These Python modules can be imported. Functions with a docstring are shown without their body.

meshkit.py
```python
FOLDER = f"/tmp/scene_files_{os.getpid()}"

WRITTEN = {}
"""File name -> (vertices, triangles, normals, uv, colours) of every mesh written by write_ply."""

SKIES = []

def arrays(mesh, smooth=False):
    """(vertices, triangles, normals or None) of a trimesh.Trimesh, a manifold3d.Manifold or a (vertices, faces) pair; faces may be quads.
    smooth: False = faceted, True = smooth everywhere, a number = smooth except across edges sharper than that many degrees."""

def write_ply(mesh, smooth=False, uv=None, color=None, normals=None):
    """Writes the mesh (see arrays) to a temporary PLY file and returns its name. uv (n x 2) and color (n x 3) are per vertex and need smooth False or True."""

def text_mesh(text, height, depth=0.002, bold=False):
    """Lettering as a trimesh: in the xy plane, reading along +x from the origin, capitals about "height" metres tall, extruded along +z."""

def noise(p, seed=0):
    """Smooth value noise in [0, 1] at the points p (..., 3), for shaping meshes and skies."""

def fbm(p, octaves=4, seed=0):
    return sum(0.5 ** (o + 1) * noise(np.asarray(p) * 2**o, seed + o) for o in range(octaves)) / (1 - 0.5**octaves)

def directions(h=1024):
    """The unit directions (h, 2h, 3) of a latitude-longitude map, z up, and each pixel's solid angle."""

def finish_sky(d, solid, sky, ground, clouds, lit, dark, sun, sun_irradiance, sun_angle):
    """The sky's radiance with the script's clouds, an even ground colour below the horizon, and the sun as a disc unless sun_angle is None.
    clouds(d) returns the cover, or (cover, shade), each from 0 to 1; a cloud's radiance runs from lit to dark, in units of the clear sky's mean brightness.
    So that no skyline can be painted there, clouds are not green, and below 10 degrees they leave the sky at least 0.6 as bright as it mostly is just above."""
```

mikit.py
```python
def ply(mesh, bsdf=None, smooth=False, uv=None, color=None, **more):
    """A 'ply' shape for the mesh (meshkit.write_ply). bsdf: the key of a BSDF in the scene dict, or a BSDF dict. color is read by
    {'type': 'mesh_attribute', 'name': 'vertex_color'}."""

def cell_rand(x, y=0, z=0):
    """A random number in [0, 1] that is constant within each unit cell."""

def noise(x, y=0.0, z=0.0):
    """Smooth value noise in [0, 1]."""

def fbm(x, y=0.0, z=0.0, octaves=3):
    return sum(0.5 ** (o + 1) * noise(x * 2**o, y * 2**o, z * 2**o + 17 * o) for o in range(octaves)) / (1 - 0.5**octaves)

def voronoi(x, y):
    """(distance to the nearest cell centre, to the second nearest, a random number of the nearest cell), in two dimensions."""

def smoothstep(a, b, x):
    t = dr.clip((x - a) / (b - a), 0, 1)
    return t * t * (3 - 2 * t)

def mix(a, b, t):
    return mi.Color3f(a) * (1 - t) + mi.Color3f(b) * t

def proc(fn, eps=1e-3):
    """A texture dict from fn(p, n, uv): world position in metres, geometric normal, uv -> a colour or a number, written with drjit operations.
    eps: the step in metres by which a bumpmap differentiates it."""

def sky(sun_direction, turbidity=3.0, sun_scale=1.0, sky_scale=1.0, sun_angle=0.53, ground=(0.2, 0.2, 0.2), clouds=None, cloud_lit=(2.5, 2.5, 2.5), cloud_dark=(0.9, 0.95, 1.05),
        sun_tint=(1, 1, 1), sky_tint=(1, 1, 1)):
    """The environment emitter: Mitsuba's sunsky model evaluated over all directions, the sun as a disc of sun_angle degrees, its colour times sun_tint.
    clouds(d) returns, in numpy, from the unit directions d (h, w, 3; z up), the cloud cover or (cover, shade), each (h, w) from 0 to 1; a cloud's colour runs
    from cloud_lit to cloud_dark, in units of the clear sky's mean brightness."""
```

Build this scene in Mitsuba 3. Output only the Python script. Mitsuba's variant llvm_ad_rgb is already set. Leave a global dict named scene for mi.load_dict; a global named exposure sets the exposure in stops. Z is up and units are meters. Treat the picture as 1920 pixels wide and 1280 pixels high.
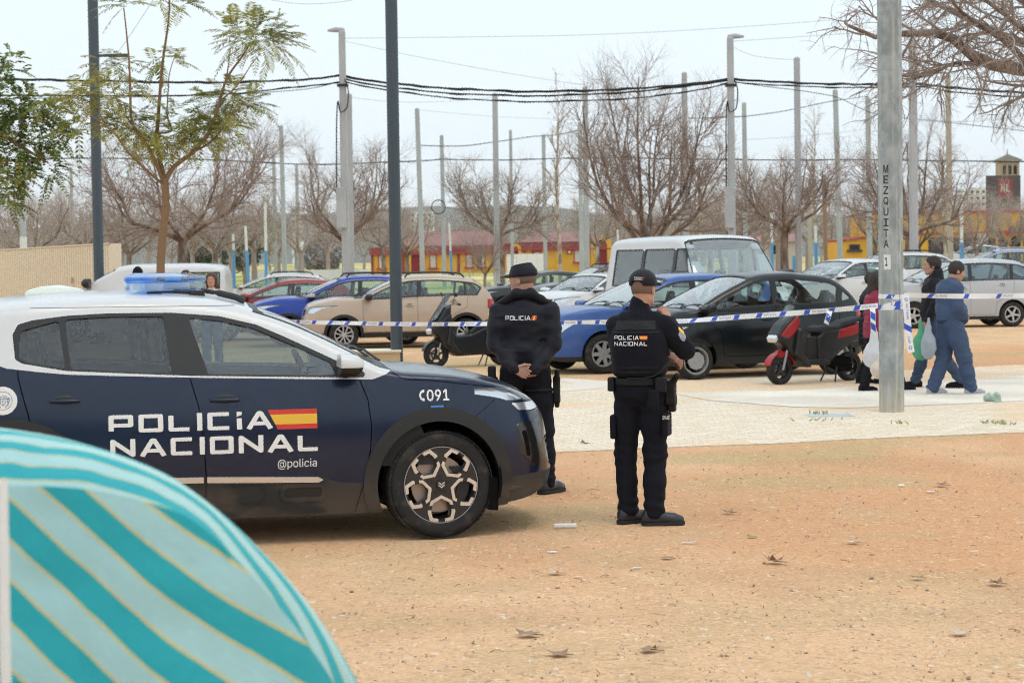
import math, random
import numpy as np, trimesh, mitsuba as mi, drjit as dr, mikit, meshkit
import manifold3d as m3
from scipy.interpolate import PchipInterpolator
from scipy.spatial import cKDTree
import shapely.geometry as sg, shapely.affinity as sa
from shapely.ops import unary_union

T = mi.ScalarTransform4f
RNG = np.random.default_rng(7)
scene, labels = {}, {}

# ---------------------------------------------------------------- camera, sky, exposure
FPX = 3700.0                                  # focal length in pixels of the 1920 px wide photograph
EYE = np.array([0.0, 0.0, 1.82])
PITCH, ROLL = math.radians(-2.34), math.radians(0.8)
FWD = np.array([0, math.cos(PITCH), math.sin(PITCH)])
_r0 = np.array([1.0, 0, 0]); _u0 = np.cross(_r0, FWD)
RIGHT = _r0 * math.cos(ROLL) - _u0 * math.sin(ROLL)
UP = _u0 * math.cos(ROLL) + _r0 * math.sin(ROLL)
scene['camera'] = {'type': 'thinlens', 'fov': 2 * math.degrees(math.atan(960 / FPX)), 'fov_axis': 'x',
                   'to_world': T().look_at(origin=EYE.tolist(), target=(EYE + FWD).tolist(), up=UP.tolist()),
                   'aperture_radius': 0.0062, 'focus_distance': 13.4, 'near_clip': 0.1, 'far_clip': 20000.0}
exposure = 1.74
HAZE = 0.00006


def overcast(d):
    n = meshkit.fbm(d * np.array([2.2, 2.2, 7.0]) + 3.1, 4)
    return 1.0 + 0 * n, np.clip((n - 0.42) * 1.1, 0, 0.3)


scene['sky'] = mikit.sky((0.25, -0.35, 0.9), turbidity=4, sun_scale=0.14, sun_angle=26, clouds=overcast,
                         cloud_lit=(2.42, 2.78, 3.02), cloud_dark=(2.1, 2.42, 2.7), ground=(0.3, 0.22, 0.15))


def ray(px, py):
    d = FWD * FPX + RIGHT * (px - 960) - UP * (py - 640)
    return d


def GZ(y):
    """height of the terrain: level near by, rising very slightly far away"""
    return np.clip((np.asarray(y, float) - 60) / 150, 0, 2.2) * 0.62


def G(px, py, z=None):
    """the ground point seen at a photograph pixel"""
    d = ray(px, py)
    h = 0.0 if z is None else z
    p = EYE + d * (h - EYE[2]) / d[2]
    if z is None:
        for _ in range(20):
            h = float(GZ(p[1])); p = EYE + d * (h - EYE[2]) / d[2]
    return p


def P(px, py, Y):
    """the point seen at a photograph pixel at the distance Y"""
    d = ray(px, py)
    return EYE + d * Y / d[1]


# ---------------------------------------------------------------- scene dict helpers
_used = {}


def newkey(name, parent=None):
    k = name if parent is None else parent + '__' + name
    n = _used.get(k, -1) + 1
    _used[k] = n
    return k if n == 0 else f'{k}_{n:03d}'


def tag(k, label=None, cat=None, group=None, kind=None):
    d = labels.setdefault(k, {})
    for a, b in (('label', label), ('category', cat), ('group', group), ('kind', kind)):
        if b: d[a] = b
    return k


def thing(name, label, cat, group=None, kind=None):
    return tag(newkey(name), label, cat, group, kind)


def add(name, mesh, mat, parent=None, smooth=32, tw=None, label=None, cat=None, group=None, kind=None, normals=None, color=None):
    k = newkey(name, parent)
    if normals is not None:
        path = meshkit.write_ply(mesh, False, None, color, normals)
        d = {'type': 'ply', 'filename': path, 'face_normals': False}
        d['bsdf'] = {'type': 'ref', 'id': mat}
    else:
        d = mikit.ply(mesh, mat, smooth=smooth, color=color)
    if tw is not None:
        d['to_world'] = tw
    scene[k] = d
    if label or cat or group or kind:
        tag(k, label, cat, group, kind)
    return k


def again(name, src, parent=None, tw=None):
    """another entry that shares the mesh of entry src"""
    k = newkey(name, parent)
    d = dict(scene[src])
    if tw is not None: d['to_world'] = tw
    scene[k] = d
    return k


def place(x, y, z=0.0, rz=0.0, s=1.0):
    return T().translate([float(x), float(y), float(z)]).rotate([0, 0, 1], float(rz)).scale(float(s))


# ---------------------------------------------------------------- mesh helpers
def tm(v, f): return trimesh.Trimesh(np.asarray(v, float), np.asarray(f, int), process=False)


def cat(ms): return trimesh.util.concatenate([m for m in ms if m is not None])


def mf(mesh):
    """trimesh -> manifold"""
    return m3.Manifold(m3.Mesh(np.asarray(mesh.vertices, np.float32), np.asarray(mesh.faces, np.uint32)))


def tri(man):
    m = man.to_mesh()
    return tm(m.vert_properties[:, :3], m.tri_verts)


def bx(x0, x1, y0, y1, z0, z1):
    m = trimesh.creation.box((x1 - x0, y1 - y0, z1 - z0)); m.apply_translation(((x0 + x1) / 2, (y0 + y1) / 2, (z0 + z1) / 2)); return m


def rbox(x0, x1, y0, y1, z0, z1, r=0.02, n=12):
    """rounded box as the hull of eight spheres"""
    s = m3.Manifold.sphere(r, n)
    return tri(m3.Manifold.batch_hull([s.translate((x, y, z)) for x in (x0 + r, x1 - r) for y in (y0 + r, y1 - r) for z in (z0 + r, z1 - r)]))


def hull(spheres, n=12):
    return m3.Manifold.batch_hull([m3.Manifold.sphere(r, n).translate(tuple(map(float, p))) for p, r in spheres])


def tube(pts, rad, sides=6, caps=False):
    p = np.asarray(pts, float)
    n = len(p)
    r = np.broadcast_to(np.asarray(rad, float), (n,))
    t = np.gradient(p, axis=0); t /= np.linalg.norm(t, axis=1, keepdims=True) + 1e-12
    ref = np.array([0, 0, 1.0]) if abs(t[:, 2]).mean() < 0.8 else np.array([1.0, 0, 0])
    a = np.cross(t, ref); a /= np.linalg.norm(a, axis=1, keepdims=True) + 1e-12
    b = np.cross(t, a)
    ang = np.arange(sides) * 2 * np.pi / sides
    v = (p[:, None] + r[:, None, None] * (np.cos(ang)[None, :, None] * a[:, None] + np.sin(ang)[None, :, None] * b[:, None])).reshape(-1, 3)
    i, j = np.meshgrid(np.arange(n - 1), np.arange(sides), indexing='ij')
    q = np.stack([i * sides + j, i * sides + (j + 1) % sides, (i + 1) * sides + (j + 1) % sides, (i + 1) * sides + j], -1).reshape(-1, 4)
    f = np.vstack([q[:, [0, 2, 1]], q[:, [0, 3, 2]]])
    if caps:
        c0, c1 = len(v), len(v) + 1
        v = np.vstack([v, p[0], p[-1]])
        j = np.arange(sides); k = (j + 1) % sides
        f = np.vstack([f, np.stack([np.full(sides, c0), j, k], 1), np.stack([np.full(sides, c1), (n - 1) * sides + k, (n - 1) * sides + j], 1)])
    return tm(v, f)


def lathe(prof, n=48, axis='y'):
    """revolve (radius, along) profile; closed list of points makes a solid ring"""
    prof = np.asarray(prof, float)
    ang = np.arange(n) * 2 * np.pi / n
    c, s = np.cos(ang), np.sin(ang)
    m = len(prof)
    v = np.stack([prof[None, :, 0] * c[:, None], np.broadcast_to(prof[None, :, 1], (n, m)), prof[None, :, 0] * s[:, None]], -1).reshape(-1, 3)
    i, j = np.meshgrid(np.arange(n), np.arange(m - 1), indexing='ij')
    q = np.stack([i * m + j, ((i + 1) % n) * m + j, ((i + 1) % n) * m + j + 1, i * m + j + 1], -1).reshape(-1, 4)
    mesh = tm(v, np.vstack([q[:, [0, 1, 2]], q[:, [0, 2, 3]]]))
    if axis == 'z': mesh.vertices = mesh.vertices[:, [0, 2, 1]] * [1, 1, 1]; mesh.faces = mesh.faces[:, ::-1]
    if axis == 'x': mesh.vertices = mesh.vertices[:, [1, 0, 2]]; mesh.faces = mesh.faces[:, ::-1]
    return mesh


def ext(poly, h0, h1):
    """shapely polygon in xy extruded from h0 to h1 in z"""
    gs = [g for g in getattr(poly, 'geoms', [poly]) if g.geom_type == 'Polygon' and g.area > 1e-9]
    ms = []
    for g in gs:
        m = trimesh.creation.extrude_polygon(g, h1 - h0, engine='earcut'); m.apply_translation((0, 0, h0)); ms.append(m)
    return cat(ms)


def extm(poly, h0, h1):
    """the same as a manifold"""
    out = m3.Manifold()
    for g in getattr(poly, 'geoms', [poly]):
        if g.geom_type != 'Polygon' or g.area < 1e-9: continue
        g = sg.polygon.orient(g)
        rings = [np.array(g.exterior.coords)[:-1]] + [np.array(r.coords)[:-1] for r in g.interiors]
        out += m3.Manifold.extrude(m3.CrossSection(rings, m3.FillRule.EvenOdd), h1 - h0).translate((0, 0, h0))
    return out


def side_prism(poly, y0, y1):
    """polygon in (x, z) extruded along y from y0 to y1"""
    m = extm(poly, -y1, -y0)
    return m.rotate((90, 0, 0))


def front_prism(poly, x0, x1):
    """polygon in (y, z) extruded along x"""
    return extm(poly, x0, x1).transform(np.array([[0, 0, 1, 0], [1, 0, 0, 0], [0, 1, 0, 0.0]]))


def smoothpoly(pts, r=0.03, closed=True):
    p = sg.Polygon(pts)
    return p.buffer(-r, quad_segs=6).buffer(2 * r, quad_segs=6).buffer(-r, quad_segs=6)


# ---------------------------------------------------------------- signed distance modelling
class Field:
    def __init__(s, lo, hi, h):
        s.lo, s.h = np.asarray(lo, float), float(h)
        s.n = np.ceil((np.asarray(hi, float) - s.lo) / h).astype(int) + 1
        s.d = np.full(s.n, 1.0, np.float32)

    def box(s, lo, hi, pad):
        a = np.clip(np.floor((np.asarray(lo) - pad - s.lo) / s.h).astype(int), 0, s.n)
        b = np.clip(np.ceil((np.asarray(hi) + pad - s.lo) / s.h).astype(int) + 1, 0, s.n)
        if (b <= a).any(): return None, None
        sl = tuple(slice(i, j) for i, j in zip(a, b))
        g = [(s.lo[k] + s.h * np.arange(a[k], b[k])).astype(np.float32) for k in range(3)]
        return sl, np.meshgrid(*g, indexing='ij', sparse=True)

    def put(s, sl, d, k, op='u'):
        c = s.d[sl]
        if op == 'u':
            hh = np.maximum(k - np.abs(c - d), 0) / k
            s.d[sl] = np.minimum(c, d) - hh * hh * k * 0.25
        else:
            d = -d
            hh = np.maximum(k - np.abs(c - d), 0) / k
            s.d[sl] = np.maximum(c, d) + hh * hh * k * 0.25

    def cone(s, a, b, ra, rb, k=0.03, op='u', sq=(1, 1, 1)):
        """round cone; sq squeezes the distance along the axes (for flat limbs)"""
        a, b = np.asarray(a, float), np.asarray(b, float)
        r = max(ra, rb) / min(sq)
        sl, g = s.box(np.minimum(a, b) - r, np.maximum(a, b) + r, k + 0.06)
        if sl is None: return
        ab = b - a
        w = np.asarray(sq, float)
        L = max(float((ab * ab * w * w).sum()), 1e-9)
        q = [g[i] - a[i] for i in range(3)]
        t = np.clip(sum(q[i] * ab[i] * w[i] ** 2 for i in range(3)) / L, 0, 1)
        d = np.sqrt(sum(((q[i] - t * ab[i]) * w[i]) ** 2 for i in range(3))) - (ra + (rb - ra) * t)
        s.put(sl, d.astype(np.float32), k, op)

    def chain(s, pts, rad, k=0.03, sq=(1, 1, 1)):
        for i in range(len(pts) - 1): s.cone(pts[i], pts[i + 1], rad[i], rad[i + 1], k, 'u', sq)

    def ell(s, c, r, k=0.03, op='u', R=None):
        c, r = np.asarray(c, float), np.asarray(r, float)
        m = r.max() if R is not None else r
        sl, g = s.box(c - m, c + m, k + 0.06)
        if sl is None: return
        q = [g[i] - c[i] for i in range(3)]
        if R is not None: q = [sum(R[j][i] * q[j] for j in range(3)) for i in range(3)]
        k0 = np.sqrt(sum((q[i] / r[i]) ** 2 for i in range(3)))
        k1 = np.sqrt(sum((q[i] / r[i] ** 2) ** 2 for i in range(3))) + 1e-9
        s.put(sl, (k0 * (k0 - 1) / k1).astype(np.float32), k, op)

    def rbox(s, lo, hi, r, k=0.01, op='u'):
        lo, hi = np.asarray(lo, float), np.asarray(hi, float)
        sl, g = s.box(lo, hi, k + 0.06)
        if sl is None: return
        c, e = (lo + hi) / 2, (hi - lo) / 2 - r
        q = [np.abs(g[i] - c[i]) - e[i] for i in range(3)]
        d = np.sqrt(sum(np.maximum(x, 0) ** 2 for x in q)) + np.minimum(np.maximum(np.maximum(q[0], q[1]), q[2]), 0) - r
        s.put(sl, d.astype(np.float32), k, op)

    def plate(s, poly, half, r=0.01, k=0.01, op='u', y0=0.0, taper=None):
        """polygon in (x, z), rounded slab of half thickness half about y = y0"""
        p = np.asarray(poly, float)
        lo = np.array([p[:, 0].min(), y0 - half, p[:, 1].min()]); hi = np.array([p[:, 0].max(), y0 + half, p[:, 1].max()])
        sl, g = s.box(lo, hi, k + 0.06)
        if sl is None: return
        X, Z = np.broadcast_arrays(g[0][:, 0], g[2][:, 0])
        d2 = np.full(X.shape, 1e9); inside = np.zeros(X.shape, bool)
        for (x1, z1), (x2, z2) in zip(p, np.roll(p, -1, 0)):
            ex, ez = x2 - x1, z2 - z1
            wx, wz = X - x1, Z - z1
            t = np.clip((wx * ex + wz * ez) / (ex * ex + ez * ez + 1e-12), 0, 1)
            d2 = np.minimum(d2, (wx - t * ex) ** 2 + (wz - t * ez) ** 2)
            cnd = (z1 > Z) != (z2 > Z)
            inside ^= cnd & (X < (x2 - x1) * (Z - z1) / (z2 - z1 + 1e-12) + x1)
        d = np.sqrt(d2) * np.where(inside, -1, 1)
        h = half if taper is None else half * taper(X, Z)[:, None, :]
        a = d[:, None, :] + r
        b = np.abs(g[1] - y0) - h + r
        dd = np.minimum(np.maximum(a, b), 0) + np.sqrt(np.maximum(a, 0) ** 2 + np.maximum(b, 0) ** 2) - r
        s.put(sl, dd.astype(np.float32), k, op)

    def warp(s, fn):
        """add fn(x, y, z) to the distance near the surface"""
        idx = np.nonzero(np.abs(s.d) < 0.06)
        p = [s.lo[i] + s.h * idx[i] for i in range(3)]
        s.d[idx] += fn(*p).astype(np.float32)

    def mesh(s, level=0.0):
        d = s.d - level
        d[0], d[-1], d[:, 0], d[:, -1], d[:, :, 0], d[:, :, -1] = (np.maximum(x, 0.001) for x in (d[0], d[-1], d[:, 0], d[:, -1], d[:, :, 0], d[:, :, -1]))
        ins = d < 0
        c = np.zeros(np.array(d.shape) - 1, np.uint8)
        for a in (0, 1):
            for b in (0, 1):
                for e in (0, 1):
                    c += ins[a:d.shape[0] - 1 + a, b:d.shape[1] - 1 + b, e:d.shape[2] - 1 + e]
        act = np.argwhere((c > 0) & (c < 8))
        if len(act) == 0: return None
        num = np.full(c.shape, -1, np.int64); num[tuple(act.T)] = np.arange(len(act))
        pos, cnt = np.zeros((len(act), 3)), np.zeros(len(act))
        corners = [(a, b, e) for a in (0, 1) for b in (0, 1) for e in (0, 1)]
        for ca in corners:
            for ax in range(3):
                if ca[ax]: continue
                cb = list(ca); cb[ax] = 1
                va = d[act[:, 0] + ca[0], act[:, 1] + ca[1], act[:, 2] + ca[2]]
                vb = d[act[:, 0] + cb[0], act[:, 1] + cb[1], act[:, 2] + cb[2]]
                x = (va < 0) != (vb < 0)
                t = np.where(x, va / (va - vb + 1e-12), 0)
                q = np.tile(np.array(ca, float), (len(act), 1)); q[:, ax] += t
                pos += q * x[:, None]; cnt += x
        v = s.lo + s.h * (act + pos / cnt[:, None])
        fs = []
        for ax in range(3):
            o = [i for i in range(3) if i != ax]
            sl0 = [slice(None)] * 3; sl1 = [slice(None)] * 3
            sl0[ax] = slice(0, -1); sl1[ax] = slice(1, None)
            e = np.argwhere(ins[tuple(sl0)] != ins[tuple(sl1)])
            e = e[(e[:, o[0]] > 0) & (e[:, o[1]] > 0)]
            flip = ins[tuple(sl0)][tuple(e.T)]
            ids = []
            for u, w in ((0, 0), (1, 0), (1, 1), (0, 1)):
                cc = e.copy(); cc[:, o[0]] -= u; cc[:, o[1]] -= w
                ids.append(num[tuple(cc.T)])
            q = np.stack(ids, 1)
            if ax == 1: flip = ~flip
            q = np.where(flip[:, None], q, q[:, ::-1])
            fs += [q[:, [0, 1, 2]], q[:, [0, 2, 3]]]
        f = np.vstack(fs)
        f = f[(f >= 0).all(1)]
        m = tm(v, f)
        if m.volume < 0: m.faces = m.faces[:, ::-1]
        return m


def smooth_mesh(m, n=4):
    import scipy.sparse as sp
    v, f = np.array(m.vertices), np.array(m.faces)
    i = np.concatenate([f[:, 0], f[:, 1], f[:, 2], f[:, 1], f[:, 2], f[:, 0]]); j = np.concatenate([f[:, 1], f[:, 2], f[:, 0], f[:, 0], f[:, 1], f[:, 2]])
    A = sp.csr_matrix((np.ones(len(i)), (i, j)), (len(v), len(v)))
    dg = np.maximum(np.asarray(A.sum(1)), 1)
    for _ in range(n):
        v = v + .5 * (A @ v / dg - v)
        v = v - .52 * (A @ v / dg - v)
    return tm(v, f)
# ---------------------------------------------------------------- materials
def mat(name, d):
    scene[name] = {'type': 'twosided', 'bsdf': d} if d['type'] not in ('thindielectric', 'dielectric', 'null', 'principledthin', 'bumpmap2') else d
    return name


def rgb(*c):
    return {'type': 'rgb', 'value': list(map(float, c[0] if len(c) == 1 else c))}


def plain(name, c, rough=0.6, metallic=0.0, spec=0.5, coat=0.0, coat_gloss=0.95, sheen=0.0):
    d = {'type': 'principled', 'base_color': rgb(c), 'roughness': rough, 'metallic': metallic, 'specular': spec}
    if coat: d |= {'clearcoat': coat, 'clearcoat_gloss': coat_gloss}
    if sheen: d |= {'sheen': sheen}
    return mat(name, d)


def procm(name, fn, rough=0.7, bump=None, bs=1.0, eps=1e-3, **kw):
    d = {'type': 'principled', 'base_color': mikit.proc(fn), 'roughness': rough, **kw}
    if bump is not None:
        d = {'type': 'bumpmap', 'arbitrary': mikit.proc(bump, eps), 'scale': bs, 'bsdf': d}
    return mat(name, d)


N, F, SM, MX = mikit.noise, mikit.fbm, mikit.smoothstep, mikit.mix


def ground_col(p, n, uv):
    a = F(p.x * 0.35, p.y * 0.22, 0.0, 4)
    b = F(p.x * 1.6 + 9, p.y * 1.0, 2.0, 3)
    g = N(p.x * 55, p.y * 55, 5.0)
    g2 = N(p.x * 130, p.y * 130, 1.0)
    c = MX((0.565, 0.312, 0.168), (0.62, 0.395, 0.235), SM(0.35, 0.65, a))
    c = MX(c, (0.49, 0.34, 0.19), 0.45 * SM(0.5, 0.72, b))
    c = MX(c, (0.42, 0.33, 0.17), 0.55 * SM(0.52, 0.72, F(p.x * 0.45 + 4, p.y * 0.5, 6.0, 4)))
    c = MX(c, (0.43, 0.235, 0.13), 0.25 * SM(0.55, 0.72, F(p.x * 0.7 + 14, p.y * 0.8, 3.0, 4)))
    c = c * (0.84 + 0.22 * g + 0.16 * (g2 - 0.3))
    d = N(p.x * 38 + 3, p.y * 30, 8.0)
    c = MX(c, (0.26, 0.17, 0.11), 0.45 * SM(0.82, 0.92, d))
    w = N(p.x * 33 + 70, p.y * 29, 3.0)
    return MX(c, (0.66, 0.58, 0.48), 0.6 * SM(0.86, 0.93, w))


def ground_bump(p, n, uv):
    return 0.010 * N(p.x * 14, p.y * 14, 0.0) + 0.006 * N(p.x * 45, p.y * 45, 2.0) + 0.003 * N(p.x * 110, p.y * 110, 4.0)


procm('m_ground', ground_col, 0.95, ground_bump, 1.0, 2e-3, specular=0.15)

PAV_A = math.atan2(G(1920, 812)[1] - G(1030, 848)[1], G(1920, 812)[0] - G(1030, 848)[0])
_pc, _ps = math.cos(PAV_A), math.sin(PAV_A)


def pav_uv(p):
    return p.x * _pc + p.y * _ps, -p.x * _ps + p.y * _pc


def pav_col(p, n, uv):
    u, v = pav_uv(p)
    row = dr.floor(v / 0.12)
    uu = u / 0.24 + 0.5 * (row - 2 * dr.floor(row / 2))
    r = mikit.cell_rand(dr.floor(uu), row, 3.0)
    fu, fv = uu - dr.floor(uu), v / 0.12 - row
    joint = dr.minimum(dr.minimum(fu, 1 - fu) * 0.24, dr.minimum(fv, 1 - fv) * 0.12)
    c = MX((0.63, 0.525, 0.395), (0.69, 0.605, 0.49), r)
    c = MX(c, (0.60, 0.55, 0.47), 0.75 * SM(0.985, 0.99, mikit.cell_rand(1.0, dr.floor(v / 0.96), 9.0) + 0.0 * u))
    c = MX((0.50, 0.36, 0.22), c, SM(0.002, 0.008, joint))
    sand = F(u * 0.5, v * 0.8, 1.0, 4)
    c = MX(c, (0.66, 0.47, 0.30), 0.75 * SM(0.52, 0.66, sand))
    return c * (0.86 + 0.22 * N(p.x * 40, p.y * 40, 0.0))


def pav_bump(p, n, uv):
    u, v = pav_uv(p)
    row = dr.floor(v / 0.12)
    uu = u / 0.24 + 0.5 * (row - 2 * dr.floor(row / 2))
    fu, fv = uu - dr.floor(uu), v / 0.12 - row
    joint = dr.minimum(dr.minimum(fu, 1 - fu) * 0.24, dr.minimum(fv, 1 - fv) * 0.12)
    return 0.004 * SM(0.0, 0.01, joint) + 0.002 * N(p.x * 50, p.y * 50, 0.0)


procm('m_paving', pav_col, 0.85, pav_bump, 1.0, 2e-3, specular=0.25)


def conc_col(p, n, uv):
    a = F(p.x * 0.8, p.y * 0.8, p.z * 0.8, 4)
    c = MX((0.58, 0.52, 0.44), (0.70, 0.645, 0.56), SM(0.3, 0.7, a))
    c = MX(c, (0.62, 0.45, 0.29), 0.7 * SM(0.58, 0.75, F(p.x * 0.6 + 5, p.y * 1.1, 0.0, 3)))
    return c * (0.88 + 0.2 * N(p.x * 30, p.y * 30, p.z * 30))


procm('m_concrete', conc_col, 0.85, specular=0.25)


def grass_col(p, n, uv):
    a = F(p.x * 0.25, p.y * 0.12, 0.0, 4)
    c = MX((0.46, 0.37, 0.17), (0.20, 0.24, 0.06), SM(0.42, 0.6, a))
    return MX(c, (0.62, 0.50, 0.33), 0.7 * SM(0.55, 0.7, F(p.x * 0.1 + 3, p.y * 0.2, 4.0, 3)))


procm('m_grass', grass_col, 0.95, specular=0.1)


def galv_col(p, n, uv):
    a = F(p.x * 9, p.y * 9, p.z * 5, 4)
    v1, v2, r = mikit.voronoi(p.x * 22 + p.y * 22, p.z * 16)
    c = MX((0.27, 0.30, 0.30), (0.40, 0.43, 0.43), SM(0.3, 0.7, a))
    c = c * (0.90 + 0.16 * r)
    c = MX(c, (0.55, 0.44, 0.27), 0.65 * SM(0.75, 0.15, p.z + 0.5 * a))
    st = N(p.x * 40 + p.y * 40, p.z * 1.6, 2.0)
    return MX(c, (0.64, 0.62, 0.55), 0.35 * SM(0.66, 0.85, st))


procm('m_galv', galv_col, 0.5, specular=0.5, metallic=0.12)


def pole_col(p, n, uv):
    a = F(p.x * 3, p.y * 3, p.z * 1.2, 3)
    return MX((0.36, 0.38, 0.39), (0.50, 0.52, 0.53), a)


procm('m_pole', pole_col, 0.6)
plain('m_pole_dark', (0.050, 0.072, 0.092), 0.38, coat=0.3)
plain('m_pole_white', (0.75, 0.75, 0.73), 0.6)
plain('m_pole_blue', (0.10, 0.33, 0.62), 0.6)
plain('m_pole_brown', (0.34, 0.20, 0.13), 0.8)
plain('m_pole_wood', (0.46, 0.42, 0.33), 0.85)


def bark_col(p, n, uv):
    a = F(p.x * 6, p.y * 6, p.z * 2.2, 4)
    return MX((0.14, 0.10, 0.082), (0.33, 0.26, 0.215), SM(0.3, 0.7, a))


procm('m_bark', bark_col, 0.92, specular=0.2)
plain('m_twig', (0.33, 0.265, 0.23), 0.9, spec=0.2)
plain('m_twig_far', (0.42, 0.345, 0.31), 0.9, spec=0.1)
plain('m_bark_warm', (0.25, 0.155, 0.09), 0.9, spec=0.2)


def pale_bark(p, n, uv):
    a = F(p.x * 8, p.y * 8, p.z * 5, 3)
    return MX((0.32, 0.25, 0.18), (0.58, 0.52, 0.43), SM(0.35, 0.65, a))


procm('m_bark_pale', pale_bark, 0.9, specular=0.2)


def leafm(name, c0, c1, c2):
    def fn(p, n, uv):
        a = N(p.x * 2.2, p.y * 2.2, p.z * 2.2)
        b = N(p.x * 17, p.y * 17, p.z * 17)
        return MX(MX(c0, c1, SM(0.3, 0.7, a)), c2, SM(0.6, 0.85, b))
    scene[name] = {'type': 'principledthin', 'base_color': mikit.proc(fn), 'roughness': 0.6, 'diff_trans': 0.75, 'spec_trans': 0.0}


leafm('m_leaf_green', (0.12, 0.20, 0.06), (0.23, 0.31, 0.09), (0.50, 0.40, 0.11))
leafm('m_leaf_feather', (0.25, 0.30, 0.085), (0.42, 0.42, 0.12), (0.56, 0.48, 0.15))
plain('m_leaf_dry', (0.30, 0.19, 0.12), 0.85)
plain('m_leaf_dry_pale', (0.55, 0.44, 0.34), 0.85)
plain('m_weed', (0.26, 0.30, 0.10), 0.8)

# vehicles
plain('m_black_plastic', (0.017, 0.017, 0.018), 0.42)
plain('m_chassis', (0.008, 0.008, 0.008), 0.95, spec=0.05)
def clad_col(p, n, uv):
    d = F(p.x * 3, p.y * 3, p.z * 5, 4)
    return MX((0.020, 0.021, 0.023), (0.17, 0.125, 0.09), 0.40 * SM(0.62, 0.2, p.z + 0.45 * (d - 0.5)) * SM(0.35, 0.6, d))
procm('m_cladding', clad_col, 0.62)
def tyre_col(p, n, uv):
    d = F(p.x * 16, p.y * 16, p.z * 16, 4)
    return MX((0.016, 0.016, 0.0165), (0.10, 0.08, 0.06), 0.45 * SM(0.5, 0.8, d))
procm('m_tyre', tyre_col, 0.8)
plain('m_rim_silver', (0.55, 0.55, 0.56), 0.35, metallic=0.6)
plain('m_rim_machined', (0.86, 0.84, 0.82), 0.30, metallic=0.85)
plain('m_rim_black', (0.018, 0.018, 0.02), 0.35, coat=0.4)
plain('m_rim_grey', (0.40, 0.40, 0.41), 0.45, metallic=0.3)
plain('m_chrome', (0.80, 0.80, 0.80), 0.12, metallic=1.0)
plain('m_disc', (0.42, 0.36, 0.31), 0.4, metallic=0.7)
plain('m_seat', (0.035, 0.036, 0.04), 0.85)
plain('m_interior', (0.03, 0.031, 0.033), 0.8)
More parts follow.
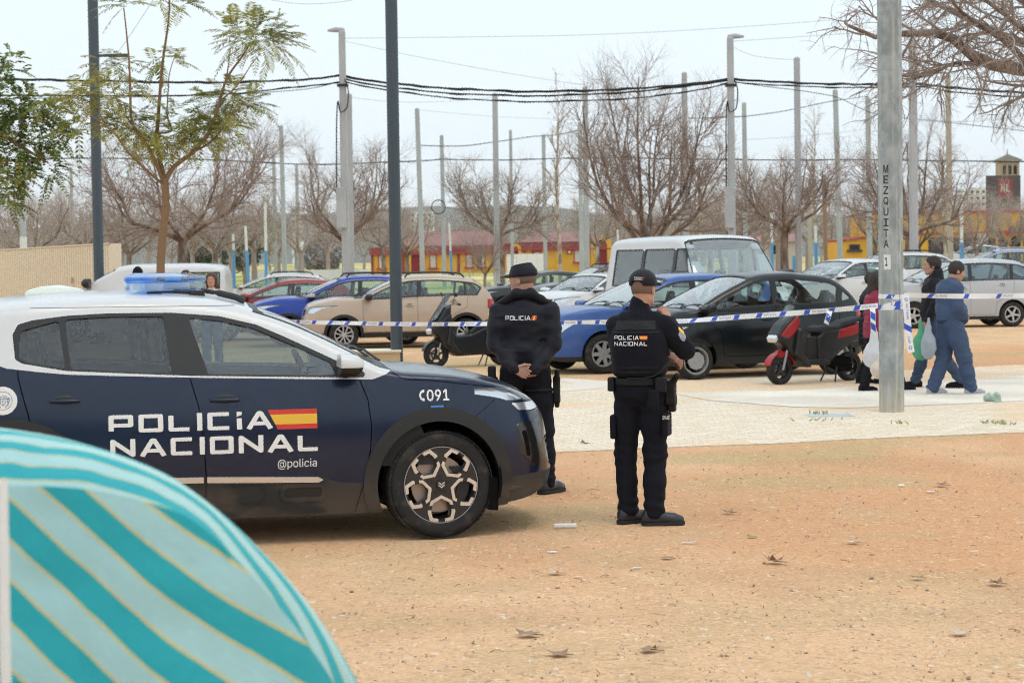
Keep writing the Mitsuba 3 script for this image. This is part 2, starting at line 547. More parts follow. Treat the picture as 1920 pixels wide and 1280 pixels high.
plain('m_white_print', (0.84, 0.84, 0.83), 0.45)
plain('m_red_print', (0.66, 0.045, 0.035), 0.45)
plain('m_yellow_print', (0.83, 0.50, 0.045), 0.45)
plain('m_plate', (0.82, 0.82, 0.80), 0.4)
plain('m_lens_red', (0.40, 0.012, 0.014), 0.15, coat=0.8)
plain('m_lens_amber', (0.72, 0.26, 0.03), 0.2, coat=0.8)
plain('m_lamp_bowl', (0.80, 0.81, 0.83), 0.18, metallic=0.8)
plain('m_lamp_warm', (0.86, 0.78, 0.60), 0.25, coat=0.6)
plain('m_lamp_dark', (0.06, 0.065, 0.07), 0.25)


def paint(name, c, coat=1.0, rough=0.04, metallic=0.0, spec=0.5):
    return mat(name, {'type': 'roughplastic', 'diffuse_reflectance': rgb(c), 'alpha': rough, 'int_ior': 1.55, 'nonlinear': True, 'distribution': 'ggx'})


def navy_col(p, n, uv):
    d = F(p.x * 2.6, p.y * 2.6, p.z * 6, 4)
    return MX((0.010, 0.033, 0.108), (0.05, 0.045, 0.05), 0.22 * SM(0.50, 0.78, d) * SM(1.0, 0.35, p.z))
mat('p_navy', {'type': 'roughplastic', 'diffuse_reflectance': mikit.proc(navy_col), 'alpha': 0.035, 'int_ior': 1.55, 'nonlinear': True, 'distribution': 'ggx'})
paint('p_white', (0.88, 0.885, 0.89))
paint('p_beige', (0.76, 0.665, 0.565), metallic=0.25)
paint('p_blue', (0.03, 0.12, 0.60))
paint('p_focus', (0.10, 0.24, 0.58), metallic=0.25)
paint('p_red', (0.52, 0.05, 0.045))
paint('p_green_black', (0.010, 0.019, 0.024))
paint('p_dark_grey', (0.06, 0.07, 0.07), metallic=0.3)
paint('p_mauve', (0.15, 0.125, 0.14), metallic=0.3)
paint('p_silver', (0.74, 0.75, 0.77), metallic=0.35)
paint('p_pale_blue', (0.52, 0.58, 0.72), metallic=0.3)
paint('p_scooter_red', (0.66, 0.02, 0.035))
paint('p_scooter_grey', (0.030, 0.034, 0.038), rough=0.12)


def glassm(name, t, r=1.0, ior=1.6):
    scene[name] = {'type': 'thindielectric', 'int_ior': ior, 'specular_transmittance': rgb(t), 'specular_reflectance': rgb((r, r, r))}


glassm('g_clear', (0.80, 0.90, 0.87))
glassm('g_green', (0.66, 0.80, 0.76))
glassm('g_tint', (0.03, 0.034, 0.04))
glassm('g_van', (0.45, 0.54, 0.52), 1.0, 1.42)
glassm('g_police', (0.26, 0.35, 0.35), 1.0, 1.75)
glassm('g_ws', (0.62, 0.72, 0.72), 1.0, 2.3)
glassm('g_lamp', (0.93, 0.95, 0.97))
glassm('g_beacon', (0.16, 0.54, 0.97))
glassm('g_beacon_clear', (0.80, 0.90, 0.98))

# cloth, skin
def cloth(name, c, var=0.25, rough=0.9, sheen=0.3, sc=180.0):
    def fn(p, n, uv):
        a = F(p.x * 9, p.y * 9, p.z * 9, 3)
        w = N(p.x * sc, p.y * sc, p.z * sc)
        return mi.Color3f(c) * (1 - var / 2 + var * a) * (0.85 + 0.3 * w)
    return mat(name, {'type': 'principled', 'base_color': mikit.proc(fn), 'roughness': rough, 'sheen': sheen, 'specular': 0.25})


cloth('c_navy', (0.0078, 0.0085, 0.0145))
cloth('c_jacket', (0.0115, 0.012, 0.019), rough=0.6)
cloth('c_sweat', (0.062, 0.092, 0.165), 0.35)
plain('c_sweat_dark', (0.03, 0.045, 0.09), 0.95)
cloth('c_jeans', (0.055, 0.08, 0.13), 0.4)
plain('c_black', (0.010, 0.010, 0.014), 0.85, spec=.2)
plain('c_black_coat', (0.011, 0.011, 0.015), 0.6, spec=.25)
cloth('c_burgundy', (0.26, 0.022, 0.055), 0.35, rough=0.55)
plain('c_cream', (0.66, 0.56, 0.46), 0.9)
plain('c_denim', (0.07, 0.12, 0.22), 0.9)
plain('leather', (0.028, 0.031, 0.036), 0.35)
plain('rubber', (0.022, 0.022, 0.023), 0.75)
plain('gear', (0.010, 0.010, 0.012), 0.6, spec=.3)
def skin_fn(p, n, uv):
    a = F(p.x * 14, p.y * 14, p.z * 14, 3)
    return MX((0.46, 0.235, 0.165), (0.57, 0.33, 0.24), a)
mat('skin', {'type': 'principled', 'base_color': mikit.proc(skin_fn), 'roughness': 0.55, 'specular': 0.35})
plain('hair_dark', (0.028, 0.019, 0.015), 0.6)
plain('hair_buzz', (0.20, 0.125, 0.092), 0.8)
plain('hair_brown', (0.07, 0.032, 0.018), 0.5)
plain('shoe_grey', (0.42, 0.42, 0.43), 0.8)
plain('shoe_white', (0.78, 0.78, 0.77), 0.6)
scene['bag_white'] = {'type': 'principledthin', 'base_color': rgb((0.82, 0.82, 0.84)), 'roughness': 0.4, 'diff_trans': 0.8, 'spec_trans': 0.05}
scene['bag_green'] = {'type': 'principledthin', 'base_color': rgb((0.20, 0.56, 0.36)), 'roughness': 0.35, 'diff_trans': 0.8, 'spec_trans': 0.05}
scene['bag_clear'] = {'type': 'principledthin', 'base_color': rgb((0.62, 0.66, 0.72)), 'roughness': 0.3, 'diff_trans': 0.8, 'spec_trans': 0.25}
plain('m_blue_led', (0.02, 0.20, 0.62), 0.2, coat=0.8)
plain('m_paper', (0.80, 0.79, 0.77), 0.8)
plain('m_cable', (0.018, 0.018, 0.02), 0.7)
plain('m_wire', (0.30, 0.32, 0.34), 0.7)
# ---------------------------------------------------------------- the setting: ground, paving, path, grass, hills
def struct(name, mesh, m, parent=None, smooth=False):
    return add(name, mesh, m, parent, smooth, kind=None if parent else 'structure')


def make_ground():
    near = 0.10
    xs = np.concatenate([-np.geomspace(16, 9000, 26)[::-1], np.linspace(-15.5, 15.5, 150), np.geomspace(16, 9000, 26)])
    ys = np.concatenate([[-4000, -600, -100, -20, 0, 4], np.linspace(5, 30, 190), np.geomspace(30.5, 9000, 70)])
    X, Y = np.meshgrid(xs, ys, indexing='ij')
    p = np.stack([X, Y, 0 * X], -1)
    Z = GZ(Y) + 0.014 * (meshkit.fbm(p * 1.1, 3) - 0.5) * ((np.abs(X) < 15) & (Y < 29) & (Y > 4.5)) + 0.05 * (meshkit.fbm(p * [0.12, 0.12, 1], 2, 3) - 0.5) * np.clip((Y - 34) / 6, 0, 1) * (Y < 60)
    Z -= 0.006
    nx, ny = len(xs), len(ys)
    i, j = np.meshgrid(np.arange(nx - 1), np.arange(ny - 1), indexing='ij')
    a = i * ny + j
    q = np.stack([a, a + ny, a + ny + 1, a + 1], -1).reshape(-1, 4)
    m = tm(np.stack([X, Y, Z], -1).reshape(-1, 3), np.vstack([q[:, [0, 1, 2]], q[:, [0, 2, 3]]]))
    struct('ground', m, 'm_ground', smooth=True)


def sheet(outline, z, step=0.35, m='m_paving', name='pavement', thick=0.06, rough=0.0):
    poly = sg.Polygon(outline)
    mesh = ext(poly, z - thick, z)
    struct(name, mesh, m)


make_ground()
_d = np.array([_pc, _ps]); _n = np.array([-_ps, _pc])
_o = G(1475, 830)[:2]
def PV(u, v): return _o + _d * u + _n * v
# ragged front edge where sand has drifted over the paving
_rag = [PV(u, 0.0 + 0.10 * (meshkit.fbm(np.array([u * 0.9, 1.0, 0]), 3) - 0.5) + 0.10 * max(0, math.sin(u * 0.8))) for u in np.linspace(-14, 16, 160)]
_rgb = [PV(u, 10.6 + 1.6 * (meshkit.fbm(np.array([u * 0.5, 7.0, 0]), 3) - 0.5)) for u in np.linspace(16, -14, 120)]
sheet([*_rag, *_rgb], 0.004)
plain('m_ring', (.56, .50, .43), .9)
# the pale concrete path with its curved end
_c0 = [G(1235, 712), G(1300, 727), G(1420, 748), G(1500, 756), G(1600, 762), G(1750, 756), G(1920, 746)]
_c1 = [G(1920, 706), G(1800, 713), G(1650, 722), G(1500, 733), G(1380, 736), G(1290, 738), G(1235, 736)]
far = [PV(14, 0)[0]]
path = [G(1270, 740)[:2], G(1330, 752)[:2], G(1490, 764)[:2], G(1585, 766)[:2], G(1760, 760)[:2], G(1925, 752)[:2], G(2300, 736)[:2], G(2300, 692)[:2], G(1925, 706)[:2], G(1800, 713)[:2], G(1650, 723)[:2], G(1500, 733)[:2], G(1380, 737)[:2]]
sheet(path, 0.014, m='m_concrete', name='concrete_path', thick=0.05)
apron = []
for t in np.linspace(0, 2 * np.pi, 40, endpoint=False):
    c = G(1010, 722)[:2]
    apron.append((c[0] + 1.05 * math.cos(t), c[1] + 1.6 * math.sin(t)))
ring = sg.Polygon(apron).difference(sg.Polygon(apron).buffer(-0.55))
struct('paving_ring', ext(ring, -0.05, 0.009), 'm_ring')
# grass between the trees behind the parked cars
def grass_strip(y0, y1):
    xs = np.linspace(-700, 700, 60); ys = np.concatenate([np.linspace(y0, 220, 40), np.linspace(240, y1, 20)])
    X, Y = np.meshgrid(xs, ys, indexing='ij')
    Z = GZ(Y) + np.where(Y < y0 + 4, -0.05, 0.03)
    ny = len(ys); i, j = np.meshgrid(np.arange(len(xs) - 1), np.arange(ny - 1), indexing='ij')
    a = i * ny + j; q = np.stack([a, a + ny, a + ny + 1, a + 1], -1).reshape(-1, 4)
    return tm(np.stack([X, Y, Z], -1).reshape(-1, 3), np.vstack([q[:, [0, 1, 2]], q[:, [0, 2, 3]]]))
struct('grass_verge', grass_strip(74, 900), 'm_grass', smooth=True)


def hills():
    xs = np.linspace(-3200, 3200, 160); ys = np.linspace(4200, 6200, 12)
    X, Y = np.meshgrid(xs, ys, indexing='ij')
    n = meshkit.fbm(np.stack([X * 0.0011, Y * 0.0011, 0 * X], -1), 5, 4)
    s = np.sin(np.clip((Y - 4200) / 2000, 0, 1) * np.pi)
    Z = s * (45 + 150 * n) * (0.85 + 0.25 * np.cos((X + 900) / 1500))
    ny = len(ys); i, j = np.meshgrid(np.arange(len(xs) - 1), np.arange(ny - 1), indexing='ij')
    a = i * ny + j; q = np.stack([a, a + ny, a + ny + 1, a + 1], -1).reshape(-1, 4)
    return tm(np.stack([X, Y, Z], -1).reshape(-1, 3), np.vstack([q[:, [0, 1, 2]], q[:, [0, 2, 3]]]))
plain('m_hill', (0.085, 0.105, 0.10), 0.95)
struct('hills', hills(), 'm_hill', smooth=True)

# the air: a closed box of thin haze round the camera and the scene
scene['air'] = {'type': 'homogeneous', 'albedo': {'type': 'rgb', 'value': [.95, .96, .97]}, 'sigma_t': HAZE}
scene['camera']['medium'] = {'type': 'ref', 'id': 'air'}
scene['haze'] = {'type': 'cube', 'to_world': T().translate([0, 2600, 190]).scale([9500, 6700, 200]), 'bsdf': {'type': 'null'}, 'interior': {'type': 'ref', 'id': 'air'}}
labels['haze'] = {'kind': 'stuff', 'label': 'thin pale haze over the distance', 'category': 'haze'}
# ---------------------------------------------------------------- cars
def pch(pts):
    p = np.array(pts, float); return PchipInterpolator(p[:, 0], p[:, 1])


class Loft:
    """car body: stations along x, each a closed section; x forward, y left, z up; x = 0 at the front wheel centre"""

    def __init__(s, top, bot, plan, belt, k=0.42, crown=0.06, corner=0.10, barrel=0.05, under=0.07, bulge=0.55, nx=110):
        s.top, s.bot, s.plan, s.belt = pch(top), pch(bot), pch(plan), pch(belt)
        s.k, s.crown, s.corner, s.barrel, s.under, s.bulge = k, crown, corner, barrel, under, bulge
        s.x0, s.x1 = plan[0][0], plan[-1][0]
        u = np.linspace(0, 1, nx)
        s.xs = s.x0 + (s.x1 - s.x0) * (u - np.sin(2 * np.pi * u) / (2 * np.pi) * 0.62)

    def keyp(s, x):
        W, zb, zt = float(s.plan(x)), float(s.bot(x)), float(s.top(x))
        zs = min(float(s.belt(x)), zt - 0.035)
        Wb = W - s.barrel
        h = zt - zs
        c = min(s.crown, 0.45 * h)
        P1 = np.array([Wb - s.k * (h - c), zt - c])
        return W, zb, zt, zs, Wb, h, c, P1

    def section(s, x):
        W, zb, zt, zs, Wb, h, c, P1 = s.keyp(x)
        pts = []
        zm = zb + s.bulge * (zs - zb)
        for t in np.linspace(0, 1, 15):
            z = zb + (zs - zb) * t
            y = W - (s.barrel * ((z - zm) / (zs - zm)) ** 2 if z > zm else s.under * ((zm - z) / (zm - zb)) ** 2)
            pts.append((y, z))
        P0, P2 = np.array([Wb, zs]), np.array([0.0, zt])
        L1 = np.linalg.norm(P1 - P0); rc = min(s.corner, 0.5 * L1)
        Q0 = P1 + (P0 - P1) * rc / max(L1, 1e-6)
        Q1 = np.array([P1[0] - min(s.corner * 1.3, P1[0] * 0.5), 0]); Q1[1] = zt - c * (Q1[0] / max(P1[0], 1e-6)) ** 2 * 0.8
        M = np.array([P1[0], zt - c * 0.75])
        for t in np.linspace(0, 1, 10)[1:]: pts.append(tuple(P0 + (Q0 - P0) * t))
        for t in np.linspace(0, 1, 9)[1:]: pts.append(tuple((1 - t) ** 2 * Q0 + 2 * t * (1 - t) * M + t * t * Q1))
        for t in np.linspace(0, 1, 9)[1:]:
            y = Q1[0] * (1 - t); f = 1 - (y / Q1[0]) ** 2
            pts.append((y, Q1[1] + (zt - Q1[1]) * f))
        return np.array(pts)

    def build(s):
        S = np.array([s.section(x) for x in s.xs])            # stations, points, (y, z)
        n, m = S.shape[:2]
        right = S * [-1, 1]
        R = np.concatenate([S, right[:, ::-1][:, 1:]], 1)       # left sill up over the roof down to the right sill
        M = R.shape[1]
        v = np.stack([np.repeat(s.xs, M).reshape(n, M), R[..., 0], R[..., 1]], -1).reshape(-1, 3)
        i, j = np.meshgrid(np.arange(n - 1), np.arange(M), indexing='ij')
        a, b = i * M + j, i * M + (j + 1) % M
        q = np.stack([a, b, b + M, a + M], -1).reshape(-1, 4)
        f = np.vstack([q[:, [0, 1, 2]], q[:, [0, 2, 3]]])
        caps = []
        for st, flip in ((0, False), (n - 1, True)):
            c = len(v) + len(caps)
            caps.append(v[st * M:(st + 1) * M].mean(0))
            j = np.arange(M); t = np.stack([np.full(M, c), st * M + (j + 1) % M, st * M + j], 1)
            f = np.vstack([f, t[:, ::-1] if flip else t])
        v = np.vstack([v, caps])
        mesh = tm(v, f)
        if mesh.volume < 0: mesh.faces = mesh.faces[:, ::-1]
        return mesh


class Body:
    def __init__(s, loft, thick=0.045, nose=None):
        s.loft = loft
        s.mesh = loft.build()
        if nose is not None: s.mesh.vertices = nose(s.mesh.vertices.copy())
        m = s.mesh
        N = np.zeros((len(m.vertices), 3))
        fc = m.triangles_cross
        for k in range(3): np.add.at(N, m.faces[:, k], fc)
        N /= np.linalg.norm(N, axis=1, keepdims=True) + 1e-12
        s.N = N
        s.O = mf(m)
        s.I = mf(tm(m.vertices - N * thick, m.faces))
        s.thick = thick
        s.shell = s.O - s.I
        # dense samples of the outer surface for the shading normals
        s.tree = cKDTree(m.vertices)
        s.ctree = cKDTree(m.triangles_center)

    def offset(s, d):
        return mf(tm(s.mesh.vertices + s.N * d, s.mesh.faces))

    def normals(s, mesh, d=0.0, tol=0.004):
        """split the mesh into surface and cut faces; give the surface faces the smooth normals of the loft"""
        mesh = tm(mesh.vertices, mesh.faces)
        fn = mesh.face_normals
        tc = mesh.triangles_center
        def at(p):
            dist, idx = s.tree.query(p, k=4)
            w = 1 / (dist + 1e-4) ** 2
            n = (s.N[idx] * w[..., None]).sum(1)
            n /= np.linalg.norm(n, axis=1, keepdims=True) + 1e-12
            off = np.abs((((p[:, None] - s.mesh.vertices[idx]) * s.N[idx]).sum(-1) * w).sum(1) / w.sum(1) - d)
            return n, off
        n, off = at(tc)
        surf = ((n * fn).sum(1) > 0.85) & (off < 0.02)
        v = mesh.vertices[mesh.faces.reshape(-1)]
        vn, voff = at(v)
        nn = np.repeat(fn, 3, axis=0)
        use = np.repeat(surf, 3) & ((vn * nn).sum(1) > 0.80)
        nn = np.where(use[:, None], vn, nn)
        return tm(v, np.arange(len(v)).reshape(-1, 3)), nn

    def sheet(s, man, d):
        """the faces of man that lie on the outer surface offset by d, as a single sheet with smooth normals"""
        m = tri(man)
        if len(m.faces) == 0: return None, None
        mesh, nn = s.normals(m, d, 0.004)
        fn = np.cross(mesh.vertices[1::3] - mesh.vertices[::3], mesh.vertices[2::3] - mesh.vertices[::3])
        fn /= np.linalg.norm(fn, axis=1, keepdims=True) + 1e-15
        tc = mesh.triangles_center
        dist, idx = s.tree.query(tc, k=4)
        w = 1 / (dist + 1e-4) ** 2
        n = (s.N[idx] * w[..., None]).sum(1); n /= np.linalg.norm(n, axis=1, keepdims=True)
        off = (((tc[:, None] - s.mesh.vertices[idx]) * s.N[idx]).sum(-1) * w).sum(1) / w.sum(1)
        keep = ((n * fn).sum(1) > 0.8) & (np.abs(off - d) < 0.012)
        sel = np.repeat(keep, 3)
        v = mesh.vertices[sel]
        return tm(v, np.arange(len(v)).reshape(-1, 3)), nn[sel]

    def windscreen_poly(s, xa, xb, inset=0.03):
        """front-view polygon (y, z) between the stations xa and xb"""
        L = s.loft
        edge = []
        for x in np.linspace(xa, xb, 14):
            sec = L.section(x); P1 = L.keyp(x)[7]
            y = P1[0] - inset
            up = sec[sec[:, 1] > L.keyp(x)[7][1] - 0.02]
            o = np.argsort(sec[15:, 0]); yy, zz = sec[15:, 0][o], sec[15:, 1][o]
            edge.append((y, float(np.interp(y, yy, zz))))
        def across(x):
            sec = L.section(x)[15:]; o = np.argsort(sec[:, 0])
            ymax = L.keyp(x)[7][0] - inset
            return [(y, float(np.interp(y, sec[o, 0], sec[o, 1]))) for y in np.linspace(0, ymax, 9)]
        A, B = across(xa), across(xb)
        half = A[:-1] + edge + B[::-1][1:]
        pts = half + [(-y, z) for y, z in half[::-1]]
        return sg.Polygon(pts).buffer(0).buffer(-0.025, quad_segs=5).buffer(0.025, quad_segs=5)


def soft(pts, r=0.03):
    return smoothpoly(pts, r)


# wheels: built about the origin, axle along y, outer face towards -y
def tyre_mesh(R, W, rr, n=64):
    h = W / 2
    prof = [(rr, -h * 0.80), (rr + 0.012, -h * 0.98), ((R + rr) / 2, -h * 1.04), (R - 0.035, -h * 0.98), (R - 0.012, -h * 0.86), (R - 0.002, -h * 0.66), (R, -h * 0.3), (R, h * 0.3),
            (R - 0.002, h * 0.66), (R - 0.012, h * 0.86), ((R + rr) / 2, h * 1.04), (rr, h * 0.8), (rr, -h * 0.80)]
    return lathe(prof, n)


def tread(R, W, n=70):
    """grooves are left between raised shoulder blocks"""
    ms = []
    b = trimesh.creation.box((0.026, W * 0.17, 0.008))
    for k in range(n):
        a = 2 * np.pi * k / n
        for s, o in ((-1, 0), (1, 0.5)):
            m = b.copy(); m.apply_translation((0, s * W * 0.385, R - 0.0045))
            m.apply_transform(trimesh.transformations.rotation_matrix(a + o * 2 * np.pi / n, (0, 1, 0)))
            ms.append(m)
    return cat(ms)


def barrel(rr, W):
    h = W / 2
    return lathe([(rr + 0.004, -h * 0.84), (rr - 0.012, -h * 0.84), (rr - 0.022, -h * 0.6), (rr - 0.04, h * 0.2), (rr - 0.04, h * 0.7), (rr - 0.02, h * 0.75)], 48)


def disc_face(poly, y0, th):
    """face polygon (x, z) extruded; outer side at y0 (towards -y)"""
    return tri(side_prism(poly, y0, y0 + th))


def circ(r, q=32): return sg.Point(0, 0).buffer(r, quad_segs=q)


def rot(p, deg): return sa.rotate(p, deg, origin=(0, 0))


def spoke_face(rr, style):
    """shapely polygons (main, accent) of the wheel face in the wheel's plane"""
    R = rr
    if style == 'cap8':          # hubcap with scalloped windows round the edge
        p = circ(R * 0.98)
        for k in range(9):
            p = p.difference(rot(sg.box(-0.042 * R / 0.19, R * 0.70, 0.042 * R / 0.19, R * 0.90).buffer(0.014), k * 40 + 10))
        return p, None
    if style == 'seven':         # seven broad tapered spokes
        p = circ(R * 0.98).difference(circ(R * 0.90))
        p = p.union(circ(R * 0.34))
        for k in range(7):
            p = p.union(rot(sg.Polygon([(-R * .17, R * .2), (R * .17, R * .2), (R * .13, R * .93), (-R * .13, R * .93)]), k * 360 / 7))
        return p, None
    if style == 'five2':         # five pairs of spokes
        p = circ(R * 0.98).difference(circ(R * 0.91)).union(circ(R * 0.25))
        for k in range(5):
            for s in (-1, 1):
                p = p.union(rot(sg.Polygon([(s * R * .04, R * .15), (s * R * .15, R * .15), (s * R * .34, R * .92), (s * R * .17, R * .94)]), k * 72))
        return p, None
    p = circ(R * 0.98).difference(circ(R * 0.90)).union(circ(R * 0.28))   # 'five'
    for k in range(5):
        p = p.union(rot(sg.Polygon([(-R * .13, R * .2), (R * .13, R * .2), (R * .10, R * .93), (-R * .10, R * .93)]), k * 72))
    return p, None


_wheel_cache = {}


def wheel(parent, x, y, z, R, W, rr, style, side, rimmat='m_rim_silver', steer=0.0, spin=0.0, full=True, tw=None):
    """side = -1: outer face towards -y.  parent wheel part > tyre, rim, hub_cap"""
    k = newkey('wheel', parent)
    t = (tw or T()) @ T().translate([x, y, z]).rotate([0, 0, 1], steer + (180 if side > 0 else 0)).rotate([0, 1, 0], spin)
    ck = (R, W, rr, style, rimmat)
    if ck not in _wheel_cache:
        ty = cat([tyre_mesh(R, W, rr), tread(R + 0.001, W)]) if style == 'police' else tyre_mesh(R, W, rr, 40)
        d = dict(tyre=mikit.ply(ty, 'm_tyre', smooth=40))
        if style == 'police':
            d |= police_rim(R, W, rr)
        else:
            face, _ = spoke_face(rr, style)
            fm = disc_face(face, -W / 2 * 0.88, 0.03)
            hub = lathe([(0.0, -W * .47), (rr * .16, -W * .465), (rr * .18, -W * .40), (0.0, -W * .39)], 24)
            d |= dict(rim=mikit.ply(cat([fm, barrel(rr, W)]), rimmat, smooth=35), hub_cap=mikit.ply(hub, rimmat, smooth=35))
            d |= dict(brake_disc=mikit.ply(lathe([(0.0, -0.02), (rr * .8, -0.02), (rr * .8, 0.0), (0, 0.0)], 28), 'm_chassis', smooth=35))
        _wheel_cache[ck] = d
    for n, s in _wheel_cache[ck].items():
        if not full and n in ('brake_disc', 'hub_cap'): continue
        e = dict(s); e['to_world'] = t
        scene[newkey(n, k)] = e
    return k


def police_rim(R, W, rr):
    h = W / 2
    face = circ(rr * 0.985)
    sil, holes = [], []
    for k in range(5):
        a = k * 72 + 36
        hexa = sg.Polygon([(0, rr * .27), (rr * .29, rr * .42), (rr * .37, rr * .70), (rr * .31, rr * .935), (0, rr * .99), (-rr * .31, rr * .935), (-rr * .37, rr * .70), (-rr * .29, rr * .42)])
        hole = sg.Polygon([(0, rr * .40), (rr * .18, rr * .47), (rr * .225, rr * .68), (rr * .19, rr * .85), (0, rr * .90), (-rr * .19, rr * .85), (-rr * .225, rr * .68), (-rr * .18, rr * .47)]).buffer(0.012).buffer(-0.006)
        holes.append(rot(hole, a))
        strip = hexa.difference(hexa.buffer(-rr * 0.078, join_style=2))
        inner = strip.intersection(sg.box(-rr, 0, rr, rr * .535))
        outer = strip.intersection(sg.box(-rr, rr * .66, rr, rr)).difference(sg.box(-rr * .10, rr * .8, rr * .10, rr * 1.1))
        outer = outer.buffer(0.002)
        sil += [rot(inner, a), rot(outer.intersection(circ(rr * .975)), a)]
    face = face.difference(unary_union(holes))
    recess = unary_union([rot(sg.Polygon([(0, rr * .35), (rr * .235, rr * .46), (rr * .30, rr * .70), (rr * .25, rr * .90), (0, rr * .94), (-rr * .25, rr * .90), (-rr * .30, rr * .70), (-rr * .235, rr * .46)]), k * 72 + 36) for k in range(5)])
    y0 = -h * 0.86
    front = face.difference(recess)
    m = cat([disc_face(front, y0, 0.045), disc_face(face, y0 + 0.018, 0.03)])
    bar = barrel(rr, W)
    rimblack = cat([m, bar])
    acc = disc_face(unary_union(sil).intersection(front.buffer(0.016)), y0 - 0.003, 0.012)
    cap = lathe([(0, y0 - 0.012), (rr * .125, y0 - 0.012), (rr * .14, y0 - 0.004), (rr * .14, y0 + 0.01)], 32)
    chev = []
    for o in (0.0, 0.017):
        chev.append(sg.LineString([(-0.021, 0.010 - o), (0, -0.007 - o), (0.021, 0.010 - o)]).buffer(0.0034, cap_style=2, join_style=2))
    chev = sa.translate(unary_union(chev), 0, 0.008)
    chm = disc_face(chev, y0 - 0.0145, 0.006)
    nuts = cat([lathe([(0, y0 - 0.006), (0.010, y0 - 0.006), (0.012, y0 + 0.004)], 8) for _ in range(1)])
    nl = []
    for k in range(5):
        q = nuts.copy(); a = math.radians(k * 72); q.apply_translation((rr * .22 * math.sin(a), 0, rr * .22 * math.cos(a))); nl.append(q)
    disc = lathe([(0.0, -0.015), (rr * .16, -0.015), (rr * .17, -0.03), (rr * .74, -0.03), (rr * .74, 0.0), (0, 0.0)], 40)
    cal = tri(side_prism(circ(rr * .82).difference(circ(rr * .5)).intersection(sg.box(rr * .30, -rr * .45, rr, rr * .45)), -0.055, 0.02))
    lip = lathe([(rr * .985, y0 - 0.004), (rr * 1.005, y0 - 0.004), (rr * 1.005, y0 + .01), (rr * .985, y0 + .01)], 64)
    return dict(rim_lip=mikit.ply(lip, 'm_rim_grey', smooth=30), rim=mikit.ply(rimblack, 'm_rim_black', smooth=30), rim_accent=mikit.ply(acc, 'm_rim_machined', smooth=30), hub_cap=mikit.ply(cap, 'm_rim_black', smooth=40),
                emblem=mikit.ply(chm, 'm_rim_machined', smooth=30), **{f'wheel_nut_{i:03d}' if i else 'wheel_nut': mikit.ply(q, 'm_rim_black', smooth=30) for i, q in enumerate(nl)}, brake_disc=mikit.ply(disc, 'm_disc', smooth=30), brake_caliper=mikit.ply(cal, 'm_black_plastic', smooth=30))


_seat = {}


def seat_mesh(bench=False):
    w = 0.62 if bench else 0.25
    parts = [hull([((0.05, -w, .0), .06), ((0.05, w, .0), .06), ((-.42, -w, -.02), .07), ((-.42, w, -.02), .07)], 10),
             hull([((-.44, -w, .02), .06), ((-.44, w, .02), .06), ((-.62, -w * .85, .55), .045), ((-.62, w * .85, .55), .045)], 10)]
    for o in ((-.35, .35) if bench else (0,)):
        parts.append(hull([((-.63, o - .09, .66), .045), ((-.63, o + .09, .66), .045), ((-.655, o - .08, .80), .035), ((-.655, o + .08, .80), .035)], 10))
        parts.append(hull([((-.62, o - .05, .52), .012), ((-.635, o - .05, .66), .012)], 6)); parts.append(hull([((-.62, o + .05, .52), .012), ((-.635, o + .05, .66), .012)], 6))
    return cat([tri(p) for p in parts])


def add_seats(parent, tw, xs, z, side_y=0.36, rear=True):
    if 'f' not in _seat: _seat['f'], _seat['b'] = mikit.ply(seat_mesh(), 'm_seat', smooth=50), mikit.ply(seat_mesh(True), 'm_seat', smooth=50)
    for y in (-side_y, side_y):
        scene[newkey('seat', parent)] = {**_seat['f'], 'to_world': tw @ T().translate([xs[0], y, z])}
    if rear: scene[newkey('rear_seat', parent)] = {**_seat['b'], 'to_world': tw @ T().translate([xs[1], 0, z + 0.02])}


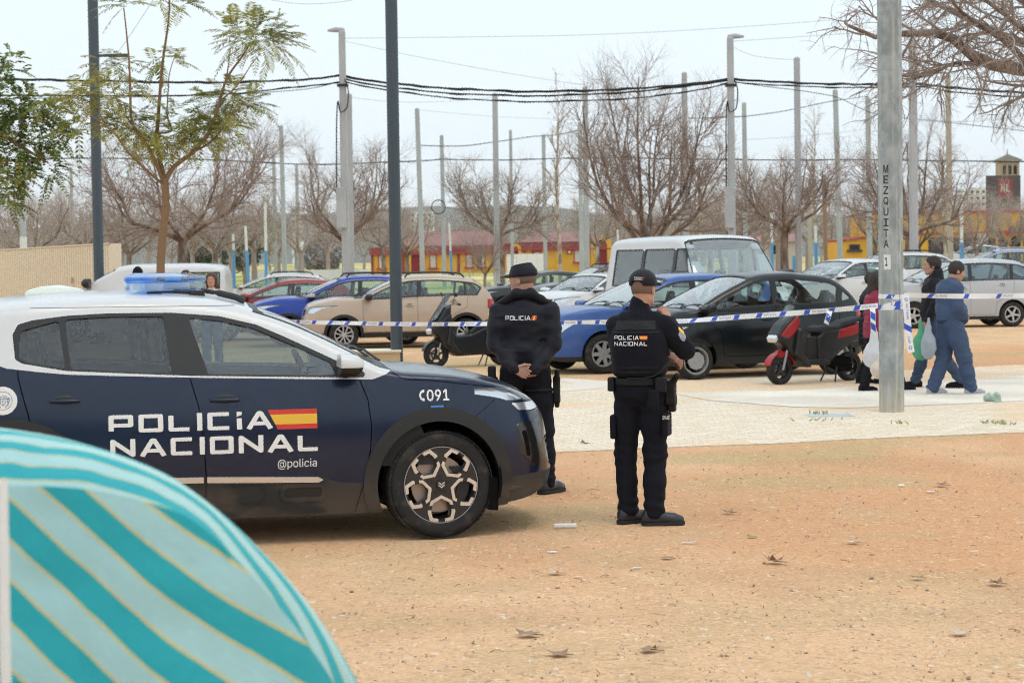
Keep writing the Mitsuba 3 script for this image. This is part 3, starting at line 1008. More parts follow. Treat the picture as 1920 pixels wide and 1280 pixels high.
def build_car(name, label, spec, tw, group=None, cat_='car', detail=1):
    """spec: see the cars below.  side = -1 shows the car's right side to the camera, +1 its left"""
    k0 = thing(name, label, cat_, group)
    sp = spec; s = sp['side']
    B = Body(Loft(**sp['loft']), sp.get('thick', 0.045), sp.get('nose'))
    p = sp['paint']
    R, Wt, rr = sp['tyre']
    wb = sp['wb']
    yw = sp.get('track', float(B.loft.plan(-0.3)) - Wt / 2 - 0.03)
    def put(nm, man, m, parent=k0, d=0.0, label=None):
        if isinstance(man, m3.Manifold):
            if man.num_tri() == 0: return None
            mesh, nn = B.normals(tri(man), d)
        else: mesh, nn = B.normals(man, d)
        return add(nm, mesh, m, parent, normals=nn, tw=tw, label=label)
    def sheet(nm, man, d, m, parent=k0):
        mesh, nn = B.sheet(man, d)
        if mesh is None or len(mesh.faces) == 0: return None
        return add(nm, mesh, m, parent, normals=nn, tw=tw)
    near = lambda poly, a=0.12, b=2.0: side_prism(poly, *((a, b) if s > 0 else (-b, -a)))
    shell = B.shell
    # wheel arches
    Ra = sp.get('arch', R + 0.055)
    cut = m3.Manifold()
    for x in (0.0, -wb):
        c = sg.Point(x, R + 0.01).buffer(Ra, quad_segs=24)
        if sp.get('arch_flat'): c = c.union(sg.box(x - Ra, 0, x + Ra, R))
        cut += side_prism(c, -3, -0.45) + side_prism(c, 0.45, 3)
    shell = shell - cut
    zf = sp.get('floor', 0.50)
    base = B.I ^ m3.Manifold.cube((12, 4, zf), False).translate((-8, -2, 0))
    base = base + (B.I ^ m3.Manifold.cube((3, 4, sp.get('bay', .9))).translate((-0.52, -2, 0))) + (B.I ^ m3.Manifold.cube((2 * Ra + .2, 4, .86)).translate((-wb - Ra - .1, -2, 0)))
    base = base - cut
    add('underbody', tri(base), 'm_chassis', k0, smooth=False, tw=tw)
    cowl = sp['glass_front'][0]
    dash = (B.I ^ side_prism(sg.Polygon([(cowl - 0.42, zf - .01), (cowl - 0.45, sp['dash']), (cowl - 0.30, sp['dash'] + 0.05), (cowl + 0.05, sp['dash'] + 0.02), (cowl + 0.3, zf - .01)]), -2, 2))
    add('dashboard', tri(dash), 'm_interior', k0, smooth=25, tw=tw)
    # windscreen and rear window
    gl = B.offset(-0.012)
    tint = sp.get('glass', 'g_clear')
    for nm, key, gm in (('windscreen', 'glass_front', sp.get('glass_ws', tint)), ('rear_window', 'glass_rear', tint)):
        if key not in sp: continue
        xa, xb = sp[key]
        poly = B.windscreen_poly(xa, xb, sp.get('pillar', 0.03))
        lo, hi = (xb - 0.02, xa + 0.35) if key == 'glass_front' else (xa - 0.35, xb + 0.02)
        if key == 'glass_front': lo, hi = min(xa, xb) - 0.05, max(xa, xb) + 0.10
        else: lo, hi = min(xa, xb) - 0.10, max(xa, xb) + 0.05
        xx = np.linspace(lo, hi, 30); tz = B.loft.top(np.clip(xx, B.loft.x0, B.loft.x1))
        lid = side_prism(sg.Polygon([*zip(xx, tz - .10), *zip(xx[::-1], tz[::-1] + .3)]), -3, 3)
        pr = front_prism(poly, lo, hi) ^ lid
        rim = front_prism(poly.buffer(-0.018), lo - 1, hi + 1)
        put(nm + '_seal', (shell ^ pr) - rim, 'm_black_plastic')
        shell = shell - pr
        sheet(nm, gl ^ front_prism(poly.buffer(-0.012), lo, hi) ^ lid, -0.012, gm)
    # side windows
    dlo = sg.Polygon(sp['dlo']) if not hasattr(sp['dlo'], 'area') else sp['dlo']
    dlo = dlo.buffer(-0.02, quad_segs=6).buffer(0.02, quad_segs=6)
    wins = [(n_, smoothpoly(q, 0.018), g_) for n_, q, g_ in sp['windows']]
    allw = unary_union([w[1] for w in wins])
    fr = near(dlo, 0.2)
    frame = (shell ^ fr) - near(allw, 0.2, 2.2)
    put('window_frame', frame, sp.get('frame_mat', 'm_black_plastic'))
    shell = shell - fr
    for n_, w, g_ in wins:
        sheet(n_, gl ^ near(w.buffer(0.006), 0.25), -0.012, g_)
    # the far side windows are openings with one sheet of glass
    far = side_prism(allw, *((-2.0, -0.3) if s > 0 else (0.3, 2.0)))
    shell = shell - far
    sheet('far_window', gl ^ far, -0.012, tint)
    # lamps: lens on the surface, bowl on the inner face
    for q in sp.get('lamps', []):
        nm, poly, ang, lo, hi, kind = q[:6]
        both = q[6] if len(q) > 6 else True
        poly = smoothpoly(poly, 0.012)
        pr = extm(poly, lo, hi).transform(np.array([[0, 0, 1, 0], [1, 0, 0, 0], [0, 1, 0, 0.0]])).rotate((0, 0, ang))
        pr2 = extm(poly.buffer(-0.004), lo, hi).transform(np.array([[0, 0, 1, 0], [1, 0, 0, 0], [0, 1, 0, 0.0]])).rotate((0, 0, ang))
        for mir in ((0, 1) if both else (0,)):
            a, b = (pr.mirror((0, 1, 0)), pr2.mirror((0, 1, 0))) if mir else (pr, pr2)
            if s > 0: a, b = a.mirror((0, 1, 0)), b.mirror((0, 1, 0))
            cutp = shell ^ a
            if cutp.num_tri() == 0: continue
            shell = shell - a
            lk = newkey(nm, k0)
            if kind == 'clear':
                sheet('lens', B.O ^ b, 0.0, 'g_lamp', lk)
                body = (B.offset(-0.035) - B.offset(-0.06)) ^ a
                add('reflector', tri(body), 'm_lamp_bowl', lk, smooth=False, tw=tw)
                rimm = (B.O - B.offset(-0.05)) ^ (a - b)
                add('housing', tri(rimm), 'm_lamp_dark', lk, smooth=False, tw=tw)
                c = tri(body).bounds.mean(0)
                for dx in (-.06, .05):
                    cc = c + np.array([0, dx, 0.0]) + np.array([0.012, 0, 0])
                    add('bulb_lens', tri(m3.Manifold.sphere(0.032, 14).translate(tuple(cc))), 'm_lamp_dark' if dx > 0 else 'm_chrome', lk, tw=tw)
            else:
                put_m = {'red': 'm_lens_red', 'amber': 'm_lens_amber', 'warm': 'm_lamp_warm', 'dark': 'm_black_plastic', 'white': 'm_lamp_bowl'}[kind]
                mesh, nn = B.normals(tri(B.O - B.offset(-0.03) ^ b if False else ((B.O - B.offset(-0.03)) ^ b)))
                d = meshkit.write_ply(mesh, False, None, None, nn)
                scene[lk] = {'type': 'ply', 'filename': d, 'face_normals': False, 'bsdf': {'type': 'ref', 'id': put_m}, 'to_world': tw}
    # grilles: dark backing and slats
    for nm, poly, lo, hi, nsl, gm in sp.get('grilles', []):
        poly = smoothpoly(poly, 0.015)
        pr = front_prism(poly, lo, hi)
        shell = shell - pr
        put(nm, (B.offset(-0.02) - B.offset(-0.05)) ^ pr, 'm_chassis', d=-0.02)
        z0, z1 = poly.bounds[1], poly.bounds[3]
        for i in range(nsl):
            z = z0 + (z1 - z0) * (i + 0.5) / nsl
            bar = front_prism(poly.intersection(sg.box(-2, z - 0.008, 2, z + 0.008)), lo, hi)
            put('grille_slat', (B.offset(-0.004) - B.offset(-0.03)) ^ bar, gm, d=-0.004)
    for ln, wid in sp.get('grooves', []):
        g = near(sg.LineString(ln).buffer(wid, cap_style=2), 0.1)
        shell = shell - (g - B.offset(-0.012))
    # cladding
    for nm, poly, cm in sp.get('clad', []):
        pr = side_prism(soft(poly, 0.004) if isinstance(poly, list) else poly, -3, 3)
        put(nm, shell ^ pr, cm)
        shell = shell - pr
    if 'arch_trim' in sp:
        w = sp['arch_trim']
        for x in (0.0, -wb):
            ringp = sg.Point(x, R + 0.01).buffer(Ra + w, quad_segs=24).difference(sg.Point(x, R + 0.01).buffer(Ra - 0.003, quad_segs=24)).difference(sg.box(x - 2, -1, x + 2, sp['loft']['bot'][2][1] + 0.0))
            rg = near(ringp, 0.5)
            put('arch_trim', (B.offset(0.012) - B.offset(-0.02)) ^ rg, sp.get('arch_mat', 'm_cladding'), d=0.012)
    # zones of another colour
    for nm, poly, zm in sp.get('zones', []):
        pr = side_prism(poly if hasattr(poly, 'area') else sg.Polygon(poly), -3, 3)
        put(nm, shell ^ pr, zm)
        shell = shell - pr
    # doors and other panels of the near side
    for nm, poly in sp.get('doors', []):
        q = poly if hasattr(poly, 'area') else soft(poly, 0.02)
        dk = put(nm, shell ^ near(q.buffer(-0.0035), 0.35), p)
        shell = shell - near(q.buffer(0.0035), 0.35)
    for ln, wid, lo, hi in sp.get('top_grooves', []):       # bonnet shut lines drawn in plan (x, y)
        g = extm(sg.LineString(ln).buffer(wid, cap_style=2), lo, hi)
        g = g + g.mirror((0, 1, 0))
        shell = shell - (g - B.offset(-0.012))
    put('body', shell, p)
    # wheels
    ws = sp.get('steer', 0.0)
    for x in (0.0, -wb):
        for sy in (-1, 1):
            wheel(k0, x, sy * yw, R, R, Wt, rr, sp['rim'], sy, sp.get('rimmat', 'm_rim_silver'), ws if x == 0 else 0, spin=sp.get('spin', 11) + 17 * (x < 0), full=(sy == s), tw=tw)
    if 'seats' in sp:
        add_seats(k0, tw, sp['seats'][:2], sp['seats'][2])
        sw = trimesh.creation.torus(0.18, 0.016, major_sections=24, minor_sections=8)
        sw.apply_transform(trimesh.transformations.rotation_matrix(math.radians(65), (0, 1, 0)))
        hub = hull([((0, -.15, 0), .02), ((0, .15, 0), .02), ((.08, 0, -.06), .05)], 8)
        add('steering_wheel', cat([sw, tri(hub)]), 'm_interior', k0, tw=tw @ T().translate([sp['seats'][0] + 0.30, 0.36, sp['dash'] + 0.02]))
    # door mirror of the near side
    def surf_y(x, z):
        """half width of the body at (x, z)"""
        sec = B.loft.section(x)
        n = 24
        return float(np.interp(z, sec[:n, 1], sec[:n, 0]))
    for mm in sp.get('mirrors', []):
        x, z, w, h, capm = mm
        for sy in (-1, 1):
            y = surf_y(x, z - h / 2)
            c = np.array([x, sy * (y + 0.14), z])
            mk = newkey('mirror', k0)
            capman = hull([((x + .05, sy * (y + .03), z - h * .1), h * .40), ((x + .05, sy * (y + w), z), h * .42), ((x - .02, sy * (y + .05), z - h * .05), h * .44), ((x - .02, sy * (y + w), z + .01), h * .40)], 16)
            capman = capman - m3.Manifold.cube((0.5, 2, 1), True).translate((x - 0.28, sy * (y + .1), z))
            low = capman ^ m3.Manifold.cube((2, 4, 1), True).translate((x, sy * y, z - .5 - h * .08))
            up = capman - m3.Manifold.cube((2, 4, 1), True).translate((x, sy * y, z - .5 - h * .08))
            add('mirror_cap', tri(up), capm, mk, smooth=40, tw=tw)
            arm = hull([((x + .02, sy * (y - .01), z - h * .42), .022), ((x + .02, sy * (y + .08), z - h * .35), .028)], 10)
            add('mirror_base', cat([tri(low), tri(arm)]), 'm_black_plastic', mk, smooth=40, tw=tw)
    for hx, hz, hm in sp.get('handles', []):
        y = surf_y(hx, hz)
        bar = hull([((hx - .085, s * (y + .012), hz), .013), ((hx + .085, s * (y + .012), hz), .013), ((hx, s * (y + .028), hz), .014)], 10)
        cup = tri(m3.Manifold.sphere(1.0, 20).scale((.07, .012, .034)).translate((hx, s * (y - .002), hz + .004)))
        hk = newkey('door_handle', k0)
        d = mikit.ply(tri(bar), hm, smooth=50); d['to_world'] = tw; scene[hk] = d
        add('handle_recess', cup, 'm_black_plastic', hk, tw=tw)
    for (xa, xb, y, z0, dz, rm) in sp.get('rails', []):
        for sy in (-1, 1):
            pts = [(xa, sy * y, z0(xa) - .02), (xa - .08, sy * y, z0(xa - .08) + dz), ((xa + xb) / 2, sy * y, z0((xa + xb) / 2) + dz), (xb + .1, sy * y, z0(xb + .1) + dz), (xb, sy * y, z0(xb) - .02)]
            add('roof_rail', tube(smooth_curve(pts, 14), 0.019, 8, True), rm, k0, smooth=50, tw=tw)
    if sp.get('wipers'):
        xw, zt = sp['wipers']
        for y0 in (-.35, .25):
            a = np.array([xw, y0 + .1, float(B.loft.top(xw)) + .0]); b = np.array([xw - .16, y0 + .48, float(B.loft.top(xw - .16)) - .005])
            wk = newkey('wiper', k0)
            d = mikit.ply(cat([tube([a, (a + b) / 2 + [0, 0, .03], b], .009, 6, True), tube([b + [-.05, -.32, .012], b + [-.0, 0, .014], b + [.05, .2, .0]], .007, 6, True)]), 'm_black_plastic', smooth=40); d['to_world'] = tw
            scene[wk] = d
    if 'plate' in sp:
        x, z = sp['plate']
        add('number_plate', bx(x, x + .012, -.26, .26, z - .055, z + .055), 'm_plate', k0, tw=tw)
    if 'antenna' in sp:
        x = sp['antenna']; zt = float(B.loft.top(x))
        add('antenna', tube([(x, 0, zt - .01), (x - .14, 0, zt + .2)], [.006, .003], 6, True), 'm_black_plastic', k0, tw=tw)
    return k0, B, surf_y


def smooth_curve(pts, n):
    p = np.asarray(pts, float)
    t = np.concatenate([[0], np.cumsum(np.linalg.norm(np.diff(p, axis=0), axis=1))])
    f = [PchipInterpolator(t, p[:, k]) for k in range(3)]
    u = np.linspace(0, t[-1], n)
    return np.stack([g(u) for g in f], 1)
# ---------------------------------------------------------------- lettering
def letter(ch, w, t):
    S = {'P': [[(0, 0), (0, 1), (w, 1), (w, .40), (0, .40)]], 'O': [[(0, .5), (0, 1), (w, 1), (w, 0), (0, 0), (0, .5)]], 'L': [[(0, 1), (0, 0), (w, 0)]],
         'I': [[(0, -t / 2), (0, 1 + t / 2)]], 'C': [[(w, 1), (0, 1), (0, 0), (w, 0)]], 'N': [[(0, -t / 2), (0, 1), (w, 0), (w, 1 + t / 2)]],
         'A': [[(-.06, -t / 2), (w * .46, 1), (w * .56, 1), (w + .06, -t / 2)], [(w * .2, .26), (w * .8, .26)]], 'E': [[(w, 1), (0, 1), (0, 0), (w, 0)], [(0, .5), (w * .9, .5)]]}
    if ch == 'i':
        return sg.LineString([(0, -t / 2), (0, .66)]).buffer(t / 2, cap_style=2).union(sg.Polygon([(-t * .5, .78), (t * .5, .92), (t * .5, 1 + t / 2), (-t * .5, 1 + t / 2)]))
    return unary_union([sg.LineString(p).buffer(t / 2, cap_style=2, join_style=1, quad_segs=4) for p in S[ch]])


def wide_text(txt, t=0.24, gap=0.30):
    """squarish wide capitals, 1 high between the outer edges"""
    out, x = [], 0.0
    for ch in txt:
        w = {'I': 0.0, 'i': 0.0, 'A': 1.05, 'L': .95, 'N': 1.05}.get(ch, 1.0)
        out.append(sa.translate(letter(ch, w, t), x + t / 2, 0)); x += w + t + gap
    p = unary_union(out)
    p = sa.translate(p, 0, t / 2)
    x0, y0, x1, y1 = p.bounds
    return sa.scale(sa.translate(p, -x0, -y0), 1 / (y1 - y0), 1 / (y1 - y0), origin=(0, 0))


def fit(p, x0, x1, z0, z1):
    a, b, c, d = p.bounds
    return sa.affine_transform(p, [(x1 - x0) / (c - a), 0, 0, (z1 - z0) / (d - b), x0 - a * (x1 - x0) / (c - a), z0 - b * (z1 - z0) / (d - b)])


def text_poly(txt, bold=False):
    """outline of ordinary lettering as a shapely polygon"""
    m = meshkit.text_mesh(txt, 1.0, 0.1, bold)
    top = m.faces[(m.triangles_center[:, 2] > 0.0999) & (m.face_normals[:, 2] > .9)]
    return unary_union([sg.Polygon(m.vertices[f][:, :2]).buffer(1e-4) for f in top])


def flat_mesh(poly, size=0.05):
    m = ext(poly, 0, 0.001)
    f = m.faces[m.face_normals[:, 2] > 0.9]
    m = tm(m.vertices, f); m.remove_unreferenced_vertices()
    return m.subdivide_to_size(size)


def decal(B, poly, side, m, parent, tw, name, lift=0.002, label=None):
    """lay a polygon drawn in (x, z) onto the side of a body"""
    fm = flat_mesh(poly)
    o = np.stack([fm.vertices[:, 0], np.full(len(fm.vertices), side * 2.0), fm.vertices[:, 1]], 1)
    loc, ri, ti = B.mesh.ray.intersects_location(o, np.tile([0, -side, 0], (len(o), 1)), multiple_hits=False)
    v = np.full((len(o), 3), np.nan); v[ri] = loc
    ok = ~np.isnan(v[fm.faces]).any((1, 2))
    v = np.nan_to_num(v)
    dist, idx = B.tree.query(v, k=4); w = 1 / (dist + 1e-4) ** 2
    n = (B.N[idx] * w[..., None]).sum(1); n /= np.linalg.norm(n, axis=1, keepdims=True)
    return add(name, tm(v + n * lift, fm.faces[ok]), m, parent, normals=n, tw=tw, label=label)


def flag_polys(x0, x1, z0, z1, cut):
    def q(a, b): return sg.Polygon([(x0 + cut * (1 - a), z0 + (z1 - z0) * a), (x1, z0 + (z1 - z0) * a), (x1, z0 + (z1 - z0) * b), (x0 + cut * (1 - b), z0 + (z1 - z0) * b)])
    return q(0, .25), q(.25, .75), q(.75, 1)


# ---------------------------------------------------------------- the police car
PSI = math.radians(11.5)
POLICE_TW = T().translate([-0.6694, 13.8208, 0.0]).rotate([0, 0, 1], 11.5)
POLICE = dict(
    side=-1, wb=2.73, tyre=(0.354, 0.215, 0.252), rim='police', paint='p_navy', arch=0.415, arch_trim=0.088, steer=7, spin=0, track=0.80,
    loft=dict(top=[(-3.57, .80), (-3.52, 1.06), (-3.42, 1.34), (-3.30, 1.50), (-3.10, 1.575), (-2.6, 1.638), (-2.0, 1.662), (-1.5, 1.632), (-1.28, 1.59), (-1.15, 1.553), (-.977, 1.492), (-.759, 1.393), (-.56, 1.29), (-.34, 1.167), (-.22, 1.128), (0, 1.108), (.2, 1.08), (.45, 1.025), (.62, .965), (.70, .915), (.78, .84), (.84, .74), (.87, .62)],
              bot=[(-3.57, .45), (-3.3, .30), (-2.9, .19), (.30, .20), (.60, .225), (.87, .33)],
              plan=[(-3.57, .62), (-3.5, .75), (-3.35, .86), (-3.0, .915), (-2.2, .93), (-.4, .93), (.15, .918), (.40, .875), (.56, .80), (.70, .69), (.80, .55), (.87, .36)],
              belt=[(-3.57, .7), (-3.4, 1.02), (-2.7, 1.16), (-2.38, 1.125), (-1.6, 1.085), (-.4, 1.045), (.1, 1.02), (.4, .955), (.6, .86), (.87, .45)],
              k=.40, crown=.055, corner=.09, barrel=.055, under=.05, bulge=.50, nx=130),
    glass_front=(-.30, -1.20), glass_rear=(-3.45, -3.28), dash=1.02, glass='g_clear',
    dlo=[(-2.71, 1.395), (-2.677, 1.458), (-2.588, 1.483), (-2.372, 1.508), (-2.124, 1.518), (-1.712, 1.515), (-1.406, 1.487), (-1.169, 1.428), (-.986, 1.345), (-.843, 1.276), (-.637, 1.175), (-.43, 1.087), (-.45, 1.072), (-.733, 1.080), (-1.596, 1.111), (-1.97, 1.134), (-2.38, 1.161), (-2.65, 1.213), (-2.695, 1.24)],
    windows=[('rear_quarter_window', [(-2.672, 1.358), (-2.655, 1.418), (-2.425, 1.477), (-2.386, 1.176), (-2.637, 1.223), (-2.668, 1.25)], 'g_tint'),
             ('rear_side_window', [(-2.385, 1.483), (-2.122, 1.496), (-1.765, 1.492), (-1.716, 1.130), (-1.997, 1.145), (-2.352, 1.172)], 'g_tint'),
             ('front_side_window', [(-1.605, 1.482), (-1.406, 1.457), (-1.183, 1.402), (-1.014, 1.325), (-.861, 1.255), (-.70, 1.175), (-.66, 1.095), (-.75, 1.093), (-1.488, 1.118)], 'g_police')],
    clad=[('sill_cladding', [(-3.7, -.1), (-3.7, .47), (-1.504, .462), (-.762, .434), (-.675, .398), (-.501, .385), (.40, .385), (1.0, .40), (1.0, -.1)], 'm_cladding')],
    zones=[('white_roof', [(-3.7, 1.22), (-2.8, 1.205), (-2.745, 1.185), (-2.683, 1.177), (-2.53, 1.156), (-2.377, 1.139), (-2.067, 1.122), (-1.596, 1.100), (-.733, 1.067), (-.43, 1.058), (-.34, 1.088), (-.295, 1.115), (-.27, 1.25), (-.27, 2), (-3.7, 2)], 'p_white')],
    grooves=[([(-.498, .402), (-.574, .15)], .0035), ([(-1.518, .463), (-1.529, .15)], .0035),
             ([(-.293, 1.100), (-.22, 1.053), (-.041, 1.041), (.332, .993), (.40, .985)], .003), ([(.385, .90), (.22, .775)], .0025), ([(-2.6, 1.56), (-1.3, 1.553)], .002)],
    doors=[('front_door', sg.Polygon([(-.514, 1.062), (-.464, .927), (-.446, .749), (-.456, .603), (-.498, .399), (-.504, .3), (-1.518, .3), (-1.518, .463), (-1.527, .676), (-1.55, .889), (-1.609, 1.109), (-1.62, 1.2), (-.514, 1.2)])),
           ('rear_door', sg.Polygon([(-1.518, .3), (-1.518, .463), (-1.527, .676), (-1.55, .889), (-1.609, 1.109), (-1.62, 1.3), (-2.676, 1.3), (-2.678, 1.13), (-2.654, 1.025), (-2.618, .886), (-2.60, .78), (-2.50, .62), (-2.36, .50), (-2.30, .38), (-2.29, .3)]))],
    lamps=[('headlight', [(-.93, .985), (-.60, .970), (-.34, .940), (-.36, .880), (-.62, .885), (-.80, .888)], 0, .25, 2, 'clear'),
           ('running_light', [(-.79, .876), (-.48, .872), (-.46, .82), (-.66, .810), (-.76, .818)], 0, .25, 2, 'white')],
    grilles=[('grille', [(-.34, .88), (.34, .88), (.34, .80), (-.34, .80)], .3, 2, 2, 'm_chrome'), ('lower_grille', [(-.5, .62), (.5, .62), (.48, .42), (-.48, .42)], .3, 2, 4, 'm_black_plastic')],
    mirrors=[(-.63, 1.163, .20, .17, 'p_white')], handles=[(-2.394, .974, 'p_navy'), (-1.389, .953, 'p_navy')], seats=(-1.05, -1.95, .52), wipers=(-.30, 0))
PK, PB, PY = build_car('police_car', 'navy and white police car in the foreground with a blue light bar', POLICE, POLICE_TW, cat_='police car')
tw = POLICE_TW
# lettering on the doors
pol = wide_text('POLICiA', .27, .27)
decal(PB, fit(pol, -2.125, -1.085, .757, .875), -1, 'm_white_print', PK, tw, 'lettering', label='white capital letters reading POLICÍA on the doors')
decal(PB, fit(wide_text('NACIONAL', .27, .27), -2.118, -.80, .604, .722), -1, 'm_white_print', PK, tw, 'lettering', label='white capital letters reading NACIONAL on the doors')
decal(PB, fit(text_poly('@policia'), -1.06, -.808, .493, .561), -1, 'm_white_print', PK, tw, 'lettering', label='small white lettering reading @policia')
fk = newkey('flag_emblem', PK)
for q, m, nm in zip(flag_polys(-1.118, -.80, .755, .882, .062), ('m_red_print', 'm_yellow_print', 'm_red_print'), ('stripe', 'stripe', 'stripe')):
    decal(PB, q, -1, m, fk, tw, nm)
decal(PB, fit(text_poly('091', True), -.075, .075, .908, .983), -1, 'm_white_print', PK, tw, 'lettering', label='white figures 091 on the front wing')
ph = sg.LineString([(.012, .03), (-.004, .022), (-.012, 0), (-.004, -.022), (.012, -.03)]).buffer(.006, cap_style=2).union(sg.box(.002, .018, .018, .036)).union(sg.box(.002, -.036, .018, -.018))
decal(PB, sa.translate(ph, -.108, .946), -1, 'm_white_print', PK, tw, 'telephone_symbol')
decal(PB, sg.box(-.062, .852, .046, .884).buffer(.006), -1, 'm_black_plastic', PK, tw, 'flasher_frame')
decal(PB, sg.box(-.052, .858, .036, .878), -1, 'm_blue_led', PK, tw, 'side_flasher', .006)
# the round badge with its crest
bk = newkey('badge', PK)
decal(PB, sg.Point(-2.772, .985).buffer(.088, quad_segs=16), -1, 'm_white_print', bk, tw, 'badge_disc')
plain('m_badge_ink', (0.10, 0.12, 0.22), .5)
decal(PB, sa.translate(circ(.058).difference(circ(.0545)), -2.772, .985), -1, 'm_badge_ink', bk, tw, 'badge_ring', .003)
shield = sg.Polygon([(-.018, .014), (.018, .014), (.018, -.012), (.0, -.03), (-.018, -.012)]); shield = shield.difference(shield.buffer(-.004))
crest = [shield, sg.box(-.013, -.003, .013, 0), sg.box(-.0015, -.024, .0015, .012), sg.LineString([(-.02, .018), (-.022, .034), (-.010, .024), (0, .038), (.010, .024), (.022, .034), (.02, .018), (-.02, .018)]).buffer(.0018)]
for s_ in (-1, 1):
    crest += [sg.LineString([(s_ * .023, .012), (s_ * .036, .022), (s_ * .040, .0), (s_ * .030, -.022), (s_ * .014, -.038)]).buffer(.0026), sg.box(s_ * .030 - .003, -.03, s_ * .030 + .003, .02)]
decal(PB, sa.translate(unary_union(crest), -2.772, .982), -1, 'm_badge_ink', bk, tw, 'crest', .003)
# trim: bright strip over the cladding, pressed recess, window line, mudflap, bumper lip
def strip_on(name, poly, m, d0=0.012, lift=.012, label=None):
    pr = side_prism(poly, -2, -.4)
    mesh, nn = PB.normals(tri((PB.offset(lift) - PB.offset(-.02)) ^ pr), lift)
    return add(name, mesh, m, PK, normals=nn, tw=tw, label=label)
strip_on('side_trim', sg.Polygon([(-1.513, .462), (-.80, .438), (-.765, .418), (-.80, .402), (-1.513, .424)]).buffer(-.003).buffer(.003), 'm_lamp_bowl')
strip_on('side_trim', sg.Polygon([(-2.28, .475), (-1.535, .462), (-1.535, .424), (-2.28, .437)]).buffer(-.003).buffer(.003), 'm_lamp_bowl')
rc_ = sg.box(-1.04, .285, -.755, .395).buffer(-.045).buffer(.045)
strip_on('sill_pad', rc_.buffer(.008).difference(rc_.buffer(-.022)), 'm_cladding', lift=.010)
strip_on('sill_pad_inner', rc_.buffer(-.03), 'm_black_plastic', lift=.004)
rc2 = sg.box(-1.46, .275, -1.14, .40).buffer(-.05).buffer(.05)
strip_on('sill_pad', rc2.difference(rc2.buffer(-.006)), 'm_cladding', lift=.006)
# the air intake at the corner of the bumper and the lip below it
pr = front_prism(smoothpoly([(-.80, .74), (-.60, .75), (-.56, .46), (-.70, .43), (-.79, .52)], .03), .2, 2)
mesh, nn = PB.normals(tri((PB.offset(.006) - PB.offset(-.03)) ^ pr), .006)
plain('m_gloss_black', (.012, .012, .013), .12, coat=1.0)
add('corner_intake', mesh, 'm_gloss_black', PK, normals=nn, tw=tw)
pr = front_prism(smoothpoly([(-.785, .68), (-.765, .69), (-.75, .50), (-.77, .52)], .008), .2, 2)
mesh, nn = PB.normals(tri((PB.offset(.010) - PB.offset(.0)) ^ pr), .010)
add('intake_slot', mesh, 'm_chassis', PK, normals=nn, tw=tw)
lipm = hull([((.50, -.80, .30), .03), ((.66, -.66, .315), .045), ((.79, -.50, .325), .05), ((.86, -.1, .32), .05), ((.50, -.78, .36), .02), ((.70, -.6, .375), .015), ((.80, -.3, .38), .015)], 14) + \
    hull([((.86, .1, .32), .05), ((.86, -.1, .32), .05), ((.79, .50, .325), .05), ((.80, -.3, .38), .015), ((.8, .3, .38), .015)], 14)
lipm = lipm.translate((-.02, 0, 0))
add('bumper_lip', tri(lipm), 'm_cladding', PK, tw=tw)
add('mudflap', tri(side_prism(smoothpoly([(.335, .40), (.40, .38), (.40, .165), (.325, .175)], .01), -.86, -.70)), 'm_chassis', PK, tw=tw, smooth=False)
add('wheel_arch_liner', tri((side_prism(sg.Point(0, .364).buffer(.425, quad_segs=24).difference(sg.Point(0, .364).buffer(.408, quad_segs=24)).difference(sg.box(-2, -1, 2, .25)), -.88, -.5))), 'm_chassis', PK, tw=tw)
# mirror flasher
add('mirror_flasher', rbox(-.60, -.555, -1.09, -1.03, 1.135, 1.165, .008), 'm_blue_led', PK, tw=tw)
# aerial pod on the roof
zr = lambda x: float(PB.loft.top(x))
pod = hull([((-2.62, -.12, zr(-2.62) + .0), .035), ((-2.62, .12, zr(-2.62) + .0), .035), ((-2.30, -.09, zr(-2.3) - .01), .03), ((-2.30, .09, zr(-2.3) - .01), .03), ((-2.55, -.10, zr(-2.55) + .030), .02), ((-2.55, .10, zr(-2.55) + .030), .02), ((-2.43, 0, zr(-2.4) + .03), .02)], 14)
plain('m_pod', (.70, .73, .66), .4)
add('aerial_pod', tri(pod), 'm_pod', PK, tw=tw)
# the blue light bar: two swept arms, a clear lower half and a blue dome
LB = newkey('light_bar', PK)
plain('m_led', (.78, .78, .74), .3)


def vbar(z0, z1, grow, top):
    out = m3.Manifold()
    for s_ in (-1, 1):
        a, b = [], []
        r = .022
        for (x, y) in ((-1.50, 0), (-1.76, 0), (-1.66, s_ * .30), (-1.86, s_ * .56), (-1.98, s_ * .50)):
            a.append(((x, y * grow, z0 + r), r)); a.append(((x + (.03 if x > -1.7 else -.0), y * grow, z0 + r), r))
        for (x, y) in ((-1.56, 0), (-1.71, 0), (-1.70, s_ * .28), (-1.86, s_ * .46), (-1.93, s_ * .44)):
            b.append(((x, y * grow, z1 - r), r))
        out += hull(a + (b if top else [((p[0], p[1], z1 - .0), .012) for p, _ in a]), 14)
    return out


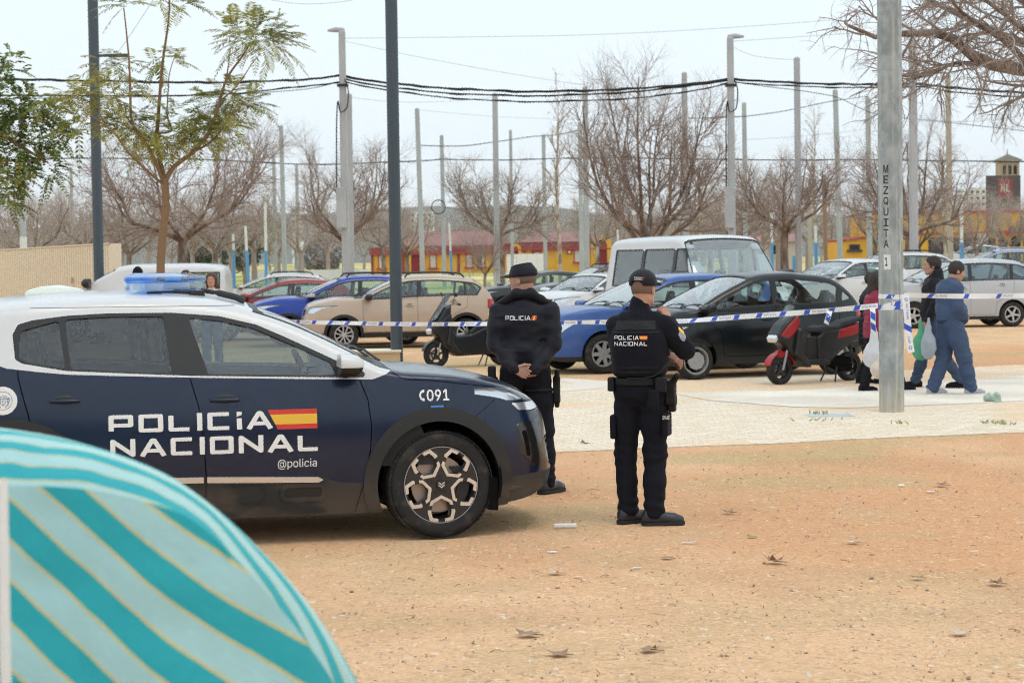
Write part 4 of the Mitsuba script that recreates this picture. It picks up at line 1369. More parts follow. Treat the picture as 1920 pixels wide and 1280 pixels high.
blue = vbar(1.705, 1.770, 1.0, True)
lower = vbar(1.650, 1.700, 1.0, False)
add('dome', tri(blue), 'g_beacon', LB, smooth=45, tw=tw)
add('clear_lens', tri(lower), 'g_beacon_clear', LB, smooth=45, tw=tw)
for s_ in (-1, 1):
    for x, y, l in ((-1.66, .17, .20), (-1.82, .38, .13), (-1.93, .50, .07)):
        c = trimesh.creation.box((l * .9, .03, .045)); c.apply_transform(trimesh.transformations.rotation_matrix(s_ * math.radians(-55 + 40), (0, 0, 1))); c.apply_translation((x, s_ * y, 1.682))
        add('lamp_module', c, 'm_led', LB, smooth=False, tw=tw)
        for q in np.linspace(-.4, .4, 5):
            pass
fk2 = newkey('bracket', LB)
br = [rbox(-1.80, -1.52, -.36, .36, 1.632, 1.652, .008), rbox(-1.86, -1.76, -.46, -.36, 1.585, 1.655, .012), rbox(-1.58, -1.48, -.42, -.32, 1.585, 1.655, .012), rbox(-1.86, -1.76, .36, .46, 1.585, 1.655, .012), rbox(-1.62, -1.52, .3, .4, 1.585, 1.655, .012)]
d = mikit.ply(cat(br), 'm_black_plastic', smooth=30); d['to_world'] = tw; scene[fk2] = d
add('cable', tube(smooth_curve([(-1.50, -.30, 1.655), (-1.42, -.32, 1.64), (-1.34, -.36, 1.62), (-1.27, -.40, 1.60), (-1.22, -.42, 1.575)], 14), [.012] * 5 + [.022] * 9, 8, True), 'm_black_plastic', LB, tw=tw)
# ---------------------------------------------------------------- poles, lamps and cables
def height_at(px, py, Y):
    return float(P(px, py, Y)[2])


def square_pole(name, label, px, ytop, Y, w=0.25, m='m_pole', group=None, base=None, lean=0.0, octo=True, taper=.92, cat_='pole', ybase=None):
    """a chamfered post whose top is seen at (px, ytop) at the distance Y"""
    t = P(px, ytop, Y); z0 = float(GZ(Y)) - 0.05
    bxy = P(px if base is None else base, 500, Y)
    k = thing(name, label, cat_, group)
    h = w / 2; c = h * 0.30
    s8 = np.array([(h, -h + c), (h, h - c), (h - c, h), (-h + c, h), (-h, h - c), (-h, -h + c), (-h + c, -h), (h - c, -h)])
    b = np.array([bxy[0], Y, z0]); tp = np.array([t[0] if base is None else t[0], Y, t[2]])
    if base is None: b[0] = tp[0]
    v = np.vstack([np.c_[b[0] + s8[:, 0], b[1] + s8[:, 1], np.full(8, b[2])], np.c_[tp[0] + s8[:, 0] * taper, tp[1] + s8[:, 1] * taper, np.full(8, tp[2])], np.c_[tp[0] + s8[:, 0] * taper * .5, tp[1] + s8[:, 1] * taper * .5, np.full(8, tp[2] + w * .25)]])
    i = np.arange(8); j = (i + 1) % 8
    q = np.vstack([np.stack([i, j, j + 8, i + 8], 1), np.stack([i + 8, j + 8, j + 16, i + 16], 1)])
    f = np.vstack([q[:, [0, 1, 2]], q[:, [0, 2, 3]], [[16, 16 + a, 17 + a] for a in range(1, 7)]])
    add('shaft', tm(v, f), m, k, smooth=False)
    return k, b, tp


def band(k, nm, b, tp, z0, z1, w, m):
    """painted band round the foot of a post"""
    f0, f1 = (z0 - b[2]) / (tp[2] - b[2]), (z1 - b[2]) / (tp[2] - b[2])
    p0, p1 = b + (tp - b) * f0, b + (tp - b) * f1
    h = w / 2 + .006
    v = np.array([(c[0] + sx * h, c[1] + sy * h, c[2]) for c in (p0, p1) for sx, sy in ((-1, -1), (1, -1), (1, 1), (-1, 1))])
    i = np.arange(4); j = (i + 1) % 4
    q = np.stack([i, j, j + 4, i + 4], 1)
    add(nm, tm(v, np.vstack([q[:, [0, 1, 2]], q[:, [0, 2, 3]]])), m, k, smooth=False)


# the nearest post, galvanised, eight sided
MP = G(1672, 772)
def near_post():
    k = thing('galvanised_post', 'thick galvanised steel post in front right with black stencilled letters and barrier tape', 'post')
    w = 0.265; h = w / 2; c = h * 0.62
    x, y = MP[0], MP[1]
    s8 = np.array([(h, -h + c), (h, h - c), (h - c, h), (-h + c, h), (-h, h - c), (-h, -h + c), (-h + c, -h), (h - c, -h)])
    a = math.radians(14); R2 = np.array([[math.cos(a), -math.sin(a)], [math.sin(a), math.cos(a)]])
    s8 = s8 @ R2.T
    zs = [-.1, 2, 4, 6, 8.6]; sc = [1.02, 1, .99, .975, .96]
    v = np.vstack([np.c_[x + s8[:, 0] * q, y + s8[:, 1] * q, np.full(8, z)] for z, q in zip(zs, sc)])
    f = []
    for l in range(4):
        for i in range(8):
            j = (i + 1) % 8
            f += [[l * 8 + i, l * 8 + j, l * 8 + 8 + j], [l * 8 + i, l * 8 + 8 + j, l * 8 + 8 + i]]
    add('shaft', tm(v, f), 'm_galv', k, smooth=False)
    return k, s8 + [x, y]
NPK, NP8 = near_post()
# letters stencilled down its left face
def on_face(poly, p0, p1, z, lift=0.002):
    """polygon (u, z) laid on the vertical face from p0 to p1 (u measured from p0)"""
    p0, p1 = np.append(p0, 0), np.append(p1, 0)
    e = (p1 - p0) / np.linalg.norm(p1 - p0); n = np.array([e[1], -e[0], 0])
    fm = flat_mesh(poly, .3)
    return tm(p0 + fm.vertices[:, :1] * e + [0, 0, z] + fm.vertices[:, 1:2] * [0, 0, 1] + n * lift, fm.faces)
plain('m_stencil', (.03, .032, .035), .7)
_a, _b = NP8[5], NP8[6]          # the face that looks towards the left front
_e = sorted(range(8), key=lambda i: NP8[i][1] + NP8[(i + 1) % 8][1])[:3]
_faces = sorted(((NP8[i], NP8[(i + 1) % 8]) for i in _e), key=lambda f: f[0][0] + f[1][0])
_lf = _faces[0]
_lf = (_lf[0], _lf[1]) if _lf[0][0] < _lf[1][0] else (_lf[1], _lf[0])
_lw = float(np.linalg.norm(_lf[1] - _lf[0]))
zt_, zb_ = height_at(1655, 308, MP[1]), height_at(1655, 468, MP[1])
_lh = (zt_ - zb_) / 8.0
for i, ch in enumerate('MEZQUITA'):
    tp_ = text_poly(ch, True)
    tp_ = fit(tp_, _lw * .18, _lw * .70, 0, _lh * .76)
    add('letter', on_face(tp_, *_lf, zt_ - _lh * (i + .85)), 'm_stencil', NPK, smooth=False)
add('letter', on_face(fit(text_poly('1', True), _lw * .3, _lw * .6, 0, .10).buffer(.0), *_lf, zb_ - .19, .004), 'm_stencil', NPK, smooth=False)
add('number_label', on_face(sg.box(_lw * .18, -.02, _lw * .9, .15), *_lf, zb_ - .21), 'm_pole_white', NPK, smooth=False)

# two dark lamp posts
def lamp_post(px0, y0, px1, y1, Y, w, label, arm=None):
    k = thing('lamp_post', label, 'lamp post')
    b, t = P(px0, y0, Y), P(px1, y1, Y)
    x = (b[0] + t[0]) / 2
    ht = 9.0
    ang = np.arange(24) * 2 * np.pi / 24
    r = w / 2 * (1 - .045 * (np.cos(ang * 6) > .5))
    z0 = float(GZ(Y)) - .05
    v = np.vstack([np.c_[x + r * np.cos(ang), Y + r * np.sin(ang), np.full(24, z)] for z in (z0, ht)])
    i = np.arange(24); j = (i + 1) % 24
    q = np.stack([i, j, j + 24, i + 24], 1)
    add('shaft', tm(v, np.vstack([q[:, [0, 1, 2]], q[:, [0, 2, 3]]])), 'm_pole_dark', k, smooth=35)
    add('base_plate', bx(x - w * .9, x + w * .9, Y - w * .9, Y + w * .9, z0, z0 + .09), 'm_pole_dark', k)
    if arm:
        z = height_at(px0, arm[1], Y); L = P(arm[0], arm[1], Y)[0] - x
        add('lamp_arm', rbox(x, x + L * .45, Y - .03, Y + .03, z - .03, z + .03, .012), 'm_pole_dark', k)
        add('lamp_head', rbox(x + L * .40, x + L, Y - .13, Y + .13, z - .035, z + .035, .02), 'm_pole_dark', k)
    else:
        add('lamp_head', rbox(x - .1, x + .75, Y - .14, Y + .14, ht - .05, ht + .04, .02), 'm_pole_dark', k)
    return k
lamp_post(745, 690, 733, 0, 34.2, .215, 'dark grey round lamp post behind the police car bonnet')
lamp_post(185, 457, 173, 0, 47.0, .245, 'dark grey lamp post behind the beige fence, with a short lamp arm', arm=(241, 105))

# concrete street lamps carrying the cable bundles
LAMPS = []
for px, yt, Y, side, lab in ((641, 60, 66.0, -1, 'concrete lamp post left of centre holding thick cable bundles'), (1369, 72, 68.0, 1, 'concrete lamp post right of centre holding thick cable bundles')):
    k, b, t = square_pole('street_lamp', lab, px, yt, Y, .27, cat_='street lamp', taper=.8, group=None)
    hx = t[0] + side * .02
    add('lamp_head', tri(hull([((hx - side * .05, Y, t[2] + .06), .07), ((hx + side * .18, Y, t[2] + .07), .09), ((hx + side * .42, Y, t[2] + .05), .045)], 12)), 'm_pole', k)
    add('cable_clamp', bx(t[0] - .18, t[0] + .18, Y - .18, Y + .18, height_at(px, 160, Y) - .05, height_at(px, 160, Y) + .03), 'm_black_plastic', k)
    add('meter_box', rbox(b[0] - .26, b[0] + .06, Y - .32, Y - .14, height_at(px, 428, Y), height_at(px, 352, Y), .02), 'm_pole', k)
    dr_ = [P(px + 6, 150, Y), P(px + 13, 172, Y), P(px + 10, 205, Y), P(px - 2, 212, Y), P(px - 6, 190, Y), P(px - 9, 250, Y), P(px - 8, 400, Y)]
    dr_ = [q - [0, .2, 0] for q in dr_]
    add('drop_cable', tube(smooth_curve(dr_, 40), .022, 5), 'm_cable', k)
    LAMPS.append((k, b, t))

POLES = [  # px, top y, distance, width, material, label
    (654, 178, 74, .24, 'm_pole', 'slim grey post just right of the left concrete lamp post'), (782, 205, 100, .25, 'm_pole', 'grey post right of the dark central lamp post'),
    (828, 255, 121, .25, 'm_pole', 'shorter grey post with a coil of wire at half height'), (928, 177, 90, .27, 'm_pole', 'grey post behind the left officer, beside a small round bare tree'),
    (1097, 165, 88, .25, 'm_pole', 'tall grey post left of the large bare tree'), (1087, 232, 112, .25, 'm_pole', 'lower grey post standing against the tall one left of the large tree'),
    (1019, 255, 122, .25, 'm_pole', 'grey post beside the thin pale young tree'), (1283, 138, 84, .24, 'm_pole', 'grey post rising through the right side of the large bare tree'),
    (1395, 194, 104, .24, 'm_pole', 'grey post right of the right concrete lamp post'), (1494, 110, 76, .24, 'm_pole', 'tall grey post over the round bare tree on the right'),
    (1566, 170, 92, .24, 'm_pole', 'leaning grey post right of the round bare tree'), (1627, 184, 95, .24, 'm_pole', 'grey post just left of the galvanised post'),
    (1711, 76, 66, .27, 'm_pole', 'grey post just right of the galvanised post'), (1777, 142, 82, .22, 'm_pole_wood', 'pale brownish post in front of the yellow building'),
    (527, 237, 112, .25, 'm_pole', 'tall grey post left of the spreading bare tree'), (513, 292, 140, .25, 'm_pole', 'short grey post beside the tall one left of the spreading tree'),
    (556, 310, 150, .25, 'm_pole', 'far grey post under the left branches of the spreading tree'), (1517, 375, 92, .2, 'm_pole_wood', 'short wooden post beside the round bare tree'),
    (1545, 330, 98, .2, 'm_pole_brown', 'rusty brown post right of the round bare tree'), (133, 315, 150, .22, 'm_pole', 'far grey post left of the dark lamp post'), (40, 195, 88, .25, 'm_pole', 'grey post with a white foot behind the beige fence'),
    (957, 245, 120, .2, 'm_pole', 'thin grey post among the twigs of the small round tree'), (1117, 330, 140, .2, 'm_pole', 'far slim post behind the large bare tree, left side')]
PT = {}
for i, (px, yt, Y, w, m, lab) in enumerate(POLES):
    lean = {782: 793, 828: 833, 1566: 1577, 1777: 1783, 1711: 1714, 527: 534, 1097: 1100}.get(px, px + 4)
    k, b, t = square_pole('utility_post', lab, px, yt, Y, w, m, base=lean)
    PT[px] = (k, b, t)
    if px == 40: band(k, 'white_foot', b, t, height_at(47, 470, Y), height_at(47, 444, Y), w, 'm_pole_white')
# white posts with blue feet
for px, yt, Y, lab in ((497, 380, 100, 'white stake with blue foot, first from the left'), (460, 425, 104, 'slanting white stake with blue foot, second group left'), (437, 440, 110, 'white stake with blue foot above the white estate car'),
                       (842, 420, 125, 'white stake with blue foot in front of the left yellow building'), (1529, 425, 96, 'white stake with blue foot near the wooden post'), (1802, 375, 88, 'white stake with blue foot before the right yellow building'),
                       (1158, 432, 130, 'white stake behind the white minibus'), (1446, 400, 110, 'white stake right of the white minibus')):
    k, b, t = square_pole('painted_stake', lab, px, yt, Y, .14, 'm_pole_white', base=px + (6 if px in (460, 842) else 2), cat_='stake')
    zz = height_at(px, 470, Y) if px < 1000 else height_at(px, 455, Y)
    band(k, 'blue_foot', b, t, float(GZ(Y)), max(zz, 1.2), .14, 'm_pole_blue')


def cable(label, pts, Ys, r, sag=0.0, m='m_cable', n=26, wob=0.0, strands=1, name='cable', group=None):
    """cable through photograph pixels taken at the distances Ys"""
    q = np.array([P(px, py, Y) for (px, py), Y in zip(pts, Ys)])
    c = smooth_curve(q, n)
    r = r * .62
    ms = [tube(c, r, 5)]
    for s_ in range(1, strands):
        t = np.linspace(0, 1, n)
        off = np.stack([0 * t, 0.02 * np.sin(40 * t + s_), .022 * np.sin(31 * t + 2 * s_) + .014 * np.sin(77 * t + s_)], 1)
        ms.append(tube(c + off, r * .8, 4))
    return add(name, cat(ms), m, smooth=40, label=label, cat='cable', group=group)


YL = (66.0, 68.0)
cable('thick upper cable bundle from the left frame edge to the left lamp post', [(-30, 148), (180, 152), (400, 155), (560, 150), (640, 142)], [60, 62, 64, 65, 66], .045, strands=3, n=60)
cable('lower cable bundle from the left frame edge to the left lamp post', [(-30, 178), (200, 180), (420, 177), (560, 163), (640, 155)], [60, 62, 64, 65, 66], .035, strands=2, n=60)
cable('sagging thin cable below the left bundles', [(-30, 185), (200, 183), (400, 178), (570, 168), (640, 152)], [60, 62, 64, 65, 66], .02)
cable('upper thick cable bundle between the two concrete lamp posts', [(640, 142), (720, 155), (860, 167), (1000, 172), (1180, 167), (1300, 157), (1369, 149)], [66, 66.3, 66.6, 67, 67.4, 67.7, 68], .05, strands=3, n=90)
cable('middle cable bundle between the two concrete lamp posts', [(640, 148), (720, 162), (860, 176), (1000, 180), (1180, 173), (1300, 160), (1369, 151)], [66, 66.3, 66.6, 67, 67.4, 67.7, 68], .04, strands=2, n=90)
cable('lowest cable bundle between the two concrete lamp posts', [(640, 153), (720, 168), (860, 185), (1000, 191), (1180, 185), (1300, 170), (1369, 156)], [66, 66.3, 66.6, 67, 67.4, 67.7, 68], .032, strands=2, n=90)
cable('thick cable bundle from the right lamp post to the right frame edge', [(1369, 148), (1500, 156), (1645, 159), (1711, 158), (1800, 166), (1960, 176)], [68, 67.5, 66.8, 66, 64, 62], .05, strands=3, n=60)
cable('lower cable from the right lamp post to the right frame edge', [(1369, 154), (1500, 162), (1645, 165), (1711, 163), (1800, 174), (1960, 184)], [68, 67.5, 66.8, 66, 64, 62], .03, strands=2, n=60)
cable('slanting cable from the right lamp post down to a further post', [(1369, 152), (1440, 163), (1500, 170), (1560, 180), (1645, 215), (1760, 228), (1960, 250)], [68, 70, 72, 74, 76, 78, 80], .022)
cable('thin slanting cable right of the lamp post, rising to the right', [(1290, 222), (1369, 220), (1440, 213), (1560, 190), (1627, 181)], [84, 82, 84, 90, 95], .028)
cable('dark cable across the left trees at mid height', [(-30, 305), (150, 297), (400, 300), (560, 308), (780, 302), (828, 299)], [100, 104, 110, 114, 118, 121], .05, strands=2, n=60)
cable('dark cable across the right trees at mid height', [(828, 299), (950, 300), (1090, 296), (1283, 298), (1420, 300), (1620, 300), (1960, 304)], [121, 118, 112, 106, 104, 100, 98], .045, strands=2, n=60)
cable('cable sagging from the grey posts left of centre to the large tree', [(782, 272), (860, 274), (930, 266), (1019, 255), (1087, 244)], [100, 105, 110, 118, 112], .04, n=40)
for i, (a, b_, c_, Y, lab) in enumerate([((640, 72), (1000, 68), (1560, 38), 67, 'thin wire high across the sky from the left lamp post'), ((640, 76), (800, 110), (1097, 160), 74, 'thin wire descending right from the left lamp post'),
                                   ((1369, 78), (1490, 70), (1700, 55), 68, 'thin wire rising right from the right lamp post'), ((1369, 85), (1420, 106), (1494, 112), 72, 'short sagging wire right of the right lamp post'),
                                   ((500, -2), (580, 8), (680, -4), 60, 'wire loop at the top edge of the picture'), ((654, 182), (780, 192), (928, 182), 82, 'thin wire between grey posts left of centre'),
                                   ((1711, 218), (1800, 228), (1960, 205), 70, 'thin wire right of the galvanised post, upper'), ((1395, 262), (1560, 250), (1711, 226), 88, 'thin wire behind the round bare tree on the right'),
                                   ((220, 100), (255, 50), (290, -5), 52, 'thin slanting wire left of the feathery tree'), ((782, 206), (1000, 222), (1283, 226), 96, 'faint wire behind the large bare tree')]):
    cable(lab, [a, b_, c_], [Y, Y, Y], .011, m='m_wire', name='wire')
# the coil of spare cable on the post
coil = trimesh.creation.torus(.42, .03, major_sections=28, minor_sections=6)
coil.apply_transform(trimesh.transformations.rotation_matrix(math.pi / 2, (1, 0, 0))); coil.apply_translation(P(822, 388, 120.6))
add('cable_coil', coil, 'm_cable', PT[828][0])

# ---------------------------------------------------------------- fence of beige sheet metal
def fence():
    k = thing('metal_fence', 'beige corrugated sheet metal fence on the left behind the police car', 'fence')
    A, Bp = G(232, 700, None), None
    YA, YB = 50.0, 66.0
    a = P(206, 458, YA); b = P(-20, 471, YB); c = P(228, 458, YA - .2)
    L = math.hypot(b[0] - a[0], YB - YA)
    e = np.array([(b[0] - a[0]) / L, (YB - YA) / L, 0]); n = np.array([-e[1], e[0], 0]);
    if n[1] > 0: n = -n
    ns = 10; W = L / ns
    zt0, zt1 = a[2], b[2]
    plain('m_fence', (.70, .59, .42), .55)
    plain('m_fence_edge', (.50, .40, .26), .55)
    plain('m_fence_pale', (.78, .68, .51), .55)
    for s_ in range(ns):
        us, ds = [], []
        for r in range(6):
            u0 = s_ * W + W * r / 6
            us += [u0, u0 + W * .122, u0 + W * .128, u0 + W * .158]; ds += [0, 0, -.09, -.09]
        us.append((s_ + 1) * W); ds.append(0)
        us, ds = np.array(us), np.array(ds)
        jit = .012 * math.sin(s_ * 7.3)
        p = a * [1, 1, 0] + us[:, None] * e + (ds[:, None] + .004 * (s_ % 2) + 0) * n
        zt = zt0 + (zt1 - zt0) * us / L + jit
        m = len(us)
        v = np.vstack([np.c_[p[:, :2], np.zeros(m) - .05], np.c_[p[:, :2], zt]])
        i = np.arange(m - 1)
        q = np.stack([i, i + 1, i + 1 + m, i + m], 1)
        add('sheet', tm(v, np.vstack([q[:, [0, 1, 2]], q[:, [0, 2, 3]]])), 'm_fence', k, smooth=False)
    tb = tube([a + [0, 0, .01], b + [0, 0, .01]], .03, 4)
    add('top_rail', tb, 'm_fence_edge', k, smooth=False)
    g = c - a; 
    v = np.array([[a[0], a[1], -.05], [c[0], c[1] - .05, -.05], [c[0], c[1] - .05, c[2] + .02], [a[0], a[1], a[2] + .02], [c[0] * 1.13, c[1] + 5, -.05], [c[0] * 1.13, c[1] + 5, c[2] + .02]])
    add('corner_panel', tm(v, [[0, 1, 2], [0, 2, 3], [1, 4, 5], [1, 5, 2]]), 'm_fence_pale', k, smooth=False)
    h = a + e * 4.4 + n * .05; h[2] = height_at(137, 526, h[1])
    add('latch', bx(h[0] - .03, h[0] + .03, h[1] - .03, h[1] + .02, h[2] - .08, h[2] + .08), 'm_fence_edge', k)
fence()
# low block beside the lamp post
bk_ = thing('stone_block', 'low pale stone block at the foot of the dark lamp post', 'block')
plain('m_block', (.56, .44, .25), .85); plain('m_block_top', (.62, .55, .42), .85)
q0, q1 = G(640, 692), G(752, 690)
add('block', rbox(q0[0], q1[0] - .02, q1[1] - .1, q1[1] + .75, -.05, .27, .015), 'm_block', bk_)
add('cap', rbox(q0[0] - .02, q1[0], q1[1] - .13, q1[1] + .78, .265, .31, .012), 'm_block_top', bk_)
# ---------------------------------------------------------------- trees
def tubes_batch(Pn, Rn, sides=3):
    """many polylines with the same number of points: P (n, k, 3), R (n, k)"""
    Pn, Rn = np.asarray(Pn, float), np.asarray(Rn, float)
    n, k = Rn.shape
    t = np.gradient(Pn, axis=1); t /= np.linalg.norm(t, axis=2, keepdims=True) + 1e-12
    ref = np.where(np.abs(t[..., 2:]) < 0.9, [0, 0, 1.0], [1.0, 0, 0])
    a = np.cross(t, ref); a /= np.linalg.norm(a, axis=2, keepdims=True) + 1e-12
    b = np.cross(t, a)
    ang = np.arange(sides) * 2 * np.pi / sides
    v = (Pn[:, :, None] + Rn[:, :, None, None] * (np.cos(ang)[:, None] * a[:, :, None] + np.sin(ang)[:, None] * b[:, :, None])).reshape(-1, 3)
    i, j = np.meshgrid(np.arange(k - 1), np.arange(sides), indexing='ij')
    q = np.stack([i * sides + j, i * sides + (j + 1) % sides, (i + 1) * sides + (j + 1) % sides, (i + 1) * sides + j], -1).reshape(-1, 4)
    q = (q[None] + (np.arange(n) * k * sides)[:, None, None]).reshape(-1, 4)
    return tm(v, np.vstack([q[:, [0, 2, 1]], q[:, [0, 3, 2]]]))


def grow_level(rng, par, counts, length, radius, k=5, spread=0.8, up=0.25, start=0.25, wob=0.10, sh=None):
    """children of the polylines par = (P (n, k, 3), R (n, k))"""
    P0, R0 = par
    n, kk = R0.shape
    m = counts
    idx = np.repeat(np.arange(n), m)
    u = start + (1 - start) * (np.tile(np.arange(m), n) + rng.random(n * m)) / m
    f = u * (kk - 1); i0 = np.clip(f.astype(int), 0, kk - 2); w = (f - i0)[:, None]
    base = P0[idx, i0] * (1 - w) + P0[idx, i0 + 1] * w
    rb = R0[idx, i0] * (1 - w[:, 0]) + R0[idx, i0 + 1] * w[:, 0]
    t = P0[idx, i0 + 1] - P0[idx, i0]; t /= np.linalg.norm(t, axis=1, keepdims=True) + 1e-12
    side = rng.normal(size=t.shape); side -= (side * t).sum(1, keepdims=True) * t
    side /= np.linalg.norm(side, axis=1, keepdims=True)
    ang = spread * (0.6 + 0.7 * rng.random(len(t)))[:, None]
    d = np.cos(ang) * t + np.sin(ang) * side
    L = (length * (0.55 + 0.75 * rng.random(len(t))) * (1.1 - 0.45 * u))[:, None]
    pts = [base]
    for s_ in range(k - 1):
        d = d + rng.normal(size=d.shape) * wob + np.array([0, 0, up / (k - 1)])
        d /= np.linalg.norm(d, axis=1, keepdims=True)
        pts.append(pts[-1] + d * L / (k - 1))
    Pn = np.stack(pts, 1)
    r0 = np.minimum(rb * 0.75, radius * (0.7 + 0.6 * rng.random(len(t))))
    Rn = r0[:, None] * np.linspace(1, 0.45, k)[None]
    return Pn, Rn


def bare_tree(seed, H=7.0, fork=2.2, spread=2.8, main=6, dens=(6, 6, 5), lean=0.0, trunk_r=.15, up=.35, twig_r=.0085, twin=False):
    """(trunk mesh, crown mesh): a pollarded bare tree with a round crown"""
    rng = np.random.default_rng(seed)
    tp = np.array([[0, 0, -.15], [.02 * lean, 0, fork * .35], [.5 * lean, .03, fork * .7], [lean, 0, fork]])
    tr = [tube(smooth_curve(tp, 10), np.linspace(trunk_r * 1.25, trunk_r * .95, 10), 9)]
    if twin:
        tq = tp * [-.2, 1, 1] + [-.30, .05, 0]; tr.append(tube(smooth_curve(tq, 10), np.linspace(trunk_r, trunk_r * .8, 10), 9))
    mains, mr = [], []
    for i in range(main):
        a = 2 * np.pi * (i + .6 * rng.random()) / main
        el = math.radians(rng.uniform(22, 72))
        reach = spread * (.75 + .35 * rng.random()) * math.cos(el) ** .5
        top = fork + (H - fork) * (.25 + .75 * math.sin(el)) * (.8 + .3 * rng.random())
        s0 = tp[-1] if not (twin and i % 2) else tq[-1]
        e = np.array([s0[0] + reach * math.cos(a), reach * math.sin(a), top * .93])
        mid = s0 + (e - s0) * .45 + np.array([reach * .18 * math.cos(a), reach * .18 * math.sin(a), -.10 * (top - fork)]) + rng.normal(size=3) * .10
        c = smooth_curve([s0 - [0, 0, .12], s0 + (mid - s0) * .4 + rng.normal(size=3) * .06, mid, mid + (e - mid) * .55 + rng.normal(size=3) * .14, e], 9)
        mains.append(c); mr.append(np.linspace(trunk_r * .50, trunk_r * .10, 9))
    A = (np.array(mains), np.array(mr))
    s = spread / 2.8
    B_ = grow_level(rng, A, dens[0], 1.9 * s, trunk_r * .20, 6, .70, up * .9, .18, .14)
    C_ = grow_level(rng, B_, dens[1], 1.0 * s, .016, 5, .75, up * .8, .12, .18)
    D_ = grow_level(rng, C_, dens[2], .62 * s, twig_r, 4, .75, up * .5, .1, .18)
    tr += [tubes_batch(*A, 6)]
    crown = cat([tubes_batch(*B_, 4), tubes_batch(*C_, 3), tubes_batch(*D_, 3)])
    return cat(tr), crown


_tk = {}


def put_tree(name, label, px, Y, key, scale, rz=0.0, trunk='m_bark', twig='m_twig', group=None, dx=0):
    tmesh, cmesh = _tk[key]
    x = P(px, 500, Y)[0]
    tw_ = place(x, Y, float(GZ(Y)) - .05, rz, scale)
    k = thing(name, label, 'tree', group)
    for part, mesh, m in (('trunk', tmesh, trunk), ('crown', cmesh, twig)):
        ck = (key, part)
        if ck not in _tk: _tk[ck] = mikit.ply(mesh, m, smooth=True)
        d = dict(_tk[ck]); d['bsdf'] = {'type': 'ref', 'id': m}; d['to_world'] = tw_
        scene[newkey(part, k)] = d
        if part == 'crown': tag(k + '__crown', kind='stuff')
    return k


_tk['round'] = bare_tree(11, 6.8, 2.9, 2.5, 8, (8, 7, 6), .10)
_tk['round2'] = bare_tree(23, 6.7, 2.7, 2.6, 8, (8, 7, 6), -.08)
_tk['big'] = bare_tree(5, 8.9, 2.3, 3.4, 11, (9, 8, 6), .05, .18, .55, twin=True)
_tk['wide'] = bare_tree(31, 6.6, 2.8, 3.4, 8, (8, 8, 6), .05, .16, .15)
_tk['small'] = bare_tree(47, 5.2, 1.9, 2.0, 7, (8, 7, 6), .06, .11, .15)
put_tree('bare_tree', 'spreading bare tree in front of the left concrete lamp post', 650, 78, 'round2', .98, 40)
put_tree('bare_tree', 'round bare tree behind the left officer, beside a grey post', 940, 92, 'round', 1.02, 200)
put_tree('bare_tree', 'largest bare tree, twin trunked, above the white minibus', 1222, 72, 'big', .97, 15)
put_tree('bare_tree', 'round bare tree just right of the white minibus', 1472, 76, 'round', .98, 80)
put_tree('bare_tree', 'bare tree just right of the galvanised post', 1702, 70, 'round2', .93, 150)
put_tree('bare_tree', 'wide dark bare tree behind the green feathery tree', 342, 66, 'wide', .98, 60)
for px, Y, key, sc, rz, lab in ((240, 110, 'small', 1.25, 0, 'small bare tree left, behind the beanie wearer'), (402, 105, 'round2', .92, 200, 'bare tree behind the woman in the cream jacket'), (62, 100, 'wide', .85, 10, 'bare tree above the beige fence at the left edge'),
                                (160, 128, 'round', 1.0, 310, 'far bare tree left of the dark lamp post'), (765, 125, 'small', 1.1, 120, 'small far bare tree right of the central lamp post'), (909, 88, 'small', .62, 70, 'thin young tree on the grass behind the beige car'),
                                (1640, 118, 'small', 1.25, 20, 'far bare tree behind the galvanised post'), (1832, 112, 'small', 1.0, 75, 'small bare tree in front of the right yellow building'), (1725, 120, 'small', 1.15, 160, 'far small tree at the left of the garage door'), (1900, 118, 'round2', .75, 30, 'bare tree at the right edge below the tower'),
                                (1390, 112, 'round', .95, 45, 'bare tree behind the right concrete lamp post'), (1330, 130, 'small', 1.2, 300, 'far bare tree over the minibus roof'), (720, 150, 'round2', 1.0, 20, 'far bare tree left of the dark central lamp post'), (460, 140, 'round', 1.0, 65, 'far bare tree between the stakes on the left'), (1120, 140, 'round2', .9, 250, 'far bare tree left of the white minibus')):
    put_tree('bare_tree', lab, px, Y, key, sc, rz, twig='m_twig_far' if Y > 95 else 'm_twig')


def plane_tree(seed, H, r):
    """slender young plane tree with a straight pale trunk and a few dry leaves"""
    rng = np.random.default_rng(seed)
    z = np.linspace(0, H, 12)
    c = np.c_[.05 * np.sin(z), .05 * np.cos(z * 1.3), z]
    tr = (c[None], np.linspace(r, r * .12, 12)[None])
    B_ = grow_level(rng, tr, 34, 1.3, .028, 6, .75, .35, .32, .12)
    C_ = grow_level(rng, B_, 6, .55, .011, 4, .7, .2, .2, .2)
    tips = np.concatenate([C_[0][:, -1], C_[0][:, 2]])
    tips = tips[rng.random(len(tips)) < .5]
    n = len(tips); q = rng.normal(size=(n, 3)); q /= np.linalg.norm(q, axis=1, keepdims=True)
    e = np.cross(q, [0, 0, 1.0]); s_ = .05
    v = np.stack([tips, tips + (q + e * .6) * s_, tips + q * 2 * s_ - [0, 0, .03], tips + (q - e * .6) * s_], 1).reshape(-1, 3)
    i = np.arange(n)[:, None] * 4
    leaves = tm(v, np.vstack([i + [0, 1, 2], i + [0, 2, 3]]))
    return tubes_batch(*tr, 8), cat([tubes_batch(*B_, 4), tubes_batch(*C_, 3)]), leaves


